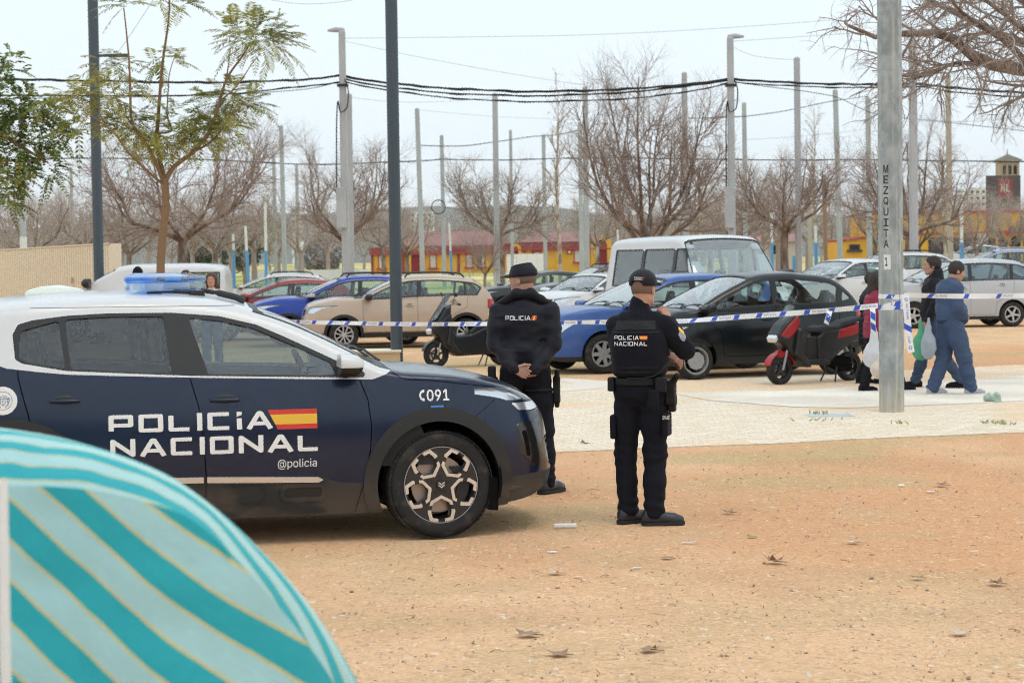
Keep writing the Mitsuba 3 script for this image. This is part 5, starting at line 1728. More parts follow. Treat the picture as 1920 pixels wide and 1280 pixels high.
def put_plane(label, px, Y, seed, H, r):
    a, b, c = plane_tree(seed, H, r)
    x = P(px, 500, Y)[0]; t = place(x, Y, float(GZ(Y)) - .05)
    k = thing('young_tree', label, 'tree')
    add('trunk', a, 'm_bark_pale', k, smooth=True, tw=t); add('crown', b, 'm_bark_pale', k, smooth=True, tw=t, kind='stuff'); add('dry_leaves', c, 'm_leaf_dry', k, smooth=False, tw=t, kind='stuff')
put_plane('slender pale trunked tree with few dry leaves, left of the largest bare tree', 1048, 80, 3, 8.6, .10)
put_plane('pale trunked young tree behind the white minibus, right side', 1313, 95, 4, 6.2, .10)
put_plane('thin pale tree behind the round bare tree right of the minibus', 1528, 100, 6, 9.2, .08)
put_plane('pale sparse tree beside the brownish post in front of the yellow building', 1770, 84, 8, 6.6, .09)
put_plane('pale young tree left of the wide bare tree', 505, 118, 9, 4.0, .09)


# the near tree whose branches hang in from the upper right
def near_branches():
    rng = np.random.default_rng(77)
    k = thing('bare_tree', 'near bare tree reaching into the picture at the upper right', 'tree')
    Y = 27.0
    q = lambda px, py, dy=0.0: P(px, py, Y + dy)
    base = q(2230, 700); base[2] = 0
    fork = q(2215, 235)
    mains = [[fork, q(2060, 150), q(1930, 132), q(1850, 120, -.4), q(1795, 80, -.6), q(1770, 62, -.8), q(1690, 64, -1), q(1640, 70, -1.1), q(1590, 48, -1.2)],
             [fork, q(2080, 120), q(1960, 92, .5), q(1885, 70, .8), q(1800, 28, 1.1), q(1720, -10, 1.4)],
             [fork, q(2100, 90), q(2000, 50, 1), q(1930, 10, 1.4), q(1850, -45, 1.6)],
             [q(1930, 132), q(1905, 95, -.5), q(1850, 55, -.8), q(1800, 20, -1), q(1770, -30, -1.2)],
             [q(1850, 120, -.4), q(1800, 118, -.6), q(1745, 140, -.9), q(1700, 150, -1.1)],
             [q(1960, 92, .5), q(1900, 40, .3), q(1860, 10, .1), q(1810, -30, 0)],
             [fork, q(2090, 175, .5), q(1990, 165, .8), q(1900, 160, 1.0), q(1840, 150, 1.2)],
             [fork, q(2110, 60, .5), q(2040, -20, .8), q(1960, -80, 1.0)]]
    rad = [(.16, .022), (.12, .03), (.11, .04), (.05, .012), (.035, .01), (.05, .015), (.06, .012), (.11, .03)]
    A = (np.array([smooth_curve(m, 14) for m in mains]), np.array([np.linspace(a, b, 14) for a, b in rad]))
    add('trunk', cat([tube(smooth_curve([base, (base + fork) / 2 + [.1, 0, 0], fork], 8), np.linspace(.26, .2, 8), 10), tubes_batch(*A, 7)]), 'm_bark', k, smooth=True)
    B_ = grow_level(rng, A, 16, 1.25, .018, 7, .9, -.15, .25, .20)
    C_ = grow_level(rng, B_, 7, .55, .0065, 5, .9, -.5, .15, .25)
    D_ = grow_level(rng, C_, 4, .24, .004, 4, .9, -.6, .1, .25)
    add('crown', cat([tubes_batch(*B_, 5), tubes_batch(*C_, 4), tubes_batch(*D_, 3)]), 'm_twig', k, smooth=True, kind='stuff')
near_branches()


# ---------------------------------------------------------------- leafy trees on the left
def fronds(rng, base, direc, L, pairs, leaf, width, droop=.5):
    """feathery leaves: for each base point a drooping rachis with pairs of narrow leaflets; returns a mesh of quads"""
    n = len(base)
    d = direc / (np.linalg.norm(direc, axis=1, keepdims=True) + 1e-9)
    L = L * (.7 + .6 * rng.random((n, 1)))
    t = np.linspace(.12, 1, pairs)
    pts = base[:, None] + d[:, None] * (L * t)[:, :, None] - np.array([0, 0, 1.0]) * (droop * L * t ** 2)[:, :, None]
    tan = d[:, None] * np.ones((1, pairs, 1)) - np.array([0, 0, 1.0]) * (2 * droop * t)[None, :, None]
    tan /= np.linalg.norm(tan, axis=2, keepdims=True)
    side = np.cross(tan, np.array([0, 0, 1.0])); side /= np.linalg.norm(side, axis=2, keepdims=True) + 1e-9
    env = np.sin(np.pi * (.18 + .80 * t)) ** .7
    out = []
    for s_ in (-1, 1):
        dr_ = side * s_ + tan * .55 + np.array([0, 0, -.25]) + rng.normal(size=pts.shape) * .14
        dr_ /= np.linalg.norm(dr_, axis=2, keepdims=True)
        tip = pts + dr_ * (leaf * env)[None, :, None]
        wv = np.cross(dr_, np.cross(tan, dr_)); wv /= np.linalg.norm(wv, axis=2, keepdims=True) + 1e-9
        mid = (pts + tip) / 2
        out.append(np.stack([pts, mid + wv * width, tip, mid - wv * width], 2).reshape(-1, 4, 3))
    q = np.concatenate(out)
    m = len(q); i = np.arange(m)[:, None] * 4
    lm = tm(q.reshape(-1, 3), np.vstack([i + [0, 1, 2], i + [0, 2, 3]]))
    rp = np.concatenate([base[:, None], pts[:, [pairs // 3, 2 * pairs // 3, pairs - 1]]], 1)
    return lm, tubes_batch(rp, np.full((n, 4), .0032), 3)


def leafy(k, clumps, Y, rng, per, L, pairs, leaf, width, matl, droop, name='foliage'):
    bs, ds = [], []
    for px, py, rx, ry, dy, n in clumps:
        c = P(px, py, Y + dy); s_ = (Y + dy) / FPX
        u = rng.normal(size=(int(n * per), 3)); u /= np.linalg.norm(u, axis=1, keepdims=True)
        u *= rng.random((len(u), 1)) ** .5
        b = c + u * [rx * s_, (rx + ry) / 2 * s_, ry * s_] * .8
        dd = (b - c) * [1, 1, .8] + rng.normal(size=b.shape) * .35 * rx * s_ + [0, 0, .25 * ry * s_]
        bs.append(b); ds.append(dd)
    lm, rp = fronds(rng, np.concatenate(bs), np.concatenate(ds), L, pairs, leaf, width, droop)
    add(name, lm, matl, k, smooth=False, kind='stuff')
    add('leaf_stalks', rp, 'm_bark_warm', k, smooth=True, kind='stuff')


def feather_tree():
    rng = np.random.default_rng(8)
    k = thing('feathery_tree', 'young tree with sparse yellow green feathery leaves behind the police car', 'tree')
    Y = 30.0
    q = lambda px, py, dy=0.0: P(px, py, Y + dy)
    g = q(300, 500); g[2] = 0
    trunk = tube(smooth_curve([g, q(301, 500), q(306, 430), q(311, 380), q(309, 335)], 14), np.linspace(.075, .055, 14), 10)
    br = [([(309, 345), (322, 318), (363, 284), (394, 245), (412, 190), (424, 150), (455, 105), (470, 80)], 0, .040),
          ([(309, 338), (300, 300), (293, 271), (297, 219), (306, 110), (314, 55), (318, 10), (316, -30)], .2, .036),
          ([(306, 342), (290, 300), (262, 250), (246, 228), (243, 131), (237, 60), (232, 15)], -.3, .030),
          ([(305, 345), (278, 322), (240, 285), (215, 250), (197, 236), (170, 215)], -.6, .024),
          ([(297, 250), (322, 245), (313, 210), (316, 155), (330, 100)], .4, .016),
          ([(363, 284), (400, 262), (430, 215), (440, 180)], .5, .02), ([(424, 150), (430, 110), (432, 95)], .3, .014), ([(412, 190), (445, 160), (480, 110), (490, 100)], -.2, .014),
          ([(262, 250), (235, 215), (212, 170), (200, 125)], .2, .014), ([(197, 236), (165, 190), (120, 178)], -.4, .012)]
    bm = [tube(smooth_curve([q(px, py, dy * min(1, i / 3)) for i, (px, py) in enumerate(pts)], 18), np.linspace(r, r * .3, 18), 7) for pts, dy, r in br]
    add('trunk', trunk, 'm_bark_warm', k, smooth=True)
    for m in bm: add('branch', m, 'm_bark_warm', k, smooth=True)
    cl = [(482, 62, 58, 45, 0, 2.0), (505, 75, 40, 40, .2, 1.0), (445, 60, 28, 30, .2, .7), (430, 180, 48, 26, .3, 1.5), (465, 195, 32, 22, .2, .8), (385, 205, 40, 25, .4, .8), (375, 250, 62, 28, .2, 1.9), (420, 235, 36, 24, .2, .9), (420, 262, 30, 18, -.2, .5),
          (330, 262, 45, 26, .1, 1.2), (270, 245, 50, 28, -.1, 1.3), (225, 235, 42, 26, -.2, 1.1), (250, 215, 34, 20, -.2, .5), (195, 180, 45, 28, -.4, 1.2), (140, 180, 45, 22, -.4, 1.0), (200, 120, 30, 18, .1, .5), (225, 118, 22, 12, .1, .25),
          (232, 8, 26, 14, -.3, .5), (338, 6, 34, 16, .2, .6), (300, 0, 24, 14, .2, .4), (330, 105, 16, 22, .4, .35), (300, 108, 24, 16, .3, .3), (270, 165, 36, 20, 0, .4), (340, 215, 30, 18, .2, .35), (165, 225, 30, 22, -.4, .6), (290, 290, 40, 18, 0, .4)]
    leafy(k, cl, Y, rng, 27, .40, 13, .125, .0105, 'm_leaf_feather', .38)


def green_tree():
    rng = np.random.default_rng(18)
    k = thing('leafy_tree', 'dense green leafy tree at the left edge, its crown hanging over the beige fence', 'tree')
    Y = 33.0
    q = lambda px, py, dy=0.0: P(px, py, Y + dy)
    g = q(-210, 700); g[2] = 0
    add('trunk', tube(smooth_curve([g, q(-205, 500), q(-195, 380), q(-170, 300)], 12), np.linspace(.14, .10, 12), 10), 'm_bark_warm', k, smooth=True)
    for pts in ([(-170, 300), (-90, 260), (-20, 235), (60, 220), (110, 250)], [(-190, 370), (-100, 350), (-30, 330), (40, 345)], [(-170, 300), (-110, 220), (-50, 180), (10, 160)], [(-20, 235), (40, 275), (90, 305)]):
        add('branch', tube(smooth_curve([q(*p_) for p_ in pts], 14), np.linspace(.055, .014, 14), 6), 'm_bark_warm', k, smooth=True)
    cl = [(5, 150, 60, 40, 0, 2.0), (60, 200, 62, 38, 0, 2.2), (10, 225, 60, 40, .2, 2.2), (95, 195, 40, 24, -.2, 1.0), (115, 250, 34, 24, -.2, 1.2), (140, 245, 22, 16, -.2, .5), (60, 270, 58, 34, .1, 2.0), (85, 320, 36, 26, .2, 1.3), (30, 320, 50, 34, .1, 1.7), (10, 350, 32, 24, 0, 1.0), (-20, 280, 60, 60, .3, 2.0), (20, 375, 24, 16, 0, .5), (-20, 120, 50, 30, .2, 1.2), (20, 110, 26, 16, .1, .5)]
    leafy(k, cl, Y, rng, 26, .36, 9, .105, .020, 'm_leaf_green', .55)


feather_tree()
green_tree()


# ---------------------------------------------------------------- the far wood and bushes, one mass
def far_wood():
    rng = np.random.default_rng(4)
    ms, tr = [], []
    protos = [bare_tree(100 + i, 6.5, 2.0, 2.6, 6, (6, 5, 4), 0, .15, -.05, .016) for i in range(3)]
    for i in range(96):
        Y = rng.uniform(140, 185) if i % 2 else rng.uniform(212, 300)
        px = -60 + 2050 * (i + rng.random()) / 96
        t, c = protos[i % 3]
        s_ = rng.uniform(.9, 1.4); a = rng.uniform(0, 6.28)
        M = np.eye(4); M[:3, :3] = np.array([[math.cos(a), -math.sin(a), 0], [math.sin(a), math.cos(a), 0], [0, 0, 1]]) * s_
        M[:3, 3] = [P(px, 500, Y)[0], Y, float(GZ(Y)) - .05]
        if 697 < px < 1150 and Y < 215: M[1, 3] = 230; M[0, 3] = P(px, 500, 230)[0]
        for m, l in ((t, tr), (c, ms)):
            q = m.copy(); q.apply_transform(M); l.append(q)
    add('far_wood', cat(ms + tr), 'm_twig_far', smooth=True, label='brownish mass of far bare trees behind the parked cars', cat='wood', kind='stuff')
far_wood()


def other_side():
    # the trees and the long low building that close the square on the side where the photographer stands
    rng = np.random.default_rng(14)
    t, c = bare_tree(101, 7.5, 2.2, 3.0, 7, (7, 6, 4), 0, .16, .1, .03)
    ms = []
    for i in range(16):
        q = cat([t, c]); M = np.eye(4); a = rng.uniform(0, 6.28)
        M[:3, :3] = np.array([[math.cos(a), -math.sin(a), 0], [math.sin(a), math.cos(a), 0], [0, 0, 1]]) * rng.uniform(.8, 1.2); M[:3, 3] = [-52 + 7 * i + rng.uniform(-2, 2), -16 - 12 * (i % 3), -.05]
        q.apply_transform(M); ms.append(q)
    add('tree_belt', cat(ms), 'm_bark', smooth=True, label='belt of bare trees on the far side of the square, behind the photographer', cat='wood', kind='stuff')
    k = thing('long_building', 'long low building closing the square behind the photographer', 'building')
    plain('m_shed', (.30, .22, .15), .85); plain('m_shed_roof', (.16, .09, .075), .85)
    add('wall', bx(-70, 60, -62, -52, -.1, 5.2), 'm_shed', k, smooth=False)
    add('roof', tri(side_prism(sg.Polygon([(-71, 5.2), (61, 5.2), (58, 7.6), (-68, 7.6)]), -63, -51)), 'm_shed_roof', k, smooth=False)
other_side()


def bush(label, px, py, Y, w, h, seed, m):
    rng = np.random.default_rng(seed)
    n = 1500
    u = rng.normal(size=(n, 3)); u /= np.linalg.norm(u, axis=1, keepdims=True)
    u *= (.7 + .3 * rng.random((n, 1))) * (1 + .25 * np.sin(u[:, :1] * 7 + seed) * np.cos(u[:, 2:] * 6))
    c = P(px, py, Y)
    b = c + u * [w / 2, w / 3, h / 2]
    q = rng.normal(size=(n, 3)); q /= np.linalg.norm(q, axis=1, keepdims=True); e = np.cross(q, u)
    s_ = .16
    v = np.stack([b, b + (q + e) * s_, b + q * 2 * s_, b + (q - e) * s_], 1).reshape(-1, 3)
    i = np.arange(n)[:, None] * 4
    k = thing('bush', label, 'bush')
    add('leaves', tm(v, np.vstack([i + [0, 1, 2], i + [0, 2, 3]])), m, k, smooth=False, kind='stuff')
    add('stems', tubes_batch(np.stack([np.tile(c - [0, 0, h * .55], (40, 1)), c + (b[:40] - c) * .8], 1), np.full((40, 2), .02), 3), 'm_twig', k, smooth=True, kind='stuff')
plain('m_bush_green', (.07, .10, .075), .9); plain('m_bush_grey', (.30, .28, .28), .9)
bush('dark green bush in the distance left, above the white estate car', 448, 462, 175, 4.8, 4.2, 1, 'm_bush_green')
bush('pale grey leafless bush in the distance left of the central lamp post', 605, 478, 180, 4.6, 3.6, 2, 'm_bush_grey')
bush('dark green bush in the distance behind the stakes on the far left', 380, 470, 185, 3.6, 3.0, 3, 'm_bush_green')

# dry grass tufts of the verge, one ground cover
def tufts():
    rng = np.random.default_rng(2)
    n = 1500
    Y = rng.uniform(72, 120, n); px = rng.uniform(680, 1160, n)
    x = (px - 960) / FPX * Y
    b = np.stack([x, Y, GZ(Y)], 1)
    h = rng.uniform(.02, .07, n)[:, None] * (meshkit.fbm(np.stack([x * .3, Y * .1, 0 * x], 1), 3)[:, None] * 2)
    d = rng.normal(size=(n, 3)) * .25; d[:, 2] = 1
    w = np.stack([np.ones(n), np.zeros(n), np.zeros(n)], 1) * .05
    v = np.stack([b - w, b + w, b + d * h], 1).reshape(-1, 3)
    add('grass_tufts', tm(v, np.arange(3 * n).reshape(-1, 3)), 'm_weed', smooth=False, label='patchy short grass behind the parked cars', cat='grass', kind='stuff')
tufts()
# ---------------------------------------------------------------- buildings in the distance
def noisy(name, c0, c1, rough=.85):
    def fn(p, n, uv):
        return MX(c0, c1, F(p.x * .8, p.y * .8, p.z * 1.4, 4))
    procm(name, fn, rough, specular=.2)
noisy('m_yellow', (.68, .36, .05), (.78, .43, .075)); plain('m_red', (.27, .065, .065), .8); plain('m_red_bright', (.40, .055, .05), .75)
noisy('m_roof', (.26, .135, .125), (.38, .235, .215)); plain('m_white_wall', (.76, .75, .73), .8); plain('m_pale_wall', (.55, .49, .43), .85)
plain('m_dark_void', (.02, .016, .018), .7); plain('m_shutter', (.58, .55, .50), .7); plain('m_garage', (.065, .05, .055), .6); plain('m_door_red', (.25, .018, .028), .6)
plain('m_tower', (.42, .31, .21), .85); plain('m_tower_roof', (.16, .15, .12), .8); plain('m_hoarding', (.085, .065, .065), .6); plain('m_stone', (.50, .49, .47), .85)


def window(parent, x0, x1, z0, z1, Y, fr='m_red', pane='m_shutter', lintel=True):
    w = newkey('window', parent)
    d = mikit.ply(bx(x0, x1, Y - .04, Y + .06, z0, z1), pane, smooth=False); scene[w] = d
    f = .09
    add('frame', cat([bx(x0 - f, x0, Y - .07, Y + .05, z0, z1), bx(x1, x1 + f, Y - .07, Y + .05, z0, z1)]), fr, w, smooth=False, kind='stuff')
    add('sill', bx(x0 - .25, x1 + .25, Y - .16, Y + .05, z0 - .16, z0), fr, w, smooth=False)
    if lintel:
        add('lintel', tri(hull([((x0 - .2, Y - .05, z1 + .06), .05), ((x1 + .2, Y - .05, z1 + .06), .05), ((x0 - .05, Y - .05, z1 + .35), .05), ((x1 + .05, Y - .05, z1 + .35), .05)], 8)), fr, w, smooth=False)


def arch_opening(parent, x0, x1, z0, zs, Y, door='m_door_red', ring='m_yellow', rw=.45):
    r = (x1 - x0) / 2; xm = (x0 + x1) / 2
    def shp(g): return sg.box(x0 - g, z0, x1 + g, zs).union(sg.Point(xm, zs).buffer(r + g, quad_segs=10))
    dk = newkey('door', parent)
    scene[dk] = mikit.ply(tri(side_prism(shp(0), Y - .02, Y + .08)), door, smooth=False)
    add('surround', tri(side_prism(shp(rw).difference(shp(.003)), Y - .22, Y + .02)), ring, dk, smooth=False)


def yellow_left():
    Y = 200.0
    k = thing('yellow_building', 'long low yellow building with dark red trim left of the white minibus', 'building')
    X = lambda px: float(P(px, 490, Y)[0]); Z = lambda py: height_at(920, py, Y)
    g = float(GZ(Y)) - .1
    for a, b, zt, dy in ((697, 950, 473, 0), (950, 1145, 468, .8)):
        y = Y + dy
        add('wall', bx(X(a), X(b), y, y + 7, g, Z(zt)), 'm_yellow', k, smooth=False)
        add('eave', bx(X(a) - .2, X(b) + .2, y - .25, y + 7.2, Z(zt), Z(zt - 12)), 'm_red', k, smooth=False)
        add('cornice', bx(X(a) - .2, X(b) + .2, y - .32, y - .002, Z(zt + 2.5), Z(zt)), 'm_red_bright', k, smooth=False)
    # hipped tile roof
    a, b = X(738), X(962); z0, z1 = Z(459), Z(432)
    v = [[a, Y + .5, z0], [b, Y + .5, z0], [b, Y + 8, z0], [a, Y + 8, z0], [a + 2.2, Y + 4, z1], [b - 2.2, Y + 4, z1]]
    add('roof', tm(v, [[0, 1, 5], [0, 5, 4], [1, 2, 5], [2, 3, 4], [2, 4, 5], [3, 0, 4]]), 'm_roof', k, smooth=False)
    a, b = X(975), X(1145); z0, z1 = Z(455), Z(436)
    v = [[a, Y + 1, z0], [b, Y + 1, z0], [b, Y + 8, z0], [a, Y + 8, z0], [a + 1.6, Y + 4, z1], [b - 1.6, Y + 4, z1]]
    add('roof', tm(v, [[0, 1, 5], [0, 5, 4], [1, 2, 5], [2, 3, 4], [2, 4, 5], [3, 0, 4]]), 'm_roof', k, smooth=False)
    for px in (698, 756, 860, 944): add('pilaster', bx(X(px) - .13, X(px) + .13, Y - .12, Y + .05, g, Z(473)), 'm_red', k, smooth=False)
    for px in (952, 1000, 1140): add('pilaster', bx(X(px) - .13, X(px) + .13, Y + .68, Y + .85, g, Z(468)), 'm_red', k, smooth=False)
    for px in (716, 812, 880, 904): window(k, X(px) - .27, X(px) + .27, Z(500), Z(477), Y - .02, 'm_red_bright')
    for px in (978, 1007): window(k, X(px) - .25, X(px) + .25, Z(498), Z(474), Y + .78, 'm_red_bright')
    window(k, X(1084) - .3, X(1084) + .3, Z(493), Z(472), Y + .78, 'm_red_bright')
    arch_opening(k, X(771), X(787), g, Z(474), Y - .03, rw=.5)
    arch_opening(k, X(1118), X(1139), g, Z(463), Y + .72, rw=.5)
    arch_opening(k, X(962), X(972), g, Z(468), Y + .72, rw=.3)
    add('sign_board', bx(X(1063), X(1073), Y + .6, Y + .79, Z(478), Z(471)), 'm_red_bright', k, smooth=False)
    add('sign_letter', bx(X(1065.5), X(1070.5), Y + .58, Y + .6, Z(476), Z(473)), 'm_white_wall', k, smooth=False)
yellow_left()
_Y = 170.0
hk_ = thing('white_hoarding', 'plain white hoarding in front of the yellow building behind the left officer', 'hoarding')
for i in range(4):
    a, b = P(950 + 19.2 * i, 500, _Y)[0], P(950 + 19.2 * (i + 1), 500, _Y)[0]
    add('panel', bx(a, b - .02, _Y, _Y + .06, float(GZ(_Y)), height_at(980, 476, _Y)), 'm_white_wall', hk_, smooth=False)
_Y = 160.0
add('low_wall', bx(P(470, 500, _Y)[0], P(690, 500, _Y)[0], _Y, _Y + .25, float(GZ(_Y)) - .1, height_at(580, 506, _Y)), 'm_white_wall', smooth=False, label='low white wall in the distance left of the yellow building', cat='wall')


def pale_house():
    Y = 175.0
    k = thing('pale_house', 'low pale house with a faded red roof just right of the white minibus', 'house')
    X = lambda px: float(P(px, 490, Y)[0]); Z = lambda py: height_at(1450, py, Y)
    g = float(GZ(Y)) - .1
    add('wall', bx(X(1385), X(1502), Y, Y + 7, g, Z(452)), 'm_pale_wall', k, smooth=False)
    v = [[X(1380), Y - .3, Z(453)], [X(1507), Y - .3, Z(453)], [X(1507), Y + 7.3, Z(453)], [X(1380), Y + 7.3, Z(453)], [X(1383), Y + 3.5, Z(438)], [X(1500), Y + 3.5, Z(438)]]
    add('roof', tm(v, [[0, 1, 5], [0, 5, 4], [1, 2, 5], [2, 3, 4], [2, 4, 5], [3, 0, 4]]), 'm_roof', k, smooth=False)
    window(k, X(1449), X(1455), Z(477), Z(460), Y - .02, 'm_pale_wall', 'm_dark_void', False)
    add('blue_barrel', lathe([(0, 0), (.35, 0), (.35, 1.2), (0, 1.2)], 12, 'z').apply_translation((X(1484), Y - 3, g + .3)), 'm_pole_blue', k)
pale_house()


def yellow_right():
    Y = 140.0
    k = thing('yellow_building', 'yellow building with red bands and a dark garage door at the right', 'building')
    X = lambda px: float(P(px, 480, Y)[0]); Z = lambda py: height_at(1760, py, Y)
    g = float(GZ(Y)) - .1
    zt = lambda px: height_at(px, 400, Y)
    add('wall', bx(X(1640), X(1990), Y, Y + 10, g, Z(400)), 'm_yellow', k, smooth=False)
    add('cornice', bx(X(1640) - .1, X(1990), Y - .15, Y + 10.1, Z(400), Z(396)), 'm_red_bright', k, smooth=False)
    add('band', bx(X(1640), X(1852), Y - .10, Y + .05, Z(440), Z(436)), 'm_red_bright', k, smooth=False)
    # lower wing with a sloping parapet
    v = sg.Polygon([(X(1582), g), (X(1640) - .002, g), (X(1640) - .002, Z(443)), (X(1582), Z(450))])
    add('wing', tri(side_prism(v, Y + .5, Y + 8)), 'm_yellow', k, smooth=False)
    v = sg.Polygon([(X(1581), Z(450)), (X(1640) - .1, Z(443)), (X(1640) - .1, Z(440)), (X(1581), Z(447))])
    add('parapet', tri(side_prism(v, Y + .35, Y + 8.1)), 'm_red_bright', k, smooth=False)
    window(k, X(1597), X(1612), Z(466), Z(456), Y + .48, 'm_garage', 'm_dark_void', False)
    gk = newkey('garage_door', k)
    scene[gk] = mikit.ply(bx(X(1741), X(1832), Y - .05, Y + .05, g, Z(445)), 'm_garage', smooth=False)
    for i in range(6):
        z = g + (Z(445) - g) * (i + .5) / 6
        add('door_slat', bx(X(1741) + .05, X(1832) - .05, Y - .09, Y - .052, z - .2, z + .2), 'm_garage', gk, smooth=False)
    add('pilaster', bx(X(1850), X(1855), Y - .2, Y + .05, Z(440), Z(400)), 'm_red', k, smooth=False)
    for i in range(8):
        z0 = g + (Z(437) - g) * i / 8; z1 = g + (Z(437) - g) * (i + 1) / 8 - .04
        for j in range(2): add('stone', bx(X(1834) + j * .35 - .1 * (i % 2), X(1834) + j * .35 + .31 - .1 * (i % 2) , Y - .14 - .01 * j, Y - .002, z0, z1), 'm_stone', k, smooth=False)
    # arcade with a scalloped canopy
    for px in (1858, 1880, 1904, 1928):
        x = X(px)
        add('arch', tri(side_prism(sg.box(x - .35, g, x + .35, Z(455)).union(sg.Point(x, Z(455)).buffer(.35)), Y - .03, Y + .02)), 'm_dark_void', k, smooth=False)
    pts = [(X(1853), Z(434)), (X(1990), Z(434))]
    x = X(1990); i = 0
    while x > X(1853):
        pts += [(x, Z(439)), (max(x - .3, X(1853)), Z(446))]; x -= .6
    add('canopy', tri(side_prism(sg.Polygon(pts).buffer(0), Y - .45, Y - .4)), 'm_red_bright', k, smooth=False)
    add('canopy_roof', bx(X(1893), X(1990), Y - .5, Y + .02, Z(432), Z(426)), 'm_red', k, smooth=False)
yellow_right()


def tower():
    Y = 260.0
    k = thing('bell_tower', 'beige tower with arched openings and a dark pyramid roof at the far right', 'tower')
    X = lambda px: float(P(px, 480, Y)[0]); Z = lambda py: height_at(1893, py, Y)
    a, b = X(1876), X(1912); w = b - a
    add('shaft', bx(a, b, Y, Y + w, 0, Z(302)), 'm_tower', k, smooth=False)
    add('cornice', bx(a - .25, b + .25, Y - .25, Y + w + .25, Z(304), Z(300)), 'm_stone', k, smooth=False)
    c = (a + b) / 2; y = Y + w / 2; h = w / 2 + .35
    v = [[c - h, y - h, Z(300)], [c + h, y - h, Z(300)], [c + h, y + h, Z(300)], [c - h, y + h, Z(300)], [c, y, Z(288)]]
    rk = newkey('roof', k)
    scene[rk] = mikit.ply(tm(v, [[0, 1, 4], [1, 2, 4], [2, 3, 4], [3, 0, 4]]), 'm_tower_roof', smooth=False)
    add('finial', tube([(c, y, Z(289)), (c, y, Z(278))], [.09, .03], 6), 'm_tower_roof', rk)
    for px in (1884, 1894, 1904):
        x = X(px); add('opening', tri(side_prism(sg.box(x - .22, Z(327), x + .22, Z(313)).union(sg.Point(x, Z(313)).buffer(.22)), Y - .04, Y + .02)), 'm_dark_void', k, smooth=False)
    add('string_course', bx(a - .1, b + .1, Y - .1, Y + .02, Z(331), Z(329)), 'm_stone', k, smooth=False)
tower()


def billboard():
    Y = 230.0
    k = thing('billboard', 'dark billboard with a red square emblem in front of the tower', 'billboard')
    X = lambda px: float(P(px, 480, Y)[0]); Z = lambda py: height_at(1880, py, Y)
    add('board', bx(X(1850), X(1914), Y, Y + .3, Z(402), Z(329)), 'm_hoarding', k, smooth=False)
    for px in (1856, 1908): add('leg', bx(X(px) - .12, X(px) + .12, Y + .05, Y + .25, 0, Z(402)), 'm_hoarding', k, smooth=False)
    add('emblem', bx(X(1872), X(1899), Y - .04, Y - .002, Z(371), Z(335)), 'm_red', k, smooth=False)
    for t, a, b in (('N', 1877, 1884), ('L', 1887, 1894)):
        q = fit(text_poly(t, True), X(a), X(b), Z(360), Z(345))
        add('letter', tri(side_prism(q.buffer(0), Y - .08, Y - .045)), 'm_shutter', k, smooth=False)
billboard()
# pale blocks of the far town above the trees
for i, (a, b, yt, Y, lab) in enumerate(((1818, 1850, 352, 420, 'far white block of flats left of the dark billboard'), (548, 562, 388, 480, 'far pale block low over the hills left of centre'), (770, 812, 396, 460, 'far white block behind the posts right of the central lamp post'))):
    k = thing('far_block', lab, 'building')
    x0, x1 = P(a, 480, Y)[0], P(b, 480, Y)[0]; z1 = height_at((a + b) / 2, yt, Y)
    add('wall', bx(x0, x1, Y, Y + 10, 0, z1), 'm_white_wall', k, smooth=False)
    nw = max(2, int((x1 - x0) / 1.1))
    for j in range(nw):
        for l in range(3):
            xx = x0 + (x1 - x0) * (j + .5) / nw; zz = z1 - .9 - 1.3 * l
            add('window', bx(xx - .25, xx + .25, Y - .05, Y - .002, zz - .3, zz + .3), 'm_dark_void', k, smooth=False)
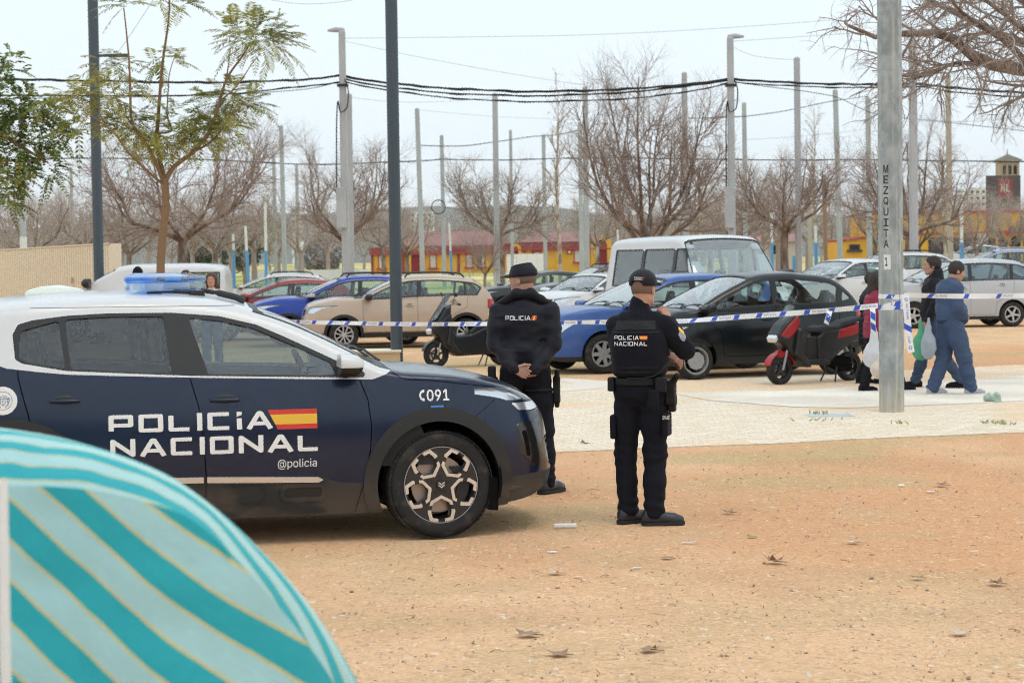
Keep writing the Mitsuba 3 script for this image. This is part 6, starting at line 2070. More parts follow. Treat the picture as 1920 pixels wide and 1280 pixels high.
# ---------------------------------------------------------------- the parked cars
def spec(paint, side, L=4.06, W=1.73, H=1.52, wb=2.59, fo=.82, hood=.92, cowl=(-.30, 1.05), roof=(-1.25, 1.0), tail=(.35, .70), belt=(.93, 1.02), tyre=(.316, .20, .20), rim='five', ground=.20,
         tip=None, pillars=((-1.58, .10, .07),), rear=(-2.75, -2.55), k=.42, arch=None, clad=0.0, glass='g_green', box=False, rails=None, hood_sh=.05, handles=True, mirror='p', seats=True, barrel=.05, lampz=None, **kw):
    """roof = (x of the windscreen top, height relative to H); tail = (x forward of the rear end where the roof drops, its height); belt = heights at the front and the rear"""
    ro = L - wb - fo
    xe = -wb - ro
    xr = xe + tail[0]
    top = [(xe, tail[1]), (xe + .05, tail[1] + .22), (xe + tail[0] * .45, (tail[1] + .22) * .35 + (H - .09) * .65), (xr, H - .07), (xr + .45, H - .02), ((xr + roof[0]) / 2, H), (roof[0] + .02 - .28, H - .012), (roof[0], H - .055)]
    for t in (.25, .5, .75): top.append((roof[0] + (cowl[0] - roof[0]) * t, H - .055 + (cowl[1] - H + .055) * t + .03 * math.sin(math.pi * t)))
    top += [cowl, (cowl[0] + .10, cowl[1] + .012)]
    hx = fo - .16
    for t in (.35, .7): top.append((cowl[0] + .10 + (hx - cowl[0] - .10) * t, cowl[1] + .012 + (hood - cowl[1] - .012) * t ** 1.6 + hood_sh * math.sin(math.pi * t) * .5))
    top += [(hx, hood), (fo - .07, hood - .10), (fo - .02, hood - .24), (fo, hood - .36)]
    w = W / 2
    sp = dict(side=side, wb=wb, tyre=tyre, rim=rim, paint=paint, arch=arch or tyre[0] + .045, pillar=.025,
              loft=dict(top=top, bot=[(xe, .36), (xe + .3, ground + .04), (xe + .6, ground), (.3, ground), (fo - .25, ground + .0), (fo, ground + .08)],
                        plan=[(xe, w * .70), (xe + .06, w * .84), (xe + .25, w * .95), (xe + .7, w), (-.5, w), (-.05, w * .985), (fo - .42, w * .93), (fo - .22, w * .83), (fo - .10, w * .69), (fo - .03, w * .52), (fo, w * .36)],
                        belt=[(xe, belt[1] - .25), (xe + .15, belt[1] - .03), (-wb, belt[1]), (cowl[0], belt[0]), (fo - .5, belt[0] - .05), (fo - .15, hood - .14), (fo, hood - .42)],
                        k=k, crown=.055, corner=.09, barrel=barrel, under=.05, nx=64),
              glass_front=(cowl[0], roof[0]), glass_rear=(xe + .07, xr - .03), dash=cowl[1] - .10, glass=glass, glass_ws='g_ws', thick=.045, bay=min(cowl[1] - .15, hood - .05))
    Lf = Loft(**sp['loft'])
    tip = tip if tip is not None else cowl[0] - .02
    xs = np.linspace(rear[0], tip, 26)
    up = [(x, float(Lf.keyp(x)[7][1]) - .055) for x in xs]
    lo = [(x, float(Lf.belt(x)) + .03) for x in xs]
    up = [(x, z) for (x, z), (_, l) in zip(up, lo) if z > l + .02]
    lo = [p_ for p_ in lo if p_[0] >= rear[1] and p_[0] <= up[-1][0] + .10]
    dlo = sg.Polygon(up + lo[::-1]).buffer(0)
    dlo = max(getattr(dlo, 'geoms', [dlo]), key=lambda g: g.area)
    sp['dlo'] = dlo
    bands = []
    zl, zu = belt[0] - .2, H + .1
    for x, lean, pw in pillars:
        bands.append(sg.Polygon([(x - pw / 2, zl), (x + pw / 2, zl), (x + pw / 2 - lean, zu), (x - pw / 2 - lean, zu)]))
    g = dlo.buffer(-.028).difference(unary_union(bands)) if bands else dlo.buffer(-.028)
    gs = sorted([q for q in getattr(g, 'geoms', [g]) if q.area > .01], key=lambda q: -q.centroid.x)
    names = ['front_side_window', 'rear_side_window', 'rear_quarter_window', 'rear_quarter_window']
    sp['windows'] = [(names[min(i, 3)], list(q.exterior.coords)[:-1], glass) for i, q in enumerate(gs)]
    bp = pillars[0][0] if pillars else -1.4
    sz = ground + .12
    fd = [(-.46, sz), (-.40, belt[0] - .25), (cowl[0] - .08, belt[0] + .02), (cowl[0] - .08, belt[0] + .05), (bp, belt[0] + .05), (bp, sz)]
    sp['doors'] = [('front_door', sg.Polygon(fd))]
    if not box:
        xr0 = max(rear[1] + .02, -wb - .05)
        rd = [(bp, sz), (bp, belt[1] + .05), (xr0, belt[1] + .05), (xr0 + .03, .86), (-wb + tyre[0] + .10, .62), (-wb + tyre[0] + .13, sz)]
        sp['doors'].append(('rear_door', sg.Polygon(rd)))
    lz = lampz or (hood - .20, hood - .03)
    sp['lamps'] = [('headlight', [(-w * .95, lz[1] + .01), (-w * .52, lz[1] - .05), (-w * .50, lz[0]), (-w * .80, lz[0] + .01)], 0, .0, 2, 'clear'),
                   ('tail_light', [(w * .74, belt[1] - .06), (w * 1.05, belt[1] - .04), (w * 1.05, belt[1] - .24), (w * .80, belt[1] - .26)], 0, xe - 1, xe + .20, 'red')]
    sp['grilles'] = [('grille', [(-w * .46, lz[1] - .08), (w * .46, lz[1] - .08), (w * .42, lz[0] - .04), (-w * .42, lz[0] - .04)], .1, 2, 3, 'm_chrome'), ('lower_grille', [(-w * .5, .47), (w * .5, .47), (w * .45, .33), (-w * .45, .33)], .1, 2, 2, 'm_black_plastic')]
    sp['clad'] = [('sill', [(-9, -1), (-9, ground + .08), (9, ground + .08), (9, -1)], 'm_black_plastic')]
    if clad:
        sp['clad'] = [('sill_cladding', [(-9, -1), (-9, ground + clad), (9, ground + clad), (9, -1)], 'm_black_plastic')]
        sp['arch_trim'] = .06; sp['arch_mat'] = 'm_black_plastic'
    sp['mirrors'] = [(cowl[0] - .22, belt[0] + .10, .19, .15, paint if mirror == 'p' else mirror)]
    if handles: sp['handles'] = [(bp + .17, belt[0] - .09, paint)] + ([] if box else [(max(rear[1], -wb) + .26, belt[1] - .09, paint)])
    if seats: sp['seats'] = (bp + .42, bp - .45, .44)
    sp['wipers'] = (cowl[0] + .02, 0)
    sp['plate'] = (fo - .005, .46)
    if rails:
        f = lambda x: float(Lf.top(x))
        sp['rails'] = [(roof[0] - .12, xr + .15, float(Lf.keyp(-1.8)[7][0]) - .05, f, .045, rails)]
    sp.update(kw)
    return sp


def park(name, label, sp, px, py, theta, z=0.0, group=None, cat_='car', yc=None):
    """the near front wheel stands on the ground point seen at (px, py); theta is the heading in degrees"""
    g = G(px, py)
    t = math.radians(theta); n = np.array([-math.sin(t), math.cos(t)])
    o = g[:2] - n * sp['side'] * (yc or .76)
    return build_car(name, label, sp, T().translate([float(o[0]), float(o[1]), float(g[2]) + z]).rotate([0, 0, 1], theta), group, cat_)


GRP = 'cars parked in rows behind the tape'
# right of centre: the dark one-box car and the blue one beside it
SA = spec('p_green_black', 1, L=3.60, W=1.72, H=1.61, wb=2.42, fo=.62, hood=.90, cowl=(.02, 1.06), roof=(-1.05, 1), tail=(.62, .78), belt=(.97, 1.06), tyre=(.288, .195, .205), rim='cap8', rimmat='m_rim_grey', tip=-.02, pillars=((-1.36, .04, .09), (-2.36, .30, .10)), rear=(-2.78, -2.55), k=.36, ground=.22, lampz=(.62, .80), glass='g_clear', barrel=.06, hood_sh=.02)
SA['clad'] = [('sill', [(-9, -1), (-9, .30), (9, .30), (9, -1)], 'm_black_plastic')]
park('parked_car', 'dark green black compact one-box car behind the right officer', SA, 1303, 712, 201, group=GRP)
SF = spec('p_focus', 1, L=4.37, W=1.82, H=1.58, wb=2.64, fo=.86, hood=.94, cowl=(-.28, 1.07), roof=(-1.28, 1), tail=(.55, .85), belt=(.98, 1.05), tyre=(.318, .205, .205), rim='seven', rimmat='m_rim_grey', pillars=((-1.62, .10, .09), (-2.60, .25, .08)), rear=(-3.05, -2.9), k=.38, glass='g_green', lampz=(.66, .86))
park('parked_car', 'bright blue car with seven spoke wheels between the two officers', SF, 1127, 700, 203, group=GRP)
# left of centre: beige, blue, red, white
SD = spec('p_beige', 1, L=4.08, W=1.75, H=1.555, wb=2.59, fo=.82, hood=.98, cowl=(-.33, 1.10), roof=(-1.20, 1), tail=(.52, .80), belt=(1.00, 1.07), tyre=(.316, .205, .20), rim='five2', rimmat='m_rim_silver', ground=.25, clad=.13, rails='m_black_plastic', pillars=((-1.56, .08, .09), (-2.55, .06, .05)), rear=(-2.95, -2.86), k=.36, mirror='m_black_plastic', glass='g_green', lampz=(.76, .93))
SD['clad'] = [('sill_cladding', [(-9, -1), (-9, .36), (9, .36), (9, -1)], 'm_black_plastic')]
park('parked_car', 'beige hatchback with black roof rails behind the dark lamp post', SD, 645, 656, 190, group=GRP)
SB = dict(spec('p_blue', 1, L=4.08, W=1.75, H=1.555, wb=2.59, fo=.82, hood=.98, cowl=(-.33, 1.10), roof=(-1.20, 1), tail=(.52, .80), belt=(1.00, 1.07), tyre=(.316, .205, .20), rim='five2', ground=.25, clad=.13, rails='m_black_plastic', pillars=((-1.56, .08, .09), (-2.55, .06, .05)), rear=(-2.95, -2.86), k=.36, mirror='m_rim_grey', lampz=(.76, .93)))
park('parked_car', 'royal blue hatchback between the red car and the beige car', SB, 540, 651, 191, group=GRP)
SR = spec('p_red', 1, L=3.95, W=1.70, H=1.47, wb=2.50, fo=.80, hood=.92, cowl=(-.30, 1.02), roof=(-1.30, 1), tail=(.45, .80), belt=(.95, 1.02), pillars=((-1.55, .1, .08),), rear=(-2.65, -2.5), mirror='p_red')
park('parked_car', 'red hatchback partly hidden behind the police car roof', SR, 424, 640, 190, group=GRP)
SW = spec('p_white', 1, L=4.5, W=1.78, H=1.49, wb=2.66, fo=.86, hood=.90, cowl=(-.30, 1.02), roof=(-1.35, 1), tail=(.60, .85), belt=(.95, 1.03), rails='m_black_plastic', pillars=((-1.6, .1, .08), (-2.6, .1, .07)), rear=(-3.4, -3.2), glass='g_green')
park('parked_car', 'white estate car with dark roof rails behind the red hatchback', SW, 425, 598, 186, group=GRP)
# behind the left officer
SG = spec('p_dark_grey', 1, L=4.3, W=1.76, H=1.47, wb=2.6, fo=.88, hood=.86, cowl=(-.30, .98), roof=(-1.35, 1), tail=(.7, .85), belt=(.92, 1.0), pillars=((-1.6, .1, .08),), rear=(-2.9, -2.6))
park('parked_car', 'dark grey green saloon just left of the left officer’s head', SG, 945, 594, 200, group=GRP)
CMV = spec('p_mauve', 1, L=4.3, W=1.82, H=1.66, wb=2.67, fo=.84, hood=1.04, cowl=(-.32, 1.14), roof=(-1.15, 1), tail=(.5, .9), belt=(1.06, 1.14), tyre=(.34, .21, .21), ground=.26, pillars=((-1.6, .08, .09), (-2.6, .1, .08)), rear=(-3.1, -3.0), rails='m_black_plastic', clad=.14, mirror='m_black_plastic', k=.34)
park('parked_car', 'mauve grey tall hatchback right of the left officer’s head', CMV, 1062, 602, 196, group=GRP)
SV = spec('p_white', 1, L=3.95, W=1.68, H=1.47, wb=2.47, fo=.80, hood=.92, cowl=(-.30, 1.03), roof=(-1.2, 1), tail=(.4, .85), belt=(.95, 1.03), pillars=((-1.5, .1, .08),), rear=(-2.7, -2.5))
SV['grilles'][0] = ('grille', [(-.40, .84), (.40, .84), (.34, .70), (-.34, .70)], .1, 2, 4, 'm_black_plastic')
vk, vb, _ = park('parked_car', 'white hatchback with a round front emblem between the blue car and the minibus', SV, 1092, 622, 228, group=GRP)
# emblem ring on its grille
em = lathe([(0.0, .80), (.06, .80), (.065, .77), (0, .77)], 20, 'x'); em.apply_translation((.008, 0, .77))
add('emblem', em, 'm_chrome', vk, tw=T(scene[vk + '__body']['to_world']))


# ---- white minibus and white van
def van_spec(paint, side, L, W, H, wb, fo, hood, cowl, roof, belt, wins, **kw):
    ro = L - wb - fo; xe = -wb - ro; w = W / 2
    top = [(xe, H - .28), (xe + .05, H - .10), (xe + .25, H - .03), (xe + 1.0, H), (roof - .5, H), (roof - .12, H - .03), (roof, H - .07)]
    for t in (.25, .5, .75): top.append((roof + (cowl[0] - roof) * t, H - .07 + (cowl[1] - H + .07) * t + .05 * math.sin(math.pi * t)))
    top += [cowl, (cowl[0] + .1, cowl[1] - .01), (fo - .25, hood + .05), (fo - .12, hood - .05), (fo - .05, hood - .2), (fo, hood - .4)]
    sp = dict(side=side, wb=wb, tyre=(.34, .215, .21), rim='five', paint=paint, arch=.40, pillar=.03,
              loft=dict(top=top, bot=[(xe, .30), (xe + .3, .25), (.3, .25), (fo - .3, .25), (fo, .33)],
                        plan=[(xe, w * .93), (xe + .06, w * .98), (xe + .3, w), (-.4, w), (.1, w * .985), (fo - .45, w * .95), (fo - .25, w * .88), (fo - .1, w * .74), (fo - .03, w * .56), (fo, w * .4)],
                        belt=[(xe, belt), (-.2, belt), (cowl[0], belt - .02), (fo - .4, hood - .12), (fo, hood - .45)], k=.16, crown=.06, corner=.11, barrel=.05, under=.04, nx=64),
              glass_front=(cowl[0], roof), dash=cowl[1] - .12, glass='g_green', glass_ws='g_ws', thick=.05, bay=hood - .15, seats=(-.75, -1.7, .75), floor=.6)
    d = unary_union([sg.Polygon(q).buffer(.03) for q in wins]); d = d.buffer(.06).buffer(-.06)
    sp['dlo'] = d if d.geom_type == 'Polygon' else d.convex_hull
    sp['windows'] = [('side_window', q, 'g_van') for q in wins]
    sp['doors'] = []
    sp['mirrors'] = [(cowl[0] - .25, belt + .22, .24, .26, 'm_black_plastic')]
    sp['lamps'] = [('headlight', [(-w * .96, hood - .02), (-w * .66, hood - .05), (-w * .62, hood - .25), (-w * .88, hood - .28)], 0, 0, 2, 'clear')]
    sp['grilles'] = [('grille', [(-w * .5, hood - .12), (w * .5, hood - .12), (w * .46, hood - .3), (-w * .46, hood - .3)], .1, 2, 3, 'm_chrome')]
    sp['clad'] = [('bumper', [(fo - .6, .2), (fo - .5, .55), (9, .55), (9, .2)], 'm_black_plastic')]
    sp['wipers'] = (cowl[0] + .02, 0)
    sp.update(kw)
    return sp
VM = van_spec('p_white', -1, 5.0, 2.0, 2.27, 3.1, .86, 1.12, (.18, 1.28), -.62, 1.26, [[(-.02, 1.30), (-.46, 1.98), (-.78, 1.98), (-.78, 1.30)], [(-.92, 1.30), (-.92, 1.98), (-2.25, 1.98), (-2.25, 1.30)], [(-2.40, 1.30), (-2.40, 1.98), (-3.7, 1.98), (-3.7, 1.30)]])
VM['doors'] = [('cab_door', sg.Polygon([(.02, .45), (.05, 1.2), (.05, 1.24), (-.84, 1.24), (-.84, .45)]))]
gm = P(1262, 560, 36.4)
def park_at(name, label, sp, x, y, theta, z=0, group=None, cat_='car'):
    return build_car(name, label, sp, T().translate([float(x), float(y), z]).rotate([0, 0, 1], theta), group, cat_)
mc = P(1384, 500, 36.6)
park_at('minibus', 'white minibus with a large windscreen behind the dark compact car', VM, mc[0], mc[1] + .4, -70, cat_='minibus')
VL = van_spec('p_white', 1, 4.4, 1.85, 1.82, 2.75, .85, 1.04, (-.15, 1.22), -1.0, 1.16, [[(-2.55, 1.22), (-2.55, 1.58), (-3.40, 1.58), (-3.40, 1.22)]])
vl = P(148, 500, 47.0)
park_at('van', 'white van behind the beanie wearer, left of the white estate car', VL, vl[0], vl[1], 182, .05, cat_='van')
# ---- right hand side
SS = spec('p_silver', 1, L=4.1, W=1.72, H=1.72, wb=2.55, fo=.80, hood=1.02, cowl=(-.10, 1.16), roof=(-1.15, 1), tail=(.5, .95), belt=(1.06, 1.14), pillars=((-1.45, .06, .09), (-2.5, .1, .08)), rear=(-3.0, -2.9), k=.34, glass='g_green', mirror='p_silver', lampz=(.70, .92), tip=-.12)
SS['grilles'][1] = ('lower_grille', [(-.75, .56), (-.50, .56), (-.50, .42), (-.70, .42)], .1, 2, 1, 'm_black_plastic')
park('parked_car', 'silver tall hatchback at the right edge behind the man in blue', SS, 1712, 616, 187, group=GRP)
SQ = spec('p_white', 1, L=4.35, W=1.80, H=1.63, wb=2.64, fo=.88, hood=1.02, cowl=(-.28, 1.12), roof=(-1.25, 1), tail=(.6, .95), belt=(1.04, 1.16), tyre=(.345, .215, .22), ground=.24, pillars=((-1.6, .1, .08), (-2.6, .2, .08)), rear=(-3.15, -2.8), k=.40, mirror='p_white', glass='g_green')
park('parked_car', 'white crossover car seen on both sides of the galvanised post', SQ, 1545, 606, 216, z=.12, group=GRP)
SE = spec('p_white', 1, L=4.6, W=1.8, H=1.70, wb=2.7, fo=.88, hood=1.0, cowl=(-.28, 1.1), roof=(-1.25, 1), tail=(.6, .95), belt=(1.05, 1.12), pillars=((-1.6, .1, .08), (-2.7, .1, .07)), rear=(-3.4, -3.25), rails='m_black_plastic')
park('parked_car', 'white car with roof rails behind the crossover at the galvanised post', SE, 1590, 588, 188, z=.22, group=GRP)
SX = spec('p_white', 1, L=4.3, W=1.76, H=1.49, wb=2.6, fo=.86, hood=.9, cowl=(-.30, 1.0), roof=(-1.35, 1), tail=(.6, .85), belt=(.94, 1.02), pillars=((-1.6, .1, .08),), rear=(-2.9, -2.7))
park('parked_car', 'white car of which the roof shows just right of the minibus', SX, 1482, 606, 196, z=.10, group=GRP)
SP = spec('p_pale_blue', 1, L=4.4, W=1.78, H=1.56, wb=2.65, fo=.86, hood=.95, cowl=(-.30, 1.05), roof=(-1.3, 1), tail=(.6, .9), belt=(.98, 1.06), pillars=((-1.6, .1, .08),), rear=(-3.0, -2.8), rails='m_rim_grey')
park('parked_car', 'pale blue car roof showing behind the silver hatchback', SP, 1800, 578, 184, z=.40, group=GRP)
SY = spec('p_white', 1, L=3.7, W=1.65, H=1.50, wb=2.4, fo=.75, hood=.9, cowl=(-.30, 1.0), roof=(-1.2, 1), tail=(.4, .9), belt=(.95, 1.02), pillars=((-1.4, .1, .08),), rear=(-2.5, -2.4))
park('parked_car', 'small far white car in front of the dark garage door', SY, 1792, 530, 187, z=.65, group=GRP)
# ---------------------------------------------------------------- people
def V(*a): return np.array(a, float)


def yaw_of(deg): return deg


class Pose:
    """joints in the person's own frame: x right, y forward, z up (metres); the figure faces +y"""

    def __init__(s, H=1.78, **j):
        k = H / 1.78
        s.k = k
        s.j = dict(pelvis=V(0, 0, .96), waist=V(0, 0, 1.10), chest=V(0, .0, 1.30), neck=V(0, -.015, 1.49), head=V(0, .02, 1.635),
                   shR=V(.185, -.01, 1.435), shL=V(-.185, -.01, 1.435), elR=V(.25, -.03, 1.15), elL=V(-.25, -.03, 1.15), wrR=V(.26, .06, .91), wrL=V(-.26, .06, .91),
                   hipR=V(.095, 0, .93), hipL=V(-.095, 0, .93), knR=V(.105, .02, .50), knL=V(-.105, .02, .50), anR=V(.11, -.02, .09), anL=V(-.11, -.02, .09), toeR=0.0, toeL=0.0, headyaw=0.0, headpitch=0.0)
        s.j.update({a: (np.asarray(b, float) if not np.isscalar(b) else b) for a, b in j.items()})

    def __getitem__(s, a): return s.j[a]


def head_frame(p):
    a, b = math.radians(p['headyaw']), math.radians(p['headpitch'])
    Rz = np.array([[math.cos(a), -math.sin(a), 0], [math.sin(a), math.cos(a), 0], [0, 0, 1]])
    Rx = np.array([[1, 0, 0], [0, math.cos(b), -math.sin(b)], [0, math.sin(b), math.cos(b)]])
    return Rz @ Rx


def head_field(f, p, R):
    c = p['head']
    q = lambda x, y, z: c + R @ V(x, y, z)
    f.ell(q(0, -.005, .03), (.078, .098, .095), .01, R=R)                # skull
    f.ell(q(0, .045, -.035), (.058, .060, .075), .04, R=R)               # face
    f.ell(q(0, .062, -.088), (.034, .032, .028), .03, R=R)               # chin
    f.cone(q(-.045, .01, -.07), q(-.02, .07, -.095), .020, .018, .03); f.cone(q(.045, .01, -.07), q(.02, .07, -.095), .020, .018, .03)
    f.cone(q(0, .098, .012), q(0, .118, -.028), .008, .0125, .012)       # nose
    f.ell(q(0, .092, .038), (.052, .014, .012), .02, R=R)                # brow
    for s in (-1, 1):
        f.ell(q(s * .028, .100, .012), (.016, .010, .009), .008, 's', R=R)
        f.ell(q(s * .029, .088, .012), (.012, .012, .010), .004, R=R)
        f.ell(q(s * .078, -.004, -.003), (.010, .019, .032), .006, R=R)  # ears
        f.ell(q(s * .086, .002, .002), (.006, .009, .016), .004, 's', R=R)
    f.ell(q(0, .098, -.055), (.022, .010, .007), .008, R=R); f.ell(q(0, .108, -.056), (.020, .004, .002), .003, 's', R=R)   # lips
    f.cone(p['neck'] - V(0, .0, .04), c + R @ V(0, -.02, -.06), .062, .056, .03)


def body_mesh(p, coarse=.011, thin=.0):
    """one continuous body: trunk and limbs, head, and the hands that were asked for"""
    f = Field((-.55, -.45, -.02), (.55, .45, 1.42), coarse)
    t = thin
    f.ell(p['pelvis'], (.150 - t, .105 - t, .13), .04); f.cone(p['waist'], p['chest'], .105 - t, .125 - t, .06, sq=(.82, 1.05, 1))
    f.ell(p['chest'] + V(0, 0, .03), (.165 - t, .105 - t, .17), .05)
    for s in 'RL':
        f.chain([p['sh' + s], p['el' + s], p['wr' + s]], [.050 - t, .040 - t, .028], .03)
        f.chain([p['hip' + s], p['kn' + s], p['an' + s]], [.080 - t, .055 - t, .040], .03)
        a = math.radians(p['toe' + s]); d = V(math.sin(a), math.cos(a), 0)
        f.cone(p['an' + s] - V(0, 0, .04), p['an' + s] + d * .15 - V(0, 0, .055), .035, .03, .03)
    f.cone(p['shL'], p['shR'], .055 - t, .055 - t, .05); f.cone(p['chest'] + V(0, 0, .1), p['neck'], .08, .058, .05)
    return f.mesh()


def hand_mesh(wr, palm_dir, normal, curl=.5, spread=.15, thumb=1, fore=None, s=1.0, curls=None, tb=None):
    """palm and five fingers; palm_dir from the wrist towards the fingers, normal out of the back of the hand, thumb = +-1 the side it sits on"""
    d = palm_dir / np.linalg.norm(palm_dir); n = normal - (normal @ d) * d; n /= np.linalg.norm(n); b = np.cross(d, n)
    lo, hi = wr - .24, wr + .24
    f = Field(lo, hi, .0042)
    if fore is not None: f.cone(fore, wr, .030, .027, .02)
    P_ = lambda u, v, w: wr + (d * u + b * v + n * w) * s
    for v0 in (-.028, -.009, .010, .028): f.cone(P_(.0, v0 * .7, 0), P_(.085, v0 * 1.1, 0.0), .0150 * s, .0125 * s, .012)
    for i, (v0, L, r) in enumerate(((.030, .070, .0088), (.010, .078, .0092), (-.010, .074, .0088), (-.029, .058, .0078))):
        cu = (curls[i] if curls is not None else curl * (1 + .08 * i))
        p0 = P_(.088, v0, 0); a = 0.0
        dirv = d + b * (v0 * spread * 8)
        for seg, fr in enumerate((.45, .32, .25)):
            a += cu * (.9 if seg == 0 else 1.0)
            dv = dirv * math.cos(a) - n * math.sin(a); dv /= np.linalg.norm(dv)
            p1 = p0 + dv * L * fr * s
            f.cone(p0, p1, r * s * (1 - .08 * seg), r * s * (.92 - .10 * seg), .0025)
            p0 = p1
    th = thumb
    tb = tb if tb is not None else V(.75, .85, -.35)
    p0 = P_(.022, th * .026, -.004); dv = d * tb[0] + b * th * tb[1] + n * tb[2]; dv /= np.linalg.norm(dv)
    p1 = p0 + dv * .042 * s; dv2 = dv + d * .55 - n * .25; dv2 /= np.linalg.norm(dv2); p2 = p1 + dv2 * .030 * s; p3 = p2 + (dv2 + d * .2) * .022 * s
    f.cone(p0, p1, .0145 * s, .011 * s, .008); f.cone(p1, p2, .0105 * s, .0095 * s, .003); f.cone(p2, p3, .0095 * s, .0075 * s, .003)
    return smooth_mesh(f.mesh(), 3)


def wr_noise(amp, sc=(9, 9, 16), seed=0, sc2=None):
    def fn(x, y, z):
        p = np.stack([x, y, z], -1)
        n = meshkit.fbm(p * np.array(sc), 3, seed) - .5
        r = 1 - np.abs(2 * meshkit.noise(p * np.array(sc2 or (5, 5, 22)) + 5, seed + 3) - 1)
        return amp * (n * 1.2 - .55 * (r ** 3 - .3))
    return fn


def leg_field(f, p, r0, r1, r2, flare=.0, k=.05):
    for s in 'RL':
        h, kn, an = p['hip' + s], p['kn' + s], p['an' + s]
        f.chain([h, h + (kn - h) * .5, kn, kn + (an - kn) * .5, an + V(0, .0, .01)], [r0, (r0 + r1) / 2 + .004, r1, (r1 + r2) / 2, r2 + flare], k if s == 'R' else .02)


def seg_noise(p, amp, seed=0):
    """trouser creases: rings that bunch at the knee and over the shoe"""
    def fn(x, y, z):
        q = np.stack([x, y, z], -1)
        ph = meshkit.noise(q * [6, 6, 2.5], seed) * 9
        ring = np.sin(z * 75 + ph * 1.5 + x * 18)
        w = np.exp(-((z - .13) / .10) ** 2) + .6 * np.exp(-((z - .5) / .12) ** 2) + .35 * np.exp(-((z - .86) / .10) ** 2) + .12
        n = meshkit.fbm(q * [12, 12, 7], 3, seed) - .5
        return amp * (ring * w * .5 + n * 1.1)
    return fn


def shoe_mesh(an, toe, L=.285, W=.052, h=.10, heel=.0):
    a = math.radians(toe); d = V(math.sin(a), math.cos(a), 0); b = V(math.cos(a), -math.sin(a), 0)
    o = V(an[0], an[1], heel)
    f = Field(o + V(-.25, -.25, -.02), o + V(.25, .25, .2), .0065)
    q = lambda u, v, w: o + d * u + b * v + V(0, 0, w)
    f.cone(q(-.045, 0, .045), q(.02, 0, .05), .045, .046, .03); f.cone(q(.02, 0, .055), q(.13, 0, .038), .046, .042, .03); f.cone(q(.13, .004, .036), q(.175, .004, .032), .042, .034, .02)
    f.cone(q(-.04, 0, .08), q(.0, 0, .10), .040, .044, .03)
    up = f.mesh()
    s = [(q(-.082, 0, 0)), (q(.21, 0, 0))]
    poly = unary_union([sg.LineString([(-.045, 0), (.03, 0)]).buffer(.044), sg.LineString([(.03, 0), (.165, .003)]).buffer(.047)]).buffer(.012).buffer(-.008)
    sole = ext(poly, 0, .022 ); sole2 = ext(poly.intersection(sg.box(-.2, -.2, .01, .2)), 0, .03)
    M = np.eye(4); M[:3, 0], M[:3, 1], M[:3, 3] = d, -b, o
    # keep the frame right handed
    M[:3, 2] = np.cross(M[:3, 0], M[:3, 1])
    so = cat([sole, sole2]) if False else sole
    so.apply_transform(M)
    if M[2, 2] < 0: so.apply_translation((0, 0, .022))
    so.apply_translation((0, 0, heel * 0))
    return up, so


def put_person(label, p, x, y, rz, z=0.0, group=None):
    k = thing('person', label, 'person', group)
    return k, T().translate([float(x), float(y), float(z)]).rotate([0, 0, 1], float(rz)).scale(p.k)


def head_mesh(p):
    R = head_frame(p)
    c = p['head']
    f = Field(c - [.16, .18, .24], c + [.16, .18, .16], .0052)
    head_field(f, p, R)
    return smooth_mesh(f.mesh(), 2), R


def hair_mesh(p, R, kind, grow=.007):
    c = p['head']; q = lambda x, y, z: c + R @ V(x, y, z)
    f = Field(c - [.2, .25, .45], c + [.2, .2, .2], .007 if kind == 'long' else .0058)
    if kind == 'buzz':
        f.ell(q(0, -.012, .032), (.079 + grow, .094 + grow, .093 + grow), .01, R=R)
        f.ell(q(0, .10, -.02), (.12, .07, .10), .02, 's', R=R); f.ell(q(0, -.06, -.10), (.11, .10, .055), .03, 's', R=R)
        for s in (-1, 1): f.ell(q(s * .085, .012, -.012), (.016, .030, .040), .01, 's', R=R)
    elif kind == 'short':
        f.ell(q(0, -.016, .030), (.081 + grow, .100 + grow, .100 + grow), .01, R=R)
        f.ell(q(0, .135, -.045), (.10, .085, .12), .02, 's', R=R); f.ell(q(0, -.03, -.14), (.12, .12, .07), .03, 's', R=R)
        for s in (-1, 1): f.ell(q(s * .092, .018, -.02), (.018, .034, .042), .01, 's', R=R)
        f.warp(wr_noise(.014, (40, 40, 22), 3, (30, 30, 60)))
    elif kind == 'long':
        f.ell(q(0, -.016, .036), (.092, .108, .104), .01, R=R)
        f.ell(q(0, .14, -.04), (.062, .085, .12), .03, 's', R=R)
        for s in (-1, 1): f.chain([q(s * .07, .0, .02), q(s * .088, .0, -.10), q(s * .098, .03, -.24), q(s * .095, .05, -.34)], [.035, .036, .034, .018], .03)
        f.chain([q(0, -.07, .0), q(0, -.085, -.15), q(.03, -.08, -.3)], [.07, .07, .04], .03)
        f.warp(wr_noise(.010, (45, 45, 6), 3, (60, 60, 6)))
    return smooth_mesh(f.mesh(), 1)


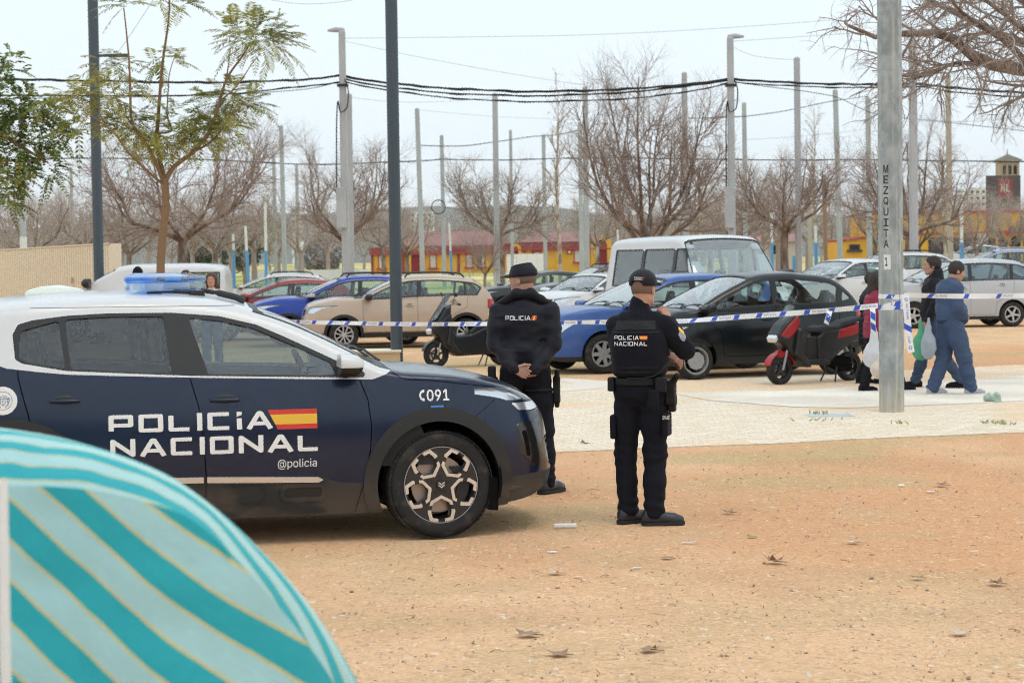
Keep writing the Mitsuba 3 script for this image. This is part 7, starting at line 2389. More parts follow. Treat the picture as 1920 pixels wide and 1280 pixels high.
def cap_mesh(p, R, style='field'):
    """(crown, peak) of a cap"""
    c = p['head']; q = lambda x, y, z: c + R @ V(x, y, z)
    f = Field(c - [.2, .25, .2], c + [.2, .25, .22], .006)
    if style == 'field':        # flat topped field cap
        f.chain([q(0, -.014, .045), q(0, -.006, .108)], [.094, .084], .01)
        f.ell(q(0, -.012, .05), (.098, .116, .085), .02, R=R)
        f.ell(q(0, .04, .240), (.25, .25, .122), .012, 's', R=R)
        f.ell(q(0, .02, -.075), (.25, .28, .112), .012, 's', R=R)
    else:
        f.ell(q(0, -.012, .055), (.096, .112, .092), .01, R=R)
        f.ell(q(0, .02, -.085), (.25, .28, .118), .012, 's', R=R)
        f.ell(q(0, -.115, .030), (.040, .05, .026), .008, 's', R=R)
    crown = smooth_mesh(f.mesh(), 2)
    g = Field(c - [.2, .25, .2], c + [.2, .3, .22], .005)
    g.ell(q(0, .112, .046), (.082, .078, .020), .006, R=R)
    g.ell(q(0, .105, .020), (.095, .095, .024), .006, 's', R=R)
    g.ell(q(0, .0, .04), (.080, .095, .09), .006, 's', R=R)
    return crown, g.mesh()


def patch_on(mesh, polyuv, origin, udir, vdir, ndir, lift=.003, size=.03):
    """lay a flat polygon onto a mesh by casting rays along -ndir"""
    fm = flat_mesh(polyuv, size)
    o = origin + fm.vertices[:, :1] * udir + fm.vertices[:, 1:2] * vdir + ndir * .35
    loc, ri, ti = mesh.ray.intersects_location(o, np.tile(-ndir, (len(o), 1)), multiple_hits=False)
    v = np.full((len(o), 3), np.nan); v[ri] = loc
    ok = ~np.isnan(v[fm.faces]).any((1, 2))
    return tm(np.nan_to_num(v) + ndir * lift, fm.faces[ok])


def trousers(p, r=(.098, .072, .064), amp=.010, seed=1, waist=1.03, h=.0095, flare=.004):
    f = Field((-.5, -.6, .03), (.5, .6, 1.15), h)
    leg_field(f, p, *r, flare=flare)
    f.ell(p['pelvis'] + V(0, -.012, -.01), (.172, .130, .125), .04); f.cone(p['pelvis'], p['pelvis'] + V(0, 0, .09), .13, .125, .04, sq=(.80, 1.02, 1))
    f.warp(seg_noise(p, amp, seed))
    m = f.mesh()
    return m


def torso_field(p, grow=.02, h=.0085, bottom=.86, sleeves=True, cuff=None, belly=.0, ra=(.064, .056, .044)):
    f = Field((-.62, -.5, .62), (.62, .6, 1.60), h)
    g = grow
    f.ell(p['chest'] + V(0, -.005, .02), (.178 + g, .118 + g, .19), .06)
    f.cone(p['waist'], p['chest'], .112 + g, .128 + g, .06, sq=(.80, 1.05, 1))
    f.ell(p['waist'] + V(0, .02, .0), (.155 + g + belly * .5, .115 + g + belly, .14), .05)
    f.cone(p['shL'] + V(.03, 0, .0), p['shR'] - V(.03, 0, 0), .060 + g * .4, .060 + g * .4, .06)
    f.cone(p['chest'] + V(0, 0, .12), p['neck'] + V(0, 0, -.01), .105 + g * .3, .068, .05)
    if sleeves:
        for s in 'RL':
            sh, el, wr = p['sh' + s], p['el' + s], p['wr' + s]
            f.chain([sh, sh + (el - sh) * .5, el, el + (wr - el) * .5, el + (wr - el) * .96], [ra[0] + g * .5, ra[0] + g * .25, ra[1] + g * .25, (ra[1] + ra[2]) / 2 + g * .2, ra[2] + g * .15], .03)
    return f


# ------------------------------------------------------------ the two officers
def officer_left():
    p = Pose(1.80, head=V(-.01, .0, 1.645), headyaw=62, headpitch=-7, elR=V(.226, -.06, 1.155), elL=V(-.226, -.06, 1.155), wrR=V(.075, -.185, .955), wrL=V(-.065, -.195, .975),
             shR=V(.200, -.01, 1.405), shL=V(-.200, -.01, 1.405), anR=V(.155, -.02, .09), anL=V(-.15, -.02, .09), knR=V(.13, .0, .50), knL=V(-.13, .0, .50), toeR=35, toeL=-20)
    g = G(988, 923)
    k, tw = put_person('police officer in a padded black jacket and flat cap, hands clasped behind the back', p, g[0], g[1], -4)
    R = head_frame(p)
    hm, R = head_mesh(p)
    bm = body_mesh(p)
    hl = hand_mesh(p['wrL'], V(.90, -.10, -.42), V(.15, 1, -.1), curls=[.62, .7, .75, .75], thumb=1, fore=p['elL'] + (p['wrL'] - p['elL']) * .7, tb=V(.6, .55, -.2))
    hr = hand_mesh(p['wrR'], V(-.80, -.15, .02), V(.1, -1, .2), curls=[1.1, 1.15, 1.2, 1.2], thumb=1, fore=p['elR'] + (p['wrR'] - p['elR']) * .7)
    hr.apply_translation((0, .03, -.01))
    add('body', cat([bm, hm, hl, hr]), 'skin', k, smooth=True, tw=tw)
    add('hair', hair_mesh(p, R, 'buzz', .0035), 'hair_buzz', k, smooth=True, tw=tw)
    crown, peak = cap_mesh(p, R)
    ck = add('cap', crown, 'c_jacket', k, smooth=45, tw=tw)
    add('peak', peak, 'leather', ck, smooth=45, tw=tw)
    c = p['head']; bd = R @ V(0, -1, 0); ud = R @ V(-1, 0, 0)
    def capdir(a): return R @ V(math.sin(a), -math.cos(a), 0), R @ V(math.cos(a), math.sin(a), 0)
    nd, udd = capdir(.35)
    pm = patch_on(crown, fit(wide_text('POLICIA', .25, .3), -.024, .024, 0, .011), c + R @ V(0, 0, .076), udd, V(0, 0, 1), nd, .002)
    add('cap_lettering', pm, 'm_white_print', ck, smooth=False, tw=tw)
    pm = patch_on(crown, sg.Point(0, 0).buffer(.015), c + R @ V(0, 0, .052), udd, V(0, 0, 1), nd, .002)
    plain('m_patch_tan', (.42, .26, .17), .7)
    add('cap_badge', pm, 'm_patch_tan', ck, smooth=False, tw=tw)
    # jacket: wide, gathered at the hem, high collar
    f = torso_field(p, .014, ra=(.068, .056, .044))
    f.ell(V(0, -.01, 1.08), (.185, .142, .13), .06)
    f.cone(V(-.06, 0, .96), V(.06, 0, .96), .122, .122, .05)
    f.warp(wr_noise(.016, (6, 6, 9), 2, (6, 6, 17)))
    f.rbox((-.7, -.7, .3), (.7, .7, .925), .02, .02, 's')
    jm = smooth_mesh(f.mesh(), 3)
    jk = add('jacket', jm, 'c_jacket', k, smooth=True, tw=tw)
    # collar: turned up and spread over the shoulders
    fc = Field((-.3, -.25, 1.36), (.3, .2, 1.66), .006)
    fc.chain([V(-.225, -.02, 1.462), V(-.13, -.055, 1.500), V(-.055, -.078, 1.545), V(.055, -.078, 1.545), V(.13, -.055, 1.500), V(.225, -.02, 1.457)], [.016, .028, .036, .036, .028, .016], .02)
    for s_ in (-1, 1): fc.cone(V(s_ * .05, -.075, 1.545), V(s_ * .10, .04, 1.52), .032, .026, .02)
    fc.cone(V(0, -.01, 1.45), V(0, .0, 1.75), .078, .088, .01, 's')
    fc.warp(wr_noise(.007, (12, 12, 9), 4))
    add('collar', smooth_mesh(fc.mesh(), 1), 'c_black_coat', jk, smooth=True, tw=tw)
    # epaulette seams and lettering
    n = V(0, -1, 0)
    lt = fit(wide_text('POLICIA', .22, .28), -.140, .055, 0, .035)
    add('lettering', patch_on(jm, lt, V(0, 0, 1.342), V(1, 0, 0), V(0, 0, 1), n, .004), 'm_white_print', jk, smooth=False, tw=tw, label='white lettering across the back of the jacket')
    for i, m in enumerate(('m_red_print', 'm_yellow_print', 'm_red_print')):
        a = .058 + i * .013
        q = sg.Polygon([(a, 0), (a + .013, 0), (a + .022, .035), (a + .009, .035)])
        add('flag_stripe', patch_on(jm, q, V(0, 0, 1.342), V(1, 0, 0), V(0, 0, 1), n, .004), m, jk, smooth=False, tw=tw)
    add('arm_badge', patch_on(jm, sg.box(-.02, -.03, .02, .03), V(-.26, -.03, 1.36), V(.25, -.97, 0), V(0, 0, 1), V(-1, -.1, .1), .004), 'm_yellow_print', jk, smooth=False, tw=tw)
    tr = trousers(p, (.105, .082, .068), .010, 3)
    add('trousers', tr, 'c_navy', k, smooth=True, tw=tw)
    for s in 'RL':
        u, so = shoe_mesh(p['an' + s], p['toe' + s])
        sk = add('shoe', u, 'leather', k, smooth=True, tw=tw); add('sole', so, 'rubber', sk, tw=tw)
    # thigh holster on the right, pistol grip, radio pouch on the left hip
    hk = newkey('holster', k)
    f = Field((.15, -.1, .62), (.34, .2, .98), .006)
    f.rbox((.215, -.045, .70), (.268, .055, .90), .014, .01); f.rbox((.225, -.02, .66), (.262, .03, .75), .012, .02); f.cone(V(.245, -.03, .88), V(.25, -.075, .945), .022, .019, .02)
    d = mikit.ply(f.mesh(), 'gear', smooth=True); d['to_world'] = tw; scene[hk] = d
    add('hammer_loop', trimesh.creation.torus(.024, .005, major_sections=18, minor_sections=6).apply_transform(trimesh.transformations.rotation_matrix(math.pi / 2, (0, 1, 0))).apply_translation((.262, -.02, .925)), 'gear', hk, tw=tw)
    ts = tube(smooth_curve([(.10 + .118 * math.cos(a), .0 + .118 * math.sin(a), .80) for a in np.linspace(0, 2 * np.pi, 20)], 24), .010, 4)
    add('thigh_strap', ts, 'gear', k, tw=tw)
    fp = Field((-.36, -.25, .72), (-.1, .2, 1.06), .006)
    fp.rbox((-.285, -.10, .80), (-.225, -.02, .99), .012, .01); fp.rbox((-.262, -.045, .77), (-.215, .06, .90), .012, .01)
    add('pouch', fp.mesh(), 'gear', k, smooth=True, tw=tw)
officer_left()


def officer_right():
    p = Pose(1.745, head=V(.03, .01, 1.64), headyaw=-15, headpitch=-4, shR=V(.185, -.02, 1.39), shL=V(-.165, .0, 1.39), elR=V(.315, .05, 1.215), wrR=V(.185, .155, 1.415), elL=V(-.16, .17, 1.19), wrL=V(.15, .20, 1.175),
             anR=V(.10, -.05, .09), anL=V(-.10, .03, .09), knR=V(.10, .01, .50), knL=V(-.115, .03, .50), toeR=72, toeL=42, pelvis=V(0, 0, .96), hipR=V(.10, -.01, .93), hipL=V(-.085, .01, .93))
    g = G(1203, 981)
    k, tw = put_person('police officer in a black protective vest and baseball cap, hand raised to the chin', p, g[0], g[1], -14)
    hm, R = head_mesh(p)
    bm = body_mesh(p)
    hr = hand_mesh(p['wrR'], V(-.38, -.02, .80), V(.65, -.45, .35), curls=[.75, .85, .95, 1.05], thumb=1, fore=p['elR'] + (p['wrR'] - p['elR']) * .72, tb=V(.7, .6, -.3))
    hl = hand_mesh(p['wrL'], V(.92, -.10, -.32), V(.2, -.6, .8), curls=[.5, .55, .6, .6], thumb=-1, fore=p['elL'] + (p['wrL'] - p['elL']) * .7)
    add('body', cat([bm, hm, hr, hl]), 'skin', k, smooth=True, tw=tw)
    add('hair', hair_mesh(p, R, 'buzz', .0045), 'hair_buzz', k, smooth=True, tw=tw)
    crown, peak = cap_mesh(p, R, 'base')
    ck = add('cap', crown, 'c_jacket', k, smooth=45, tw=tw)
    add('peak', peak, 'c_jacket', ck, smooth=45, tw=tw)
    c = p['head']; nd, ud = R @ V(0, -1, 0), R @ V(1, 0, 0)
    a = .12; nd, ud = R @ V(math.sin(a), -math.cos(a), 0), R @ V(math.cos(a), math.sin(a), 0)
    for txt, z in (('POLICIA', .073), ('NACIONAL', .060)):
        add('cap_lettering', patch_on(crown, fit(wide_text(txt, .25, .3), -.030, .022 if txt[0] == 'P' else .03, 0, .010), c + R @ V(0, 0, z), ud, R @ V(0, 0, 1), nd, .002), 'm_white_print', ck, smooth=False, tw=tw)
    add('cap_flag', patch_on(crown, sg.box(.024, 0, .036, .010), c + R @ V(0, 0, .073), ud, R @ V(0, 0, 1), nd, .002), 'm_red_print', ck, smooth=False, tw=tw)
    # dark pullover
    f = torso_field(p, .012, ra=(.066, .060, .044))
    f.cone(V(.0, -.01, 1.45), V(.005, -.008, 1.545), .082, .066, .02)
    f.warp(wr_noise(.010, (8, 8, 10), 6, (9, 9, 14)))
    f.rbox((-.7, -.7, .3), (.7, .7, .99), .02, .02, 's')
    sm = smooth_mesh(f.mesh(), 2)
    add('pullover', sm, 'c_navy', k, smooth=True, tw=tw)
    add('arm_badge', patch_on(sm, sg.Point(0, 0).buffer(.042).intersection(sg.box(-.034, -.05, .034, .05)), p['shR'] + (p['elR'] - p['shR']) * .50 + V(0, 0, 0), V(.62, .78, 0) * .0 + V(-.2, .3, .9) * 0 + V(.45, .45, -.75), V(.55, .1, .8) * 1.0, V(.75, -.60, .25) / np.linalg.norm(V(.75, -.60, .25)), .004), 'm_patch_grey' if 'm_patch_grey' in scene else plain('m_patch_grey', (.30, .33, .38), .7), k, smooth=False, tw=tw)
    add('arm_flag', patch_on(sm, sg.box(-.028, .012, .028, .050), p['shR'] + (p['elR'] - p['shR']) * .42, V(.45, .45, -.75), V(.55, .1, .8), V(.75, -.60, .25) / np.linalg.norm(V(.75, -.60, .25)), .006), 'm_yellow_print', k, smooth=False, tw=tw)
    # the vest
    f = Field((-.35, -.35, .9), (.35, .35, 1.6), .0065)
    f.ell(V(0, -.01, 1.28), (.200, .155, .22), .05); f.cone(V(0, 0, 1.09), V(0, 0, 1.30), .142, .150, .05, sq=(.78, 1.0, 1))
    f.rbox((-.165, -.150, 1.02), (.165, .13, 1.38), .07, .06)
    f.cone(V(-.10, -.03, 1.43), V(-.09, .04, 1.42), .055, .05, .05); f.cone(V(.12, -.03, 1.43), V(.11, .04, 1.42), .055, .05, .05)
    for s in 'RL': 
        sgn = 1 if s == 'R' else -1
        f.cone(V(sgn * .285, -.02, 1.36), V(sgn * .34, .02, 1.24), .105, .10, .03, 's')
    f.cone(V(0, -.10, 1.56), V(0, .2, 1.52), .095, .11, .03, 's')
    f.rbox((-.7, -.7, .3), (.7, .7, 1.035), .02, .02, 's'); f.rbox((-.7, -.7, 1.51), (.7, .7, 2), .02, .02, 's')
    f.warp(wr_noise(.006, (9, 9, 7), 9, (5, 5, 9)))
    vm = smooth_mesh(f.mesh(), 2)
    vk = add('vest', vm, 'c_navy', k, smooth=True, tw=tw)
    n = V(0, -1, 0)
    add('vest_panel', patch_on(vm, sg.box(-.135, 0, .135, .052).buffer(.006), V(-.005, 0, 1.372), V(1, 0, 0), V(0, 0, 1), n, .007), 'gear', vk, smooth=False, tw=tw)
    for z in (1.345, 1.10, 1.065):
        add('webbing', patch_on(vm, sg.box(-.16, 0, .16, .012), V(0, 0, z), V(1, 0, 0), V(0, 0, 1), n, .006), 'gear', vk, smooth=False, tw=tw)
    l1 = fit(wide_text('POLICIA', .23, .28), -.150, .028, 0, .030); l2 = fit(wide_text('NACIONAL', .23, .28), -.150, .085, 0, .030)
    add('lettering', patch_on(vm, l1, V(0, 0, 1.298), V(1, 0, 0), V(0, 0, 1), n, .007), 'm_white_print', vk, smooth=False, tw=tw, label='white lettering reading POLICIA')
    add('lettering', patch_on(vm, l2, V(0, 0, 1.256), V(1, 0, 0), V(0, 0, 1), n, .007), 'm_white_print', vk, smooth=False, tw=tw, label='white lettering reading NACIONAL')
    for q, m in zip(flag_polys(.030, .086, 0, .030, .008), ('m_red_print', 'm_yellow_print', 'm_red_print')):
        add('flag_stripe', patch_on(vm, q, V(0, 0, 1.298), V(1, 0, 0), V(0, 0, 1), n, .007), m, vk, smooth=False, tw=tw)
    add('cord', tube(smooth_curve([(.215, -.06, 1.16), (.19, -.135, 1.10), (.12, -.165, 1.045), (.02, -.17, 1.03), (-.06, -.165, 1.03)], 20), .006, 6), 'gear', k, tw=tw)
    # belt with its gear
    bl = Field((-.3, -.3, .9), (.3, .3, 1.1), .006)
    bl.cone(V(0, -.005, .985), V(0, -.005, 1.02), .158, .155, .01, sq=(.82, 1.02, 1)); bl.rbox((-.4, -.4, .7), (.4, .4, .978), .005, .005, 's'); bl.rbox((-.4, -.4, 1.028), (.4, .4, 1.3), .005, .005, 's')
    bk = add('belt', smooth_mesh(bl.mesh(), 1), 'gear', k, smooth=40, tw=tw)
    f = Field((.05, -.3, .72), (.36, .2, 1.1), .006)
    f.rbox((.185, -.075, .84), (.255, .03, 1.01), .014, .012); f.rbox((.205, -.055, .79), (.255, .02, .90), .013, .02); f.cone(V(.235, -.03, .99), V(.275, -.085, 1.045), .024, .020, .02); f.rbox((.13, -.155, .93), (.21, -.09, 1.04), .014, .01)
    add('holster', f.mesh(), 'gear', bk, smooth=True, tw=tw)
    f = Field((.03, -.3, .68), (.24, .1, 1.0), .006)
    for i in range(4): f.cone(V(.10 + i * .017, -.165 + .004 * i, .94), V(.085 + i * .024, -.160 - .006 * i, .80 + .012 * abs(i - 1.5)), .013, .008, .008)
    add('gloves', f.mesh(), 'c_black', bk, smooth=True, tw=tw)
    f = Field((-.3, -.25, .85), (-.1, .1, 1.06), .006)
    f.rbox((-.215, -.10, .935), (-.165, -.03, 1.035), .012, .01)
    add('pouch', f.mesh(), 'gear', bk, smooth=True, tw=tw)
    add('radio', tri(hull([((.10, .24, 1.495), .016), ((.125, .235, 1.43), .018), ((.09, .25, 1.43), .016)], 12)), 'gear', k, tw=tw)
    tr = trousers(p, (.100, .078, .068), .011, 7)
    tk = add('trousers', tr, 'c_navy', k, smooth=True, tw=tw)
    # thigh pocket flaps with lettering
    f = Field((.08, -.2, .58), (.3, .2, .83), .0065)
    f.rbox((.165, -.11, .62), (.212, .075, .785), .016, .01)
    add('pocket', smooth_mesh(f.mesh(), 1), 'c_navy', tk, smooth=True, tw=tw)
    nn = V(.5, -.866, 0); uu = V(.866, .5, 0); pm = smooth_mesh(f.mesh(), 1)
    for txt, z in (('POLICIA', .757), ('NACIONAL', .742)):
        add('pocket_lettering', patch_on(pm, fit(wide_text(txt, .26, .3), -.032, .05, 0, .012), V(.185, -.09, z), uu, V(0, 0, 1), nn, .004), 'm_white_print', tk, smooth=False, tw=tw)
    f = Field((-.3, -.2, .55), (-.1, .2, .83), .0065); f.rbox((-.205, -.08, .60), (-.165, .08, .77), .014, .01)
    add('pocket', f.mesh(), 'c_navy', tk, smooth=True, tw=tw)
    for s in 'RL':
        u, so = shoe_mesh(p['an' + s], p['toe' + s], heel=0)
        sk = add('shoe', u, 'leather', k, smooth=True, tw=tw); add('sole', so, 'rubber', sk, tw=tw)
officer_right()
# ------------------------------------------------------------ the passers-by
def passer(label, p, g, rz, top, legs, shoe, hair, grow=.02, hem=.93, belly=.0, seed=1, tr_r=(.10, .08, .066), sole='shoe_white', collar=None, quilt=False, z=0, band=None):
    k, tw = put_person(label, p, g[0], g[1], rz, z)
    hm, R = head_mesh(p)
    hs = [hand_mesh(p['wr' + s], p['wr' + s] - p['el' + s] + V(0, 0, -.05), V(1 if s == 'R' else -1, -.2, 0), curl=.7, thumb=1 if s == 'L' else -1, fore=p['el' + s] + (p['wr' + s] - p['el' + s]) * .7) for s in 'RL']
    add('body', cat([body_mesh(p, .013), hm, *hs]), 'skin', k, smooth=True, tw=tw)
    add('hair', hair_mesh(p, R, hair[0]), hair[1], k, smooth=True, tw=tw)
    f = torso_field(p, grow, .010, belly=belly)
    f.ell(p['waist'] + V(0, .015 + belly * .4, -.10), (.165 + grow, .125 + grow + belly * .8, .13), .05)
    if hem < .85: f.cone(V(0, 0, .95), V(0, 0, hem), .15 + grow, .15 + grow, .05, sq=(.85, 1, 1))
    f.warp(wr_noise(.013, (7, 7, 9), seed, (6, 6, 16)))
    if quilt: f.warp(lambda x, y, z: .007 * np.abs(np.sin(z * np.pi / .075)) * -1 + .004)
    f.rbox((-.8, -.8, .0), (.8, .8, hem), .02, .02, 's')
    tk = add('top', smooth_mesh(f.mesh(), 2), top, k, smooth=True, tw=tw)
    if band:
        f.rbox((-.8, -.8, hem + .055), (.8, .8, 2.5), .005, .005, 's')
        add('hem_band', smooth_mesh(f.mesh(.006), 1), band, tk, smooth=True, tw=tw)
    if collar:
        fc = Field((-.2, -.25, 1.36), (.2, .25, 1.64), .007)
        fc.cone(p['neck'] + V(0, -.01, -.05), p['neck'] + V(0, -.01, .05), .115, .10, .02); fc.cone(p['neck'] + V(0, .02, -.1), p['neck'] + V(0, .02, .2), .085, .085, .01, 's')
        add('collar', fc.mesh(), collar, tk, smooth=True, tw=tw)
    add('trousers', trousers(p, tr_r, .012, seed, h=.011), legs, k, smooth=True, tw=tw)
    for s in 'RL':
        h = p['an' + s][2] - .09
        u, so = shoe_mesh(p['an' + s], p['toe' + s])
        for m in (u, so): m.apply_translation((0, 0, h))
        sk = add('shoe', u, shoe, k, smooth=True, tw=tw); add('sole', so, sole, sk, tw=tw)
    return k, tw


walk = dict(hipR=V(.09, .0, .93), hipL=V(-.09, 0, .93))
g = G(1782, 741)
passer('man in a blue sweatshirt and blue jogging trousers walking to the right', Pose(1.78, **walk, head=V(.0, .10, 1.60), neck=V(0, .03, 1.47), headpitch=-22, headyaw=-12, shR=V(.18, .0, 1.39), shL=V(-.18, .0, 1.39), elR=V(.245, -.03, 1.14), wrR=V(.14, .13, 1.03), elL=V(-.245, .0, 1.13), wrL=V(-.13, .13, 1.04),
       knR=V(.10, .14, .50), anR=V(.10, .24, .09), knL=V(-.10, -.03, .50), anL=V(-.10, -.20, .095), toeR=0, toeL=0), g, -72, 'c_sweat', 'c_sweat', 'shoe_grey', ('short', 'hair_dark'), .035, .92, .05, 3, (.125, .098, .080), band='c_sweat_dark')
g = G(1752, 728)
mbk, mtw = passer('man with black jacket and jeans walking to the left beside the man in blue', Pose(1.82, **walk, headyaw=10, shR=V(.18, 0, 1.40), shL=V(-.18, 0, 1.40), knR=V(.10, .12, .52), anR=V(.10, .25, .09), knL=V(-.10, -.08, .50), anL=V(-.10, -.36, .10), toeR=0, toeL=0, wrL=V(-.24, .08, .90)), g, 76, 'c_black_coat', 'c_jeans', 'c_black', ('short', 'hair_dark'), .03, .88, .01, 5, sole='rubber', collar='c_jacket')
g = G(1644, 735)
passer('person in a burgundy quilted coat half hidden by the galvanised post', Pose(1.62, **walk, headyaw=0, shR=V(.165, 0, 1.39), shL=V(-.165, 0, 1.39), knR=V(.09, .15, .52), anR=V(.09, .36, .10), knL=V(-.09, -.05, .50), anL=V(-.09, -.16, .09), toeR=0, toeL=0, wrL=V(-.25, -.02, .90)), g, -80, 'c_burgundy', 'c_black', 'c_black', ('long', 'hair_dark'), .035, .80, .01, 8, quilt=True)
g = G(1634, 719)
passer('person in a long black quilted coat behind the burgundy coat', Pose(1.60, **walk, headyaw=0, shR=V(.165, 0, 1.39), shL=V(-.165, 0, 1.39), anR=V(.09, .10, .09), anL=V(-.09, -.14, .09)), g, -84, 'c_black_coat', 'c_black', 'c_black', ('short', 'hair_dark'), .04, .62, .01, 9, quilt=True, sole='rubber')
for px, Y, H, rz, top, hair, lab in ((396, 33, 1.705, 172, 'c_cream', ('long', 'hair_brown'), 'woman with long brown hair and a cream jacket behind the police car'), (348, 34.5, 1.75, 185, 'c_jacket', ('short', 'hair_dark'), 'man with short dark hair whose head shows over the blue light bar'), (258, 37, 1.77, 175, 'c_black', ('short', 'hair_dark'), 'man in a black beanie hat behind the police car roof')):
    b = P(px, 500, Y)
    p_ = Pose(H, headyaw=12 if H < 1.71 else -8, shR=V(.165, 0, 1.38), shL=V(-.165, 0, 1.38))
    k, tw_ = passer(lab, p_, b, rz, top, 'c_denim', 'c_black', hair, .02, .86)
    if 'beanie' in lab:
        f = Field((-.2, -.2, 1.5), (.2, .25, 1.95), .007); f.ell(V(0, .0, 1.69), (.098, .115, .135), .01); f.rbox((-.4, -.4, 1.3), (.4, .4, 1.655), .01, .01, 's')
        add('beanie', f.mesh(), 'c_black', k, smooth=True, tw=tw_)
    if 'woman' in lab:
        add('shirt', rbox(-.075, .075, .10, .155, 1.0, 1.45, .03), 'c_black', k, tw=tw_); add('dungarees', rbox(-.10, .10, .10, .168, .9, 1.22, .03), 'c_denim', k, tw=tw_)


# bags
def bag(label, px, py, Y, w, h, d, m, seed, neck=.10):
    c = P(px, py, Y)
    f = Field(c - [w, d + .1, h], c + [w, d + .1, h + neck + .1], .009)
    f.ell(c - [0, 0, h * .12], (w / 2, d / 2, h * .40), .03); f.cone(c, c + [0, 0, h * .5 + neck], min(w, d) * .40, .018, .05)
    f.warp(wr_noise(.022, (9, 9, 7), seed, (11, 11, 6)))
    return add('carrier_bag', f.mesh(), m, smooth=35, label=label, cat='bag')
bag('white plastic carrier bag hanging left of the galvanised post', 1638, 660, 24.6, .27, .40, .20, 'bag_white', 2, .16)
bag('cream bag hanging below the white carrier bag', 1648, 690, 24.5, .22, .26, .18, 'c_cream', 4, .02)
bag('green plastic bag between the galvanised post and the man in blue', 1727, 645, 25.6, .26, .40, .18, 'bag_green', 5, .10)
bag('clear plastic bag beside the green bag', 1741, 642, 25.4, .20, .42, .16, 'bag_clear', 6, .10)


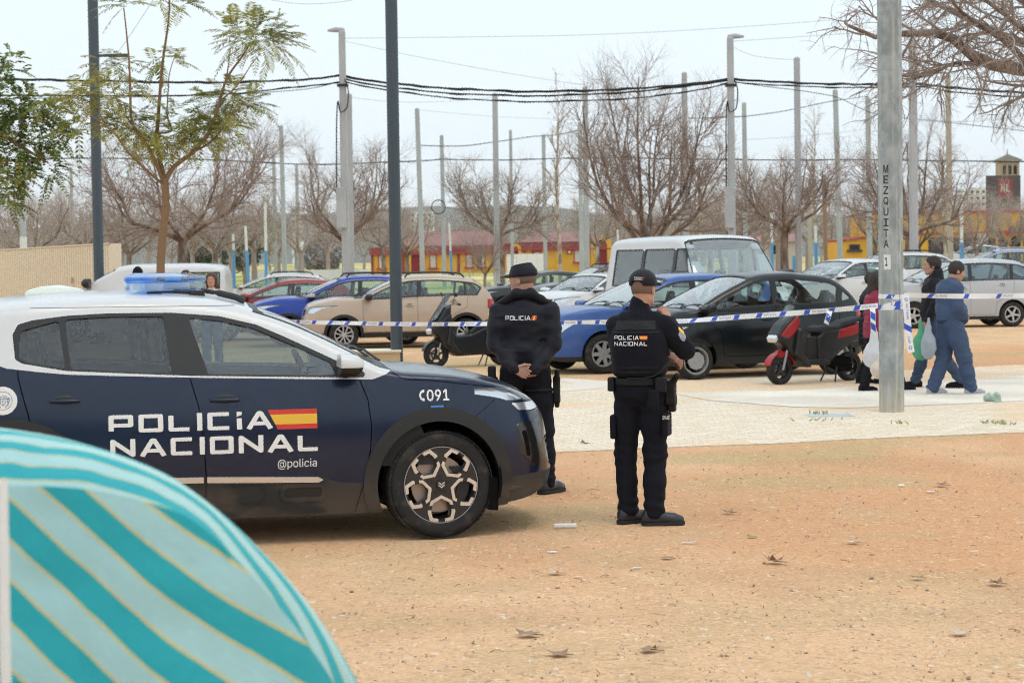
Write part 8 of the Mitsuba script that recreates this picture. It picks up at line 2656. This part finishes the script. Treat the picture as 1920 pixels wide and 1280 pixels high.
# ------------------------------------------------------------ scooters
def scooter(label, px, py, th, sc, main, accent, big):
    k = thing('scooter', label, 'scooter', None)
    g_ = G(px, py); tw = place(g_[0], g_[1], 0, th, sc)
    def pl(nm, polys, m, par=k, h=.012, warp=None):
        pts = np.concatenate([np.array(q[0]) for q in polys]); hw = max(q[1] for q in polys) + .05
        f = Field((pts[:, 0].min() - .05, -hw, pts[:, 1].min() - .05), (pts[:, 0].max() + .05, hw, pts[:, 1].max() + .05), h)
        for q in polys: f.plate(q[0], q[1], q[2] if len(q) > 2 else .03, .02, y0=q[3] if len(q) > 3 else 0.0, op=q[4] if len(q) > 4 else 'u')
        return add(nm, smooth_mesh(f.mesh(), 2), m, par, smooth=True, tw=tw)
    R = .235 if big else .215
    for x in (0, -1.30):
        w = newkey('wheel', k); t = tw @ T().translate([x, 0, R])
        for nm, me, m in (('tyre', tyre_mesh(R, .12, R * .62, 40), 'm_tyre'), ('rim', cat([disc_face(spoke_face(R * .64, 'five')[0], -.02, .04), lathe([(R * .60, -.05), (R * .64, -.05), (R * .64, .05), (R * .60, .05)], 32)]), 'm_rim_black'), ('brake_disc', lathe([(.05, -.045), (.10, -.045), (.10, -.04), (.05, -.04)], 24), 'm_rim_grey')):
            d = mikit.ply(me, m, smooth=35); d['to_world'] = t; scene[newkey(nm, w)] = d
    A = [(R + .035) * np.array([math.cos(a), math.sin(a)]) + [0, R] for a in np.radians(np.linspace(15, 165, 12))]
    B_ = [(R + .012) * np.array([math.cos(a), math.sin(a)]) + [0, R] for a in np.radians(np.linspace(165, 15, 12))]
    pl('front_fender', [([tuple(q) for q in A + B_], .075, .01), ([(-.02, 2 * R - .06), (.10, 2 * R - .02), (.02, 2 * R + .07), (-.10, 2 * R + .04)], .06, .02)], accent, h=.009)
    for y in (-.075, .075): add('fork', tube([(0, y, R), (-.10, y, .55), (-.14, y * .8, .66)], .018, 8), 'm_rim_grey', k, tw=tw)
    add('steering_stem', tube([(-.10, 0, .5), (-.25, 0, .98)], .035, 8), 'm_black_plastic', k, tw=tw)
    H = 1.12 if big else 1.0
    pl('front_cowl', [([(.10, .62), (.13, .72), (.02, .86), (-.14, H - .02), (-.26, H), (-.24, .82), (-.20, .50), (-.36, .30), (-.30, .28), (-.14, .40), (-.02, .56)], .17 if big else .14, .05)], main)
    pl('side_panel', [([(.10, .70), (-.02, .83), (-.24, 1.0), (-.27, .86), (-.20, .74), (-.06, .64)], .178 if big else .152, .03)], accent if not big else main)
    pl('headlight', [([(.14, .60), (.165, .67), (.05, .80), (.03, .70)], .10, .02)], 'm_lamp_bowl', h=.009)
    add('indicator', rbox(-.02, .05, -.165, .165, .665, .695, .01), 'm_lamp_dark', k, tw=tw)
    pl('leg_shield', [([(-.20, .78), (-.14, .42), (-.34, .24), (-.44, .24), (-.28, .46), (-.27, .80)], .21, .03)], 'm_black_plastic')
    pl('footboard', [([(-.36, .27), (-.82, .25), (-.84, .32), (-.70, .36), (-.38, .33)], .15, .02)], 'm_black_plastic')
    pl('rear_body', [([(-.62, .30), (-.60, .66), (-.72, .76), (-1.25, .82), (-1.60, .88), (-1.62, .78), (-1.30, .58), (-1.05, .44), (-.85, .30)], .15, .06)], main if big else 'm_black_plastic')
    pl('tail_panel', [([(-.95, .62), (-1.0, .76), (-1.45, .86), (-1.62, .85), (-1.50, .74), (-1.25, .66)], .163, .03)], accent if not big else main)
    sz = .10 if not big else .13
    pl('seat', [([(-.58, .74), (-.60, .80), (-.70, .83), (-1.00, .82), (-1.12, .88), (-1.45, .94), (-1.52, .91), (-1.20, .80), (-.70, .71)], .145, .045)], 'm_seat')
    pl('engine', [([(-.80, .30), (-.78, .42), (-1.30, .36), (-1.34, .16), (-1.10, .14)], .07, .03)], 'm_chassis')
    add('exhaust', tube([(-.95, -.12, .22), (-1.1, -.14, .24), (-1.42, -.15, .34)], [.025, .05, .055], 10, True), 'm_rim_black', k, tw=tw)
    pl('rear_fender', [([(-1.28, .56), (-1.60, .60), (-1.66, .36), (-1.62, .34), (-1.56, .50), (-1.30, .48)], .05, .02)], 'm_black_plastic')
    add('tail_light', rbox(-1.66, -1.58, -.07, .07, .78, .86, .02), 'm_lens_red', k, tw=tw)
    hb = smooth_curve([(-.34, -.34, H + .02), (-.29, -.22, H + .03), (-.25, 0, H), (-.29, .22, H + .03), (-.34, .34, H + .02)], 20)
    add('handlebar', tube(hb, .013, 8), 'm_rim_grey' if big else 'm_black_plastic', k, tw=tw)
    for s_ in (-1, 1):
        add('grip', tube([(-.31, s_ * .25, H + .03), (-.345, s_ * .36, H + .02)], .019, 8, True), 'rubber', k, tw=tw)
        mk = newkey('mirror', k)
        d = mikit.ply(tri(m3.Manifold.sphere(1, 20).scale((.018, .062, .042)).rotate((0, 15, s_ * 12)).translate((-.26, s_ * .34, H + .20))), 'm_black_plastic', smooth=True); d['to_world'] = tw; scene[mk] = d
        add('stalk', tube(smooth_curve([(-.27, s_ * .20, H + .03), (-.25, s_ * .27, H + .12), (-.26, s_ * .33, H + .19)], 8), .006, 6), 'm_black_plastic', mk, tw=tw)
    if big: pl('tunnel', [([(.02, .62), (-.10, .36), (-.36, .20), (-1.15, .22), (-1.62, .72), (-.95, .74), (-.62, .60), (-.36, .58), (-.22, .80)], .16, .05)], main)
    v = [(.10, -.15, .80), (.10, .15, .80), (-.26, .11, 1.30), (-.26, -.11, 1.30), (.14, 0, .80), (-.22, 0, 1.34)] if big else [(-.10, -.13, H - .10), (-.10, .13, H - .10), (-.24 if big else -.2, .10, H + (.26 if big else .12)), (-.24 if big else -.2, -.10, H + (.26 if big else .12)), (-.03, 0, H - .10), (-.20, 0, H + (.30 if big else .14))]
    scene[newkey('windshield', k)] = {**mikit.ply(tm(v, [[0, 4, 5], [0, 5, 3], [4, 1, 2], [4, 2, 5]]), 'g_tint' if big else 'g_clear', smooth=False), 'to_world': tw}
    for y in (-.10, .10): add('stand', tube([(-.98, y, .22), (-.90, y * 1.6, .01)], .012, 6, True), 'm_black_plastic', k, tw=tw)
    if big: add('number_plate', bx(-1.68, -1.665, -.1, .1, .45, .6), 'm_plate', k, tw=tw)
    return k
scooter('red and black scooter parked in front of the dark compact car', 1462, 721, 212, 1.0, 'p_scooter_grey', 'p_scooter_red', False)
scooter('dark grey maxi scooter parked left of the left officer', 818, 689, 204, .95, 'p_scooter_grey', 'p_scooter_grey', True)


# ------------------------------------------------------------ barrier tape
plain('m_tape', (.82, .82, .84), .4); plain('m_tape_blue', (.03, .09, .52), .4); plain('m_tape_ink', (.16, .18, .42), .5)


def ribbon(name, label, pts, w, marks=True, text=True, twist=0.0, start=.1, period=.36, parent=None, vert=None):
    c = smooth_curve(pts, 60)
    s = np.concatenate([[0], np.cumsum(np.linalg.norm(np.diff(c, axis=0), axis=1))])
    L = s[-1]
    def at(u, v):
        p = np.stack([np.interp(u, s, c[:, k]) for k in range(3)], -1)
        t = np.stack([np.interp(u, s, np.gradient(c[:, k], s)) for k in range(3)], -1)
        t /= np.linalg.norm(t, axis=-1, keepdims=True)
        up = np.array([0, 0, 1.0]) if vert is None else np.asarray(vert, float)
        a = twist * np.sin(u * 1.7 + .4) + .25 * np.sin(u * 4.3) * (twist > 0)
        out = np.cross(t, up); out /= np.linalg.norm(out, axis=-1, keepdims=True) + 1e-9
        d = np.cos(a)[..., None] * np.cross(out, t) + np.sin(a)[..., None] * out
        n = np.cross(t, d)
        return p + d * v[..., None], n
    U = np.linspace(0, L, max(8, int(L / .05))); V_ = np.array([-w / 2, 0, w / 2])
    uu, vv = np.meshgrid(U, V_, indexing='ij'); pv, n = at(uu, vv)
    i, j = np.meshgrid(np.arange(len(U) - 1), np.arange(2), indexing='ij'); a = i * 3 + j
    q = np.stack([a, a + 3, a + 4, a + 1], -1).reshape(-1, 4)
    k = thing(name, label, 'barrier tape') if parent is None else newkey(name, parent)
    bk = newkey('band', k) if parent is None else k
    scene[bk] = mikit.ply(tm(pv.reshape(-1, 3), np.vstack([q[:, [0, 1, 2]], q[:, [0, 2, 3]]])), 'm_tape', smooth=True)
    def lay(poly, m, nm):
        fm = flat_mesh(poly, .06)
        for sd in (-1, 1):
            v, n = at(fm.vertices[:, 0], fm.vertices[:, 1])
            add(nm, tm(v + n * .0016 * sd, fm.faces), m, k, smooth=False)
    if marks:
        u = start; i = 0
        while u < L - .1:
            lay(sg.Polygon([(u, -w * .46), (u + .085, -w * .46), (u + .125, w * .46), (u + .04, w * .46)]), 'm_tape_blue', 'blue_block')
            if text and i % 2 == 0 and u + .34 < L:
                lay(sa.translate(fit(text_poly('POLICIA' if i % 4 else 'NO PASAR', True), 0, .19, -w * .22, w * .22), u + .14, 0), 'm_tape_ink', 'lettering')
            u += period; i += 1
    return k, lay, L
Ym = MP[1]
ribbon('barrier_tape', 'blue and white police barrier tape stretched from the police car to the galvanised post', [P(440, 596, 32), P(545, 603, 31), P(730, 607, 29.6), P(917, 607, 28.0), P(1100, 604, 26.4), P(1250, 603, 25.2), P(1400, 593, 24.2), P(1540, 583, 23.4), P(1646, 573, Ym - .10)], .062, twist=.3)
ribbon('barrier_tape', 'police barrier tape running right from the galvanised post to the frame edge', [P(1695, 553, Ym - .02), P(1780, 555, 23.3), P(1860, 555, 23.8), P(1990, 553, 24.6)], .06, twist=.25, start=.35, period=.62)
hk_, hl_, _ = ribbon('barrier_tape', 'loose tape end hanging beside the galvanised post, reading NO PASAR', [P(1698, 552, Ym - .12), P(1701, 590, Ym - .14), P(1704, 630, Ym - .13), P(1709, 661, Ym - .12)], .085, marks=False, vert=(1, .25, .0))
hl_(fit(text_poly('NO PASAR', True), .11, .29, -.012, .020), 'm_tape_ink', 'lettering'); hl_(sg.Polygon([(.33, -.042), (.40, -.042), (.45, .042), (.38, .042)]), 'm_tape_blue', 'blue_block'); hl_(fit(text_poly('CNP', True), .49, .57, -.018, .012), 'm_tape_ink', 'lettering')
for u in (.06, .62): hl_(sg.Point(u, .0).buffer(.022).difference(sg.Point(u, 0).buffer(.012)), 'm_tape_ink', 'emblem')
# turns round the post
def turn(zc, w, slope, off, label):
    pts = []
    for i in list(range(8)) + [0]:
        q = (NP8[i] - MP[:2]) * 1.03 + MP[:2]
        pts.append((q[0], q[1], zc + slope * (q[0] - MP[0])))
    out = []
    for a, b in zip(pts[:-1], pts[1:]): out += [np.array(a) + (np.array(b) - np.array(a)) * t for t in (0, .33, .66)]
    return out + [np.array(pts[-1])]
for zc, sl, lab in ((height_at(1672, 556, Ym), -.05, 'upper turn of barrier tape round the galvanised post'), (height_at(1672, 570, Ym), .22, 'lower slanting turn of barrier tape round the galvanised post'), (height_at(1672, 576, Ym), .03, 'lowest turn of barrier tape round the galvanised post')):
    ribbon('barrier_tape', lab, turn(zc, .07, sl, 0, lab), .055, period=.27, start=.05 if sl < 0 else .15)
for lab, pts in (('short knotted tail of barrier tape in front of the red scooter', [P(1556, 583, 23.2), P(1553, 594, 23.15), P(1549, 607, 23.2)]), ('short tail of barrier tape hanging in front of the burgundy coat', [P(1636, 577, 22.8), P(1637, 600, 22.75), P(1639, 628, 22.8)])):
    ribbon('barrier_tape', lab, pts, .06, text=False, twist=.8, start=.04, period=.13, vert=(1, .3, 0))


# ------------------------------------------------------------ the striped tent in the foreground
def stripes(p, n, uv):
    s = uv.x / .049
    w = s + .05 * N(p.x * 9, p.y * 9, p.z * 9)
    f = w - 2 * dr.floor(w / 2)
    c = MX((.33, .53, .53), (.022, .33, .37), SM(.985, 1.0, f) * (1 - SM(1.97, 1.985, f)))
    d = dr.minimum(dr.abs(f - 1.0), dr.minimum(f, 2 - f))
    c = MX((.55, .46, .18), c, SM(.03, .06, d))
    th = .86 + .2 * N(uv.x * 900, uv.y * 900, 1.0) * 1.0 + .10 * F(p.x * 6, p.y * 6, p.z * 6, 2)
    return c * th
scene['m_tent'] = {'type': 'twosided', 'bsdf': {'type': 'principled', 'base_color': mikit.proc(stripes), 'roughness': .8, 'sheen': .4, 'specular': .3}}


def tent():
    k = thing('tent', 'turquoise and pale striped cloth tent in the near lower left corner', 'tent')
    sil = [(-700, 770), (-300, 775), (0, 800), (100, 819), (200, 851), (300, 896), (390, 956), (460, 1014), (540, 1093), (600, 1168), (650, 1245), (700, 1335), (760, 1470)]
    cre = [(-700, 880), (-300, 893), (0, 906), (130, 912), (260, 935), (345, 965), (425, 1030), (500, 1110), (565, 1190), (620, 1270), (660, 1345), (720, 1480)]
    A = smooth_curve([P(x, y, 4.15 - .25 * max(0, i - 6) / 6) for i, (x, y) in enumerate(sil)], 60)
    B_ = smooth_curve([P(x, y, 3.55 + .22 * max(0, i - 4) / 7) for i, (x, y) in enumerate(cre)], 60)
    def patch(name, rows, S):
        n, m = len(rows), len(rows[0])
        v = np.array(rows)
        r = 1 - np.abs(2 * meshkit.noise(v * [6, 3, 9] + 4, 2) - 1)
        off = .022 * (meshkit.fbm(v * [8, 6, 12], 4, 3) - .5) - .018 * r ** 4 - .004 * (1 - np.abs(2 * meshkit.noise(v * [15, 5, 22] + 9, 5) - 1)) ** 5
        v = v + np.array([0, -1, .25]) * off[..., None]
        i, j = np.meshgrid(np.arange(n - 1), np.arange(m - 1), indexing='ij'); a = i * m + j
        q = np.stack([a, a + m, a + m + 1, a + 1], -1).reshape(-1, 4)
        me = tm(v.reshape(-1, 3), np.vstack([q[:, [0, 1, 2]], q[:, [0, 2, 3]]]))
        t = np.cumsum(np.concatenate([np.zeros((1, m)), np.linalg.norm(np.diff(v, axis=0), axis=2)]), 0)
        key = newkey(name, k)
        scene[key] = mikit.ply(me, 'm_tent', smooth=True, uv=np.stack([S(v, t).reshape(-1), t.reshape(-1)], 1))
    top = [A + (B_ - A) * t + np.array([0, 0, .035]) * math.sin(math.pi * t) for t in np.linspace(0, 1, 24)]
    patch('top_panel', top, lambda v, t: t * .62 + .02)
    g0 = P(0, 912, 3.55)
    ca, sa_ = math.cos(math.radians(39)), math.sin(math.radians(39))
    foot = B_.copy(); foot[:, 2] = .02; foot[:, 1] -= .35; foot[:, 0] += .10
    bulge = lambda t: np.array([.04, -.12, 0]) * math.sin(math.pi * t)
    front = [B_ + (foot - B_) * t + bulge(t) for t in np.linspace(0, 1, 70)]
    patch('front_panel', front, lambda v, t: (v[..., 0] - g0[0]) * sa_ + (v[..., 2] - g0[2]) * ca + .105 + .05 * np.exp(-((v[..., 0] - g0[0]) / .07) ** 2) * 0)
    back = A.copy(); back[:, 2] = .02; back[:, 1] += .5
    patch('back_panel', [A + (back - A) * t for t in np.linspace(0, 1, 20)], lambda v, t: t + .05)
    add('pole', tube([P(4, 900, 3.38), P(11, 1300, 3.30), [P(11, 1300, 3.3)[0] + .01, 3.25, 0.0]], .0095, 14), 'm_pole_white', k, smooth=True)
tent()


# ------------------------------------------------------------ litter, leaves, pebbles
def leaf(label, px, py, s, seed, m='m_leaf_dry', nm='dead_leaf'):
    rng = np.random.default_rng(seed); c = G(px, py); n = 10; s = s * 1.25
    a = np.linspace(0, 2 * np.pi, n, endpoint=False) + rng.uniform(0, 6)
    r = s * np.where(np.arange(n) % 2, .62, 1.0) * rng.uniform(.75, 1.1, n)
    ring = np.stack([r * np.cos(a), r * np.sin(a), s * (.14 + .62 * rng.random(n) * (np.arange(n) % 2 == 0) * (rng.random(n) < .7))], 1)
    mid = ring * [.5, .5, .2] + [0, 0, .15 * s]
    v = np.vstack([[0, 0, .1 * s], mid, ring]) + c + [0, 0, .006]
    i = np.arange(n); j = (i + 1) % n
    f = np.vstack([np.stack([0 * i, 1 + i, 1 + j], 1), np.stack([1 + i, 1 + n + i, 1 + n + j], 1), np.stack([1 + i, 1 + n + j, 1 + j], 1)])
    st = tube([c + [0, 0, .012], c + [s * 1.1, -.2 * s, .008]], .0025, 4)
    add(nm, cat([tm(v, f), st]), m, smooth=True, label=label, cat='leaf', group=None)
for i, (px, py, s, m, lab) in enumerate(((990, 1192, .055, 'm_leaf_dry', 'dry brown leaf on the sand, lower centre, the paler of two'), (1047, 1229, .050, 'm_leaf_dry', 'dark dry leaf on the sand at the bottom centre'), (1218, 1221, .050, 'm_leaf_dry', 'dry brown leaf below the right officer’s feet near the bottom edge'), (1797, 1190, .045, 'm_leaf_dry_pale', 'pale curled dry leaf at the lower right'),
        (1867, 1096, .045, 'm_leaf_dry', 'dark small dry leaf near the right edge'), (1600, 1018, .045, 'm_leaf_dry_pale', 'pale dry leaf on the sand right of the right officer’s shoes'), (1450, 1055, .060, 'm_leaf_dry', 'flat dry leaf on the sand, middle right'), (1042, 1076, .045, 'm_leaf_dry_pale', 'light dry leaf below the paper roll'),
        (1765, 911, .05, 'm_leaf_dry', 'dark dry leaf on the sand far right, near two scraps of paper'), (1408, 1008, .028, 'm_weed', 'small yellow green leaf right of the right officer'), (1095, 832, .045, 'm_leaf_dry', 'dark leaf at the edge of the paving between the officers'), (1365, 962, .045, 'm_leaf_dry', 'small dark leaf right of the right officer’s shins'), (1250, 1048, .04, 'm_leaf_dry', 'small broken leaf under the right officer'), (1720, 1085, .035, 'm_leaf_dry', 'tiny dark leaf in the right foreground'))):
    leaf(lab, px, py, s, i, m)
for i, (px, py, sx, sy, lab) in enumerate(((1060, 988, .15, .028, 'white paper roll lying on the sand in front of the police car'), (1690, 911, .05, .03, 'small white scrap of paper on the sand, left of a dark leaf'), (1745, 923, .06, .03, 'small white scrap of paper on the sand below a dark leaf'), (1195, 1066, .05, .02, 'white scrap on the sand below the right officer'), (1292, 1018, .10, .02, 'pale torn strip of paper on the sand near the right officer’s shoe'), (1036, 1036, .06, .02, 'pale thin strip of paper near the front wheel'))):
    c = G(px, py); m = rbox(-sx / 2, sx / 2, -sy / 2, sy / 2, 0, .02 if i == 0 else .008, .0035, 6)
    m.vertices += .002 * np.sin(m.vertices[:, [1]] * 90 + i); m.apply_transform(trimesh.transformations.rotation_matrix(.15 * math.sin(i * 2.1), (0, 0, 1))); m.apply_translation(c + [0, 0, .004])
    add('paper', m, 'm_paper', label=lab, cat='paper')
f = Field(G(1862, 754) + [-.2, -.2, -.05], G(1862, 754) + [.2, .2, .2], .008); f.ell(G(1862, 754) + [0, 0, .05], (.11, .07, .06), .02); f.warp(wr_noise(.05, (14, 14, 14), 3, (18, 18, 18)))
plain('m_rag', (.36, .47, .40), .8)
add('rag', f.mesh(), 'm_rag', smooth=25, label='crumpled pale green rag on the path at the right', cat='rag')
add('drain_cover', rbox(*(lambda q: (q[0] - .30, q[0] + .22, q[1] - .22, q[1] + .22))(G(1562, 779)), -.03, .010, .004), 'm_pole', label='flat grey drain cover in the paving near the galvanised post', cat='drain cover')


for i, (px, yt, yb, lab) in enumerate(((881, 506, 541, 'wooden stake in the grass left of the thin young tree'), (927, 500, 530, 'wooden stake in the grass right of the thin young tree'), (865, 500, 522, 'far wooden stake in the grass behind the beige car'), (917, 528, 545, 'short stump like stake in the grass beside the left officer’s cap'))):
    b = G(px, yb); k = thing('wooden_stake', lab, 'stake')
    add('post', tube([b - [0, 0, .1], [b[0], b[1], height_at(px, yt, b[1])]], .055 if i < 3 else .12, 7, True), 'm_pole_wood', k)


def scatter():
    rng = np.random.default_rng(12)
    ico = trimesh.creation.icosahedron()
    n = 5200
    Y = 7.6 + 11.0 * rng.random(n) ** 1.25; x = rng.uniform(-.30, .30, n) * Y
    r = .003 + .008 * rng.random(n) ** 5
    sc = r[:, None] * rng.uniform(.6, 1.3, (n, 3)) * [1, 1, .6]
    v = ico.vertices[None] * sc[:, None] * (1 + .25 * rng.normal(size=(n, 12, 1))) + np.stack([x, Y, -.002 + r * .2], 1)[:, None]
    F_ = (ico.faces[None] + (np.arange(n) * 12)[:, None, None]).reshape(-1, 3)
    def peb(p, n_, uv): return MX((.34, .22, .14), (.68, .55, .43), mikit.cell_rand(p.x * 30, p.y * 30, 2.0))
    procm('m_pebble', peb, .9, specular=.2)
    add('pebbles', tm(v.reshape(-1, 3), F_), 'm_pebble', smooth=False, label='small loose stones scattered over the sandy ground', cat='pebbles', kind='stuff')
    n = 110
    Y = 7.8 + 10 * rng.random(n); x = rng.uniform(-.26, .28, n) * Y; a = rng.uniform(0, 3.14, n); L = rng.uniform(.02, .07, n)
    d = np.stack([np.cos(a) * L, np.sin(a) * L, rng.uniform(0, .012, n)], 1); b = np.stack([x, Y, np.full(n, .0)], 1)
    add('twigs', tubes_batch(np.stack([b, b + d / 2 + [0, 0, .006], b + d], 1), np.full((n, 3), .0022), 3), 'm_leaf_dry', smooth=True, label='tiny dry twigs and needles on the sandy ground', cat='twigs', kind='stuff')
    for i, (px, py, nn, w, lab) in enumerate(((1532, 777, 14, .06, 'small green weed tuft in the paving left of the galvanised post'), (1862, 795, 18, .07, 'green weed tuft in the paving at the right edge'), (1690, 796, 8, .05, 'tiny weed in the paving right of the galvanised post'), (1530, 790, 8, .12, 'low weed sprigs in the paving joints'), (1880, 798, 8, .12, 'low weed at the edge of the paving, far right'))):
        c = G(px, py) + [0, 0, .012]
        q = c + rng.normal(size=(nn, 3)) * [w, w * .7, 0]; t = rng.normal(size=(nn, 3)) * [.03, .03, 0] + [0, 0, .045]
        k = thing('weed', lab, 'weed')
        s_ = np.cross(t, [0, 1, 0]); s_ = s_ / np.linalg.norm(s_, axis=1, keepdims=True) * .008
        add('blades', tm(np.stack([q - s_, q + s_, q + t], 1).reshape(-1, 3), np.arange(3 * nn).reshape(-1, 3)), 'm_weed', k, smooth=False, kind='stuff')
scatter()
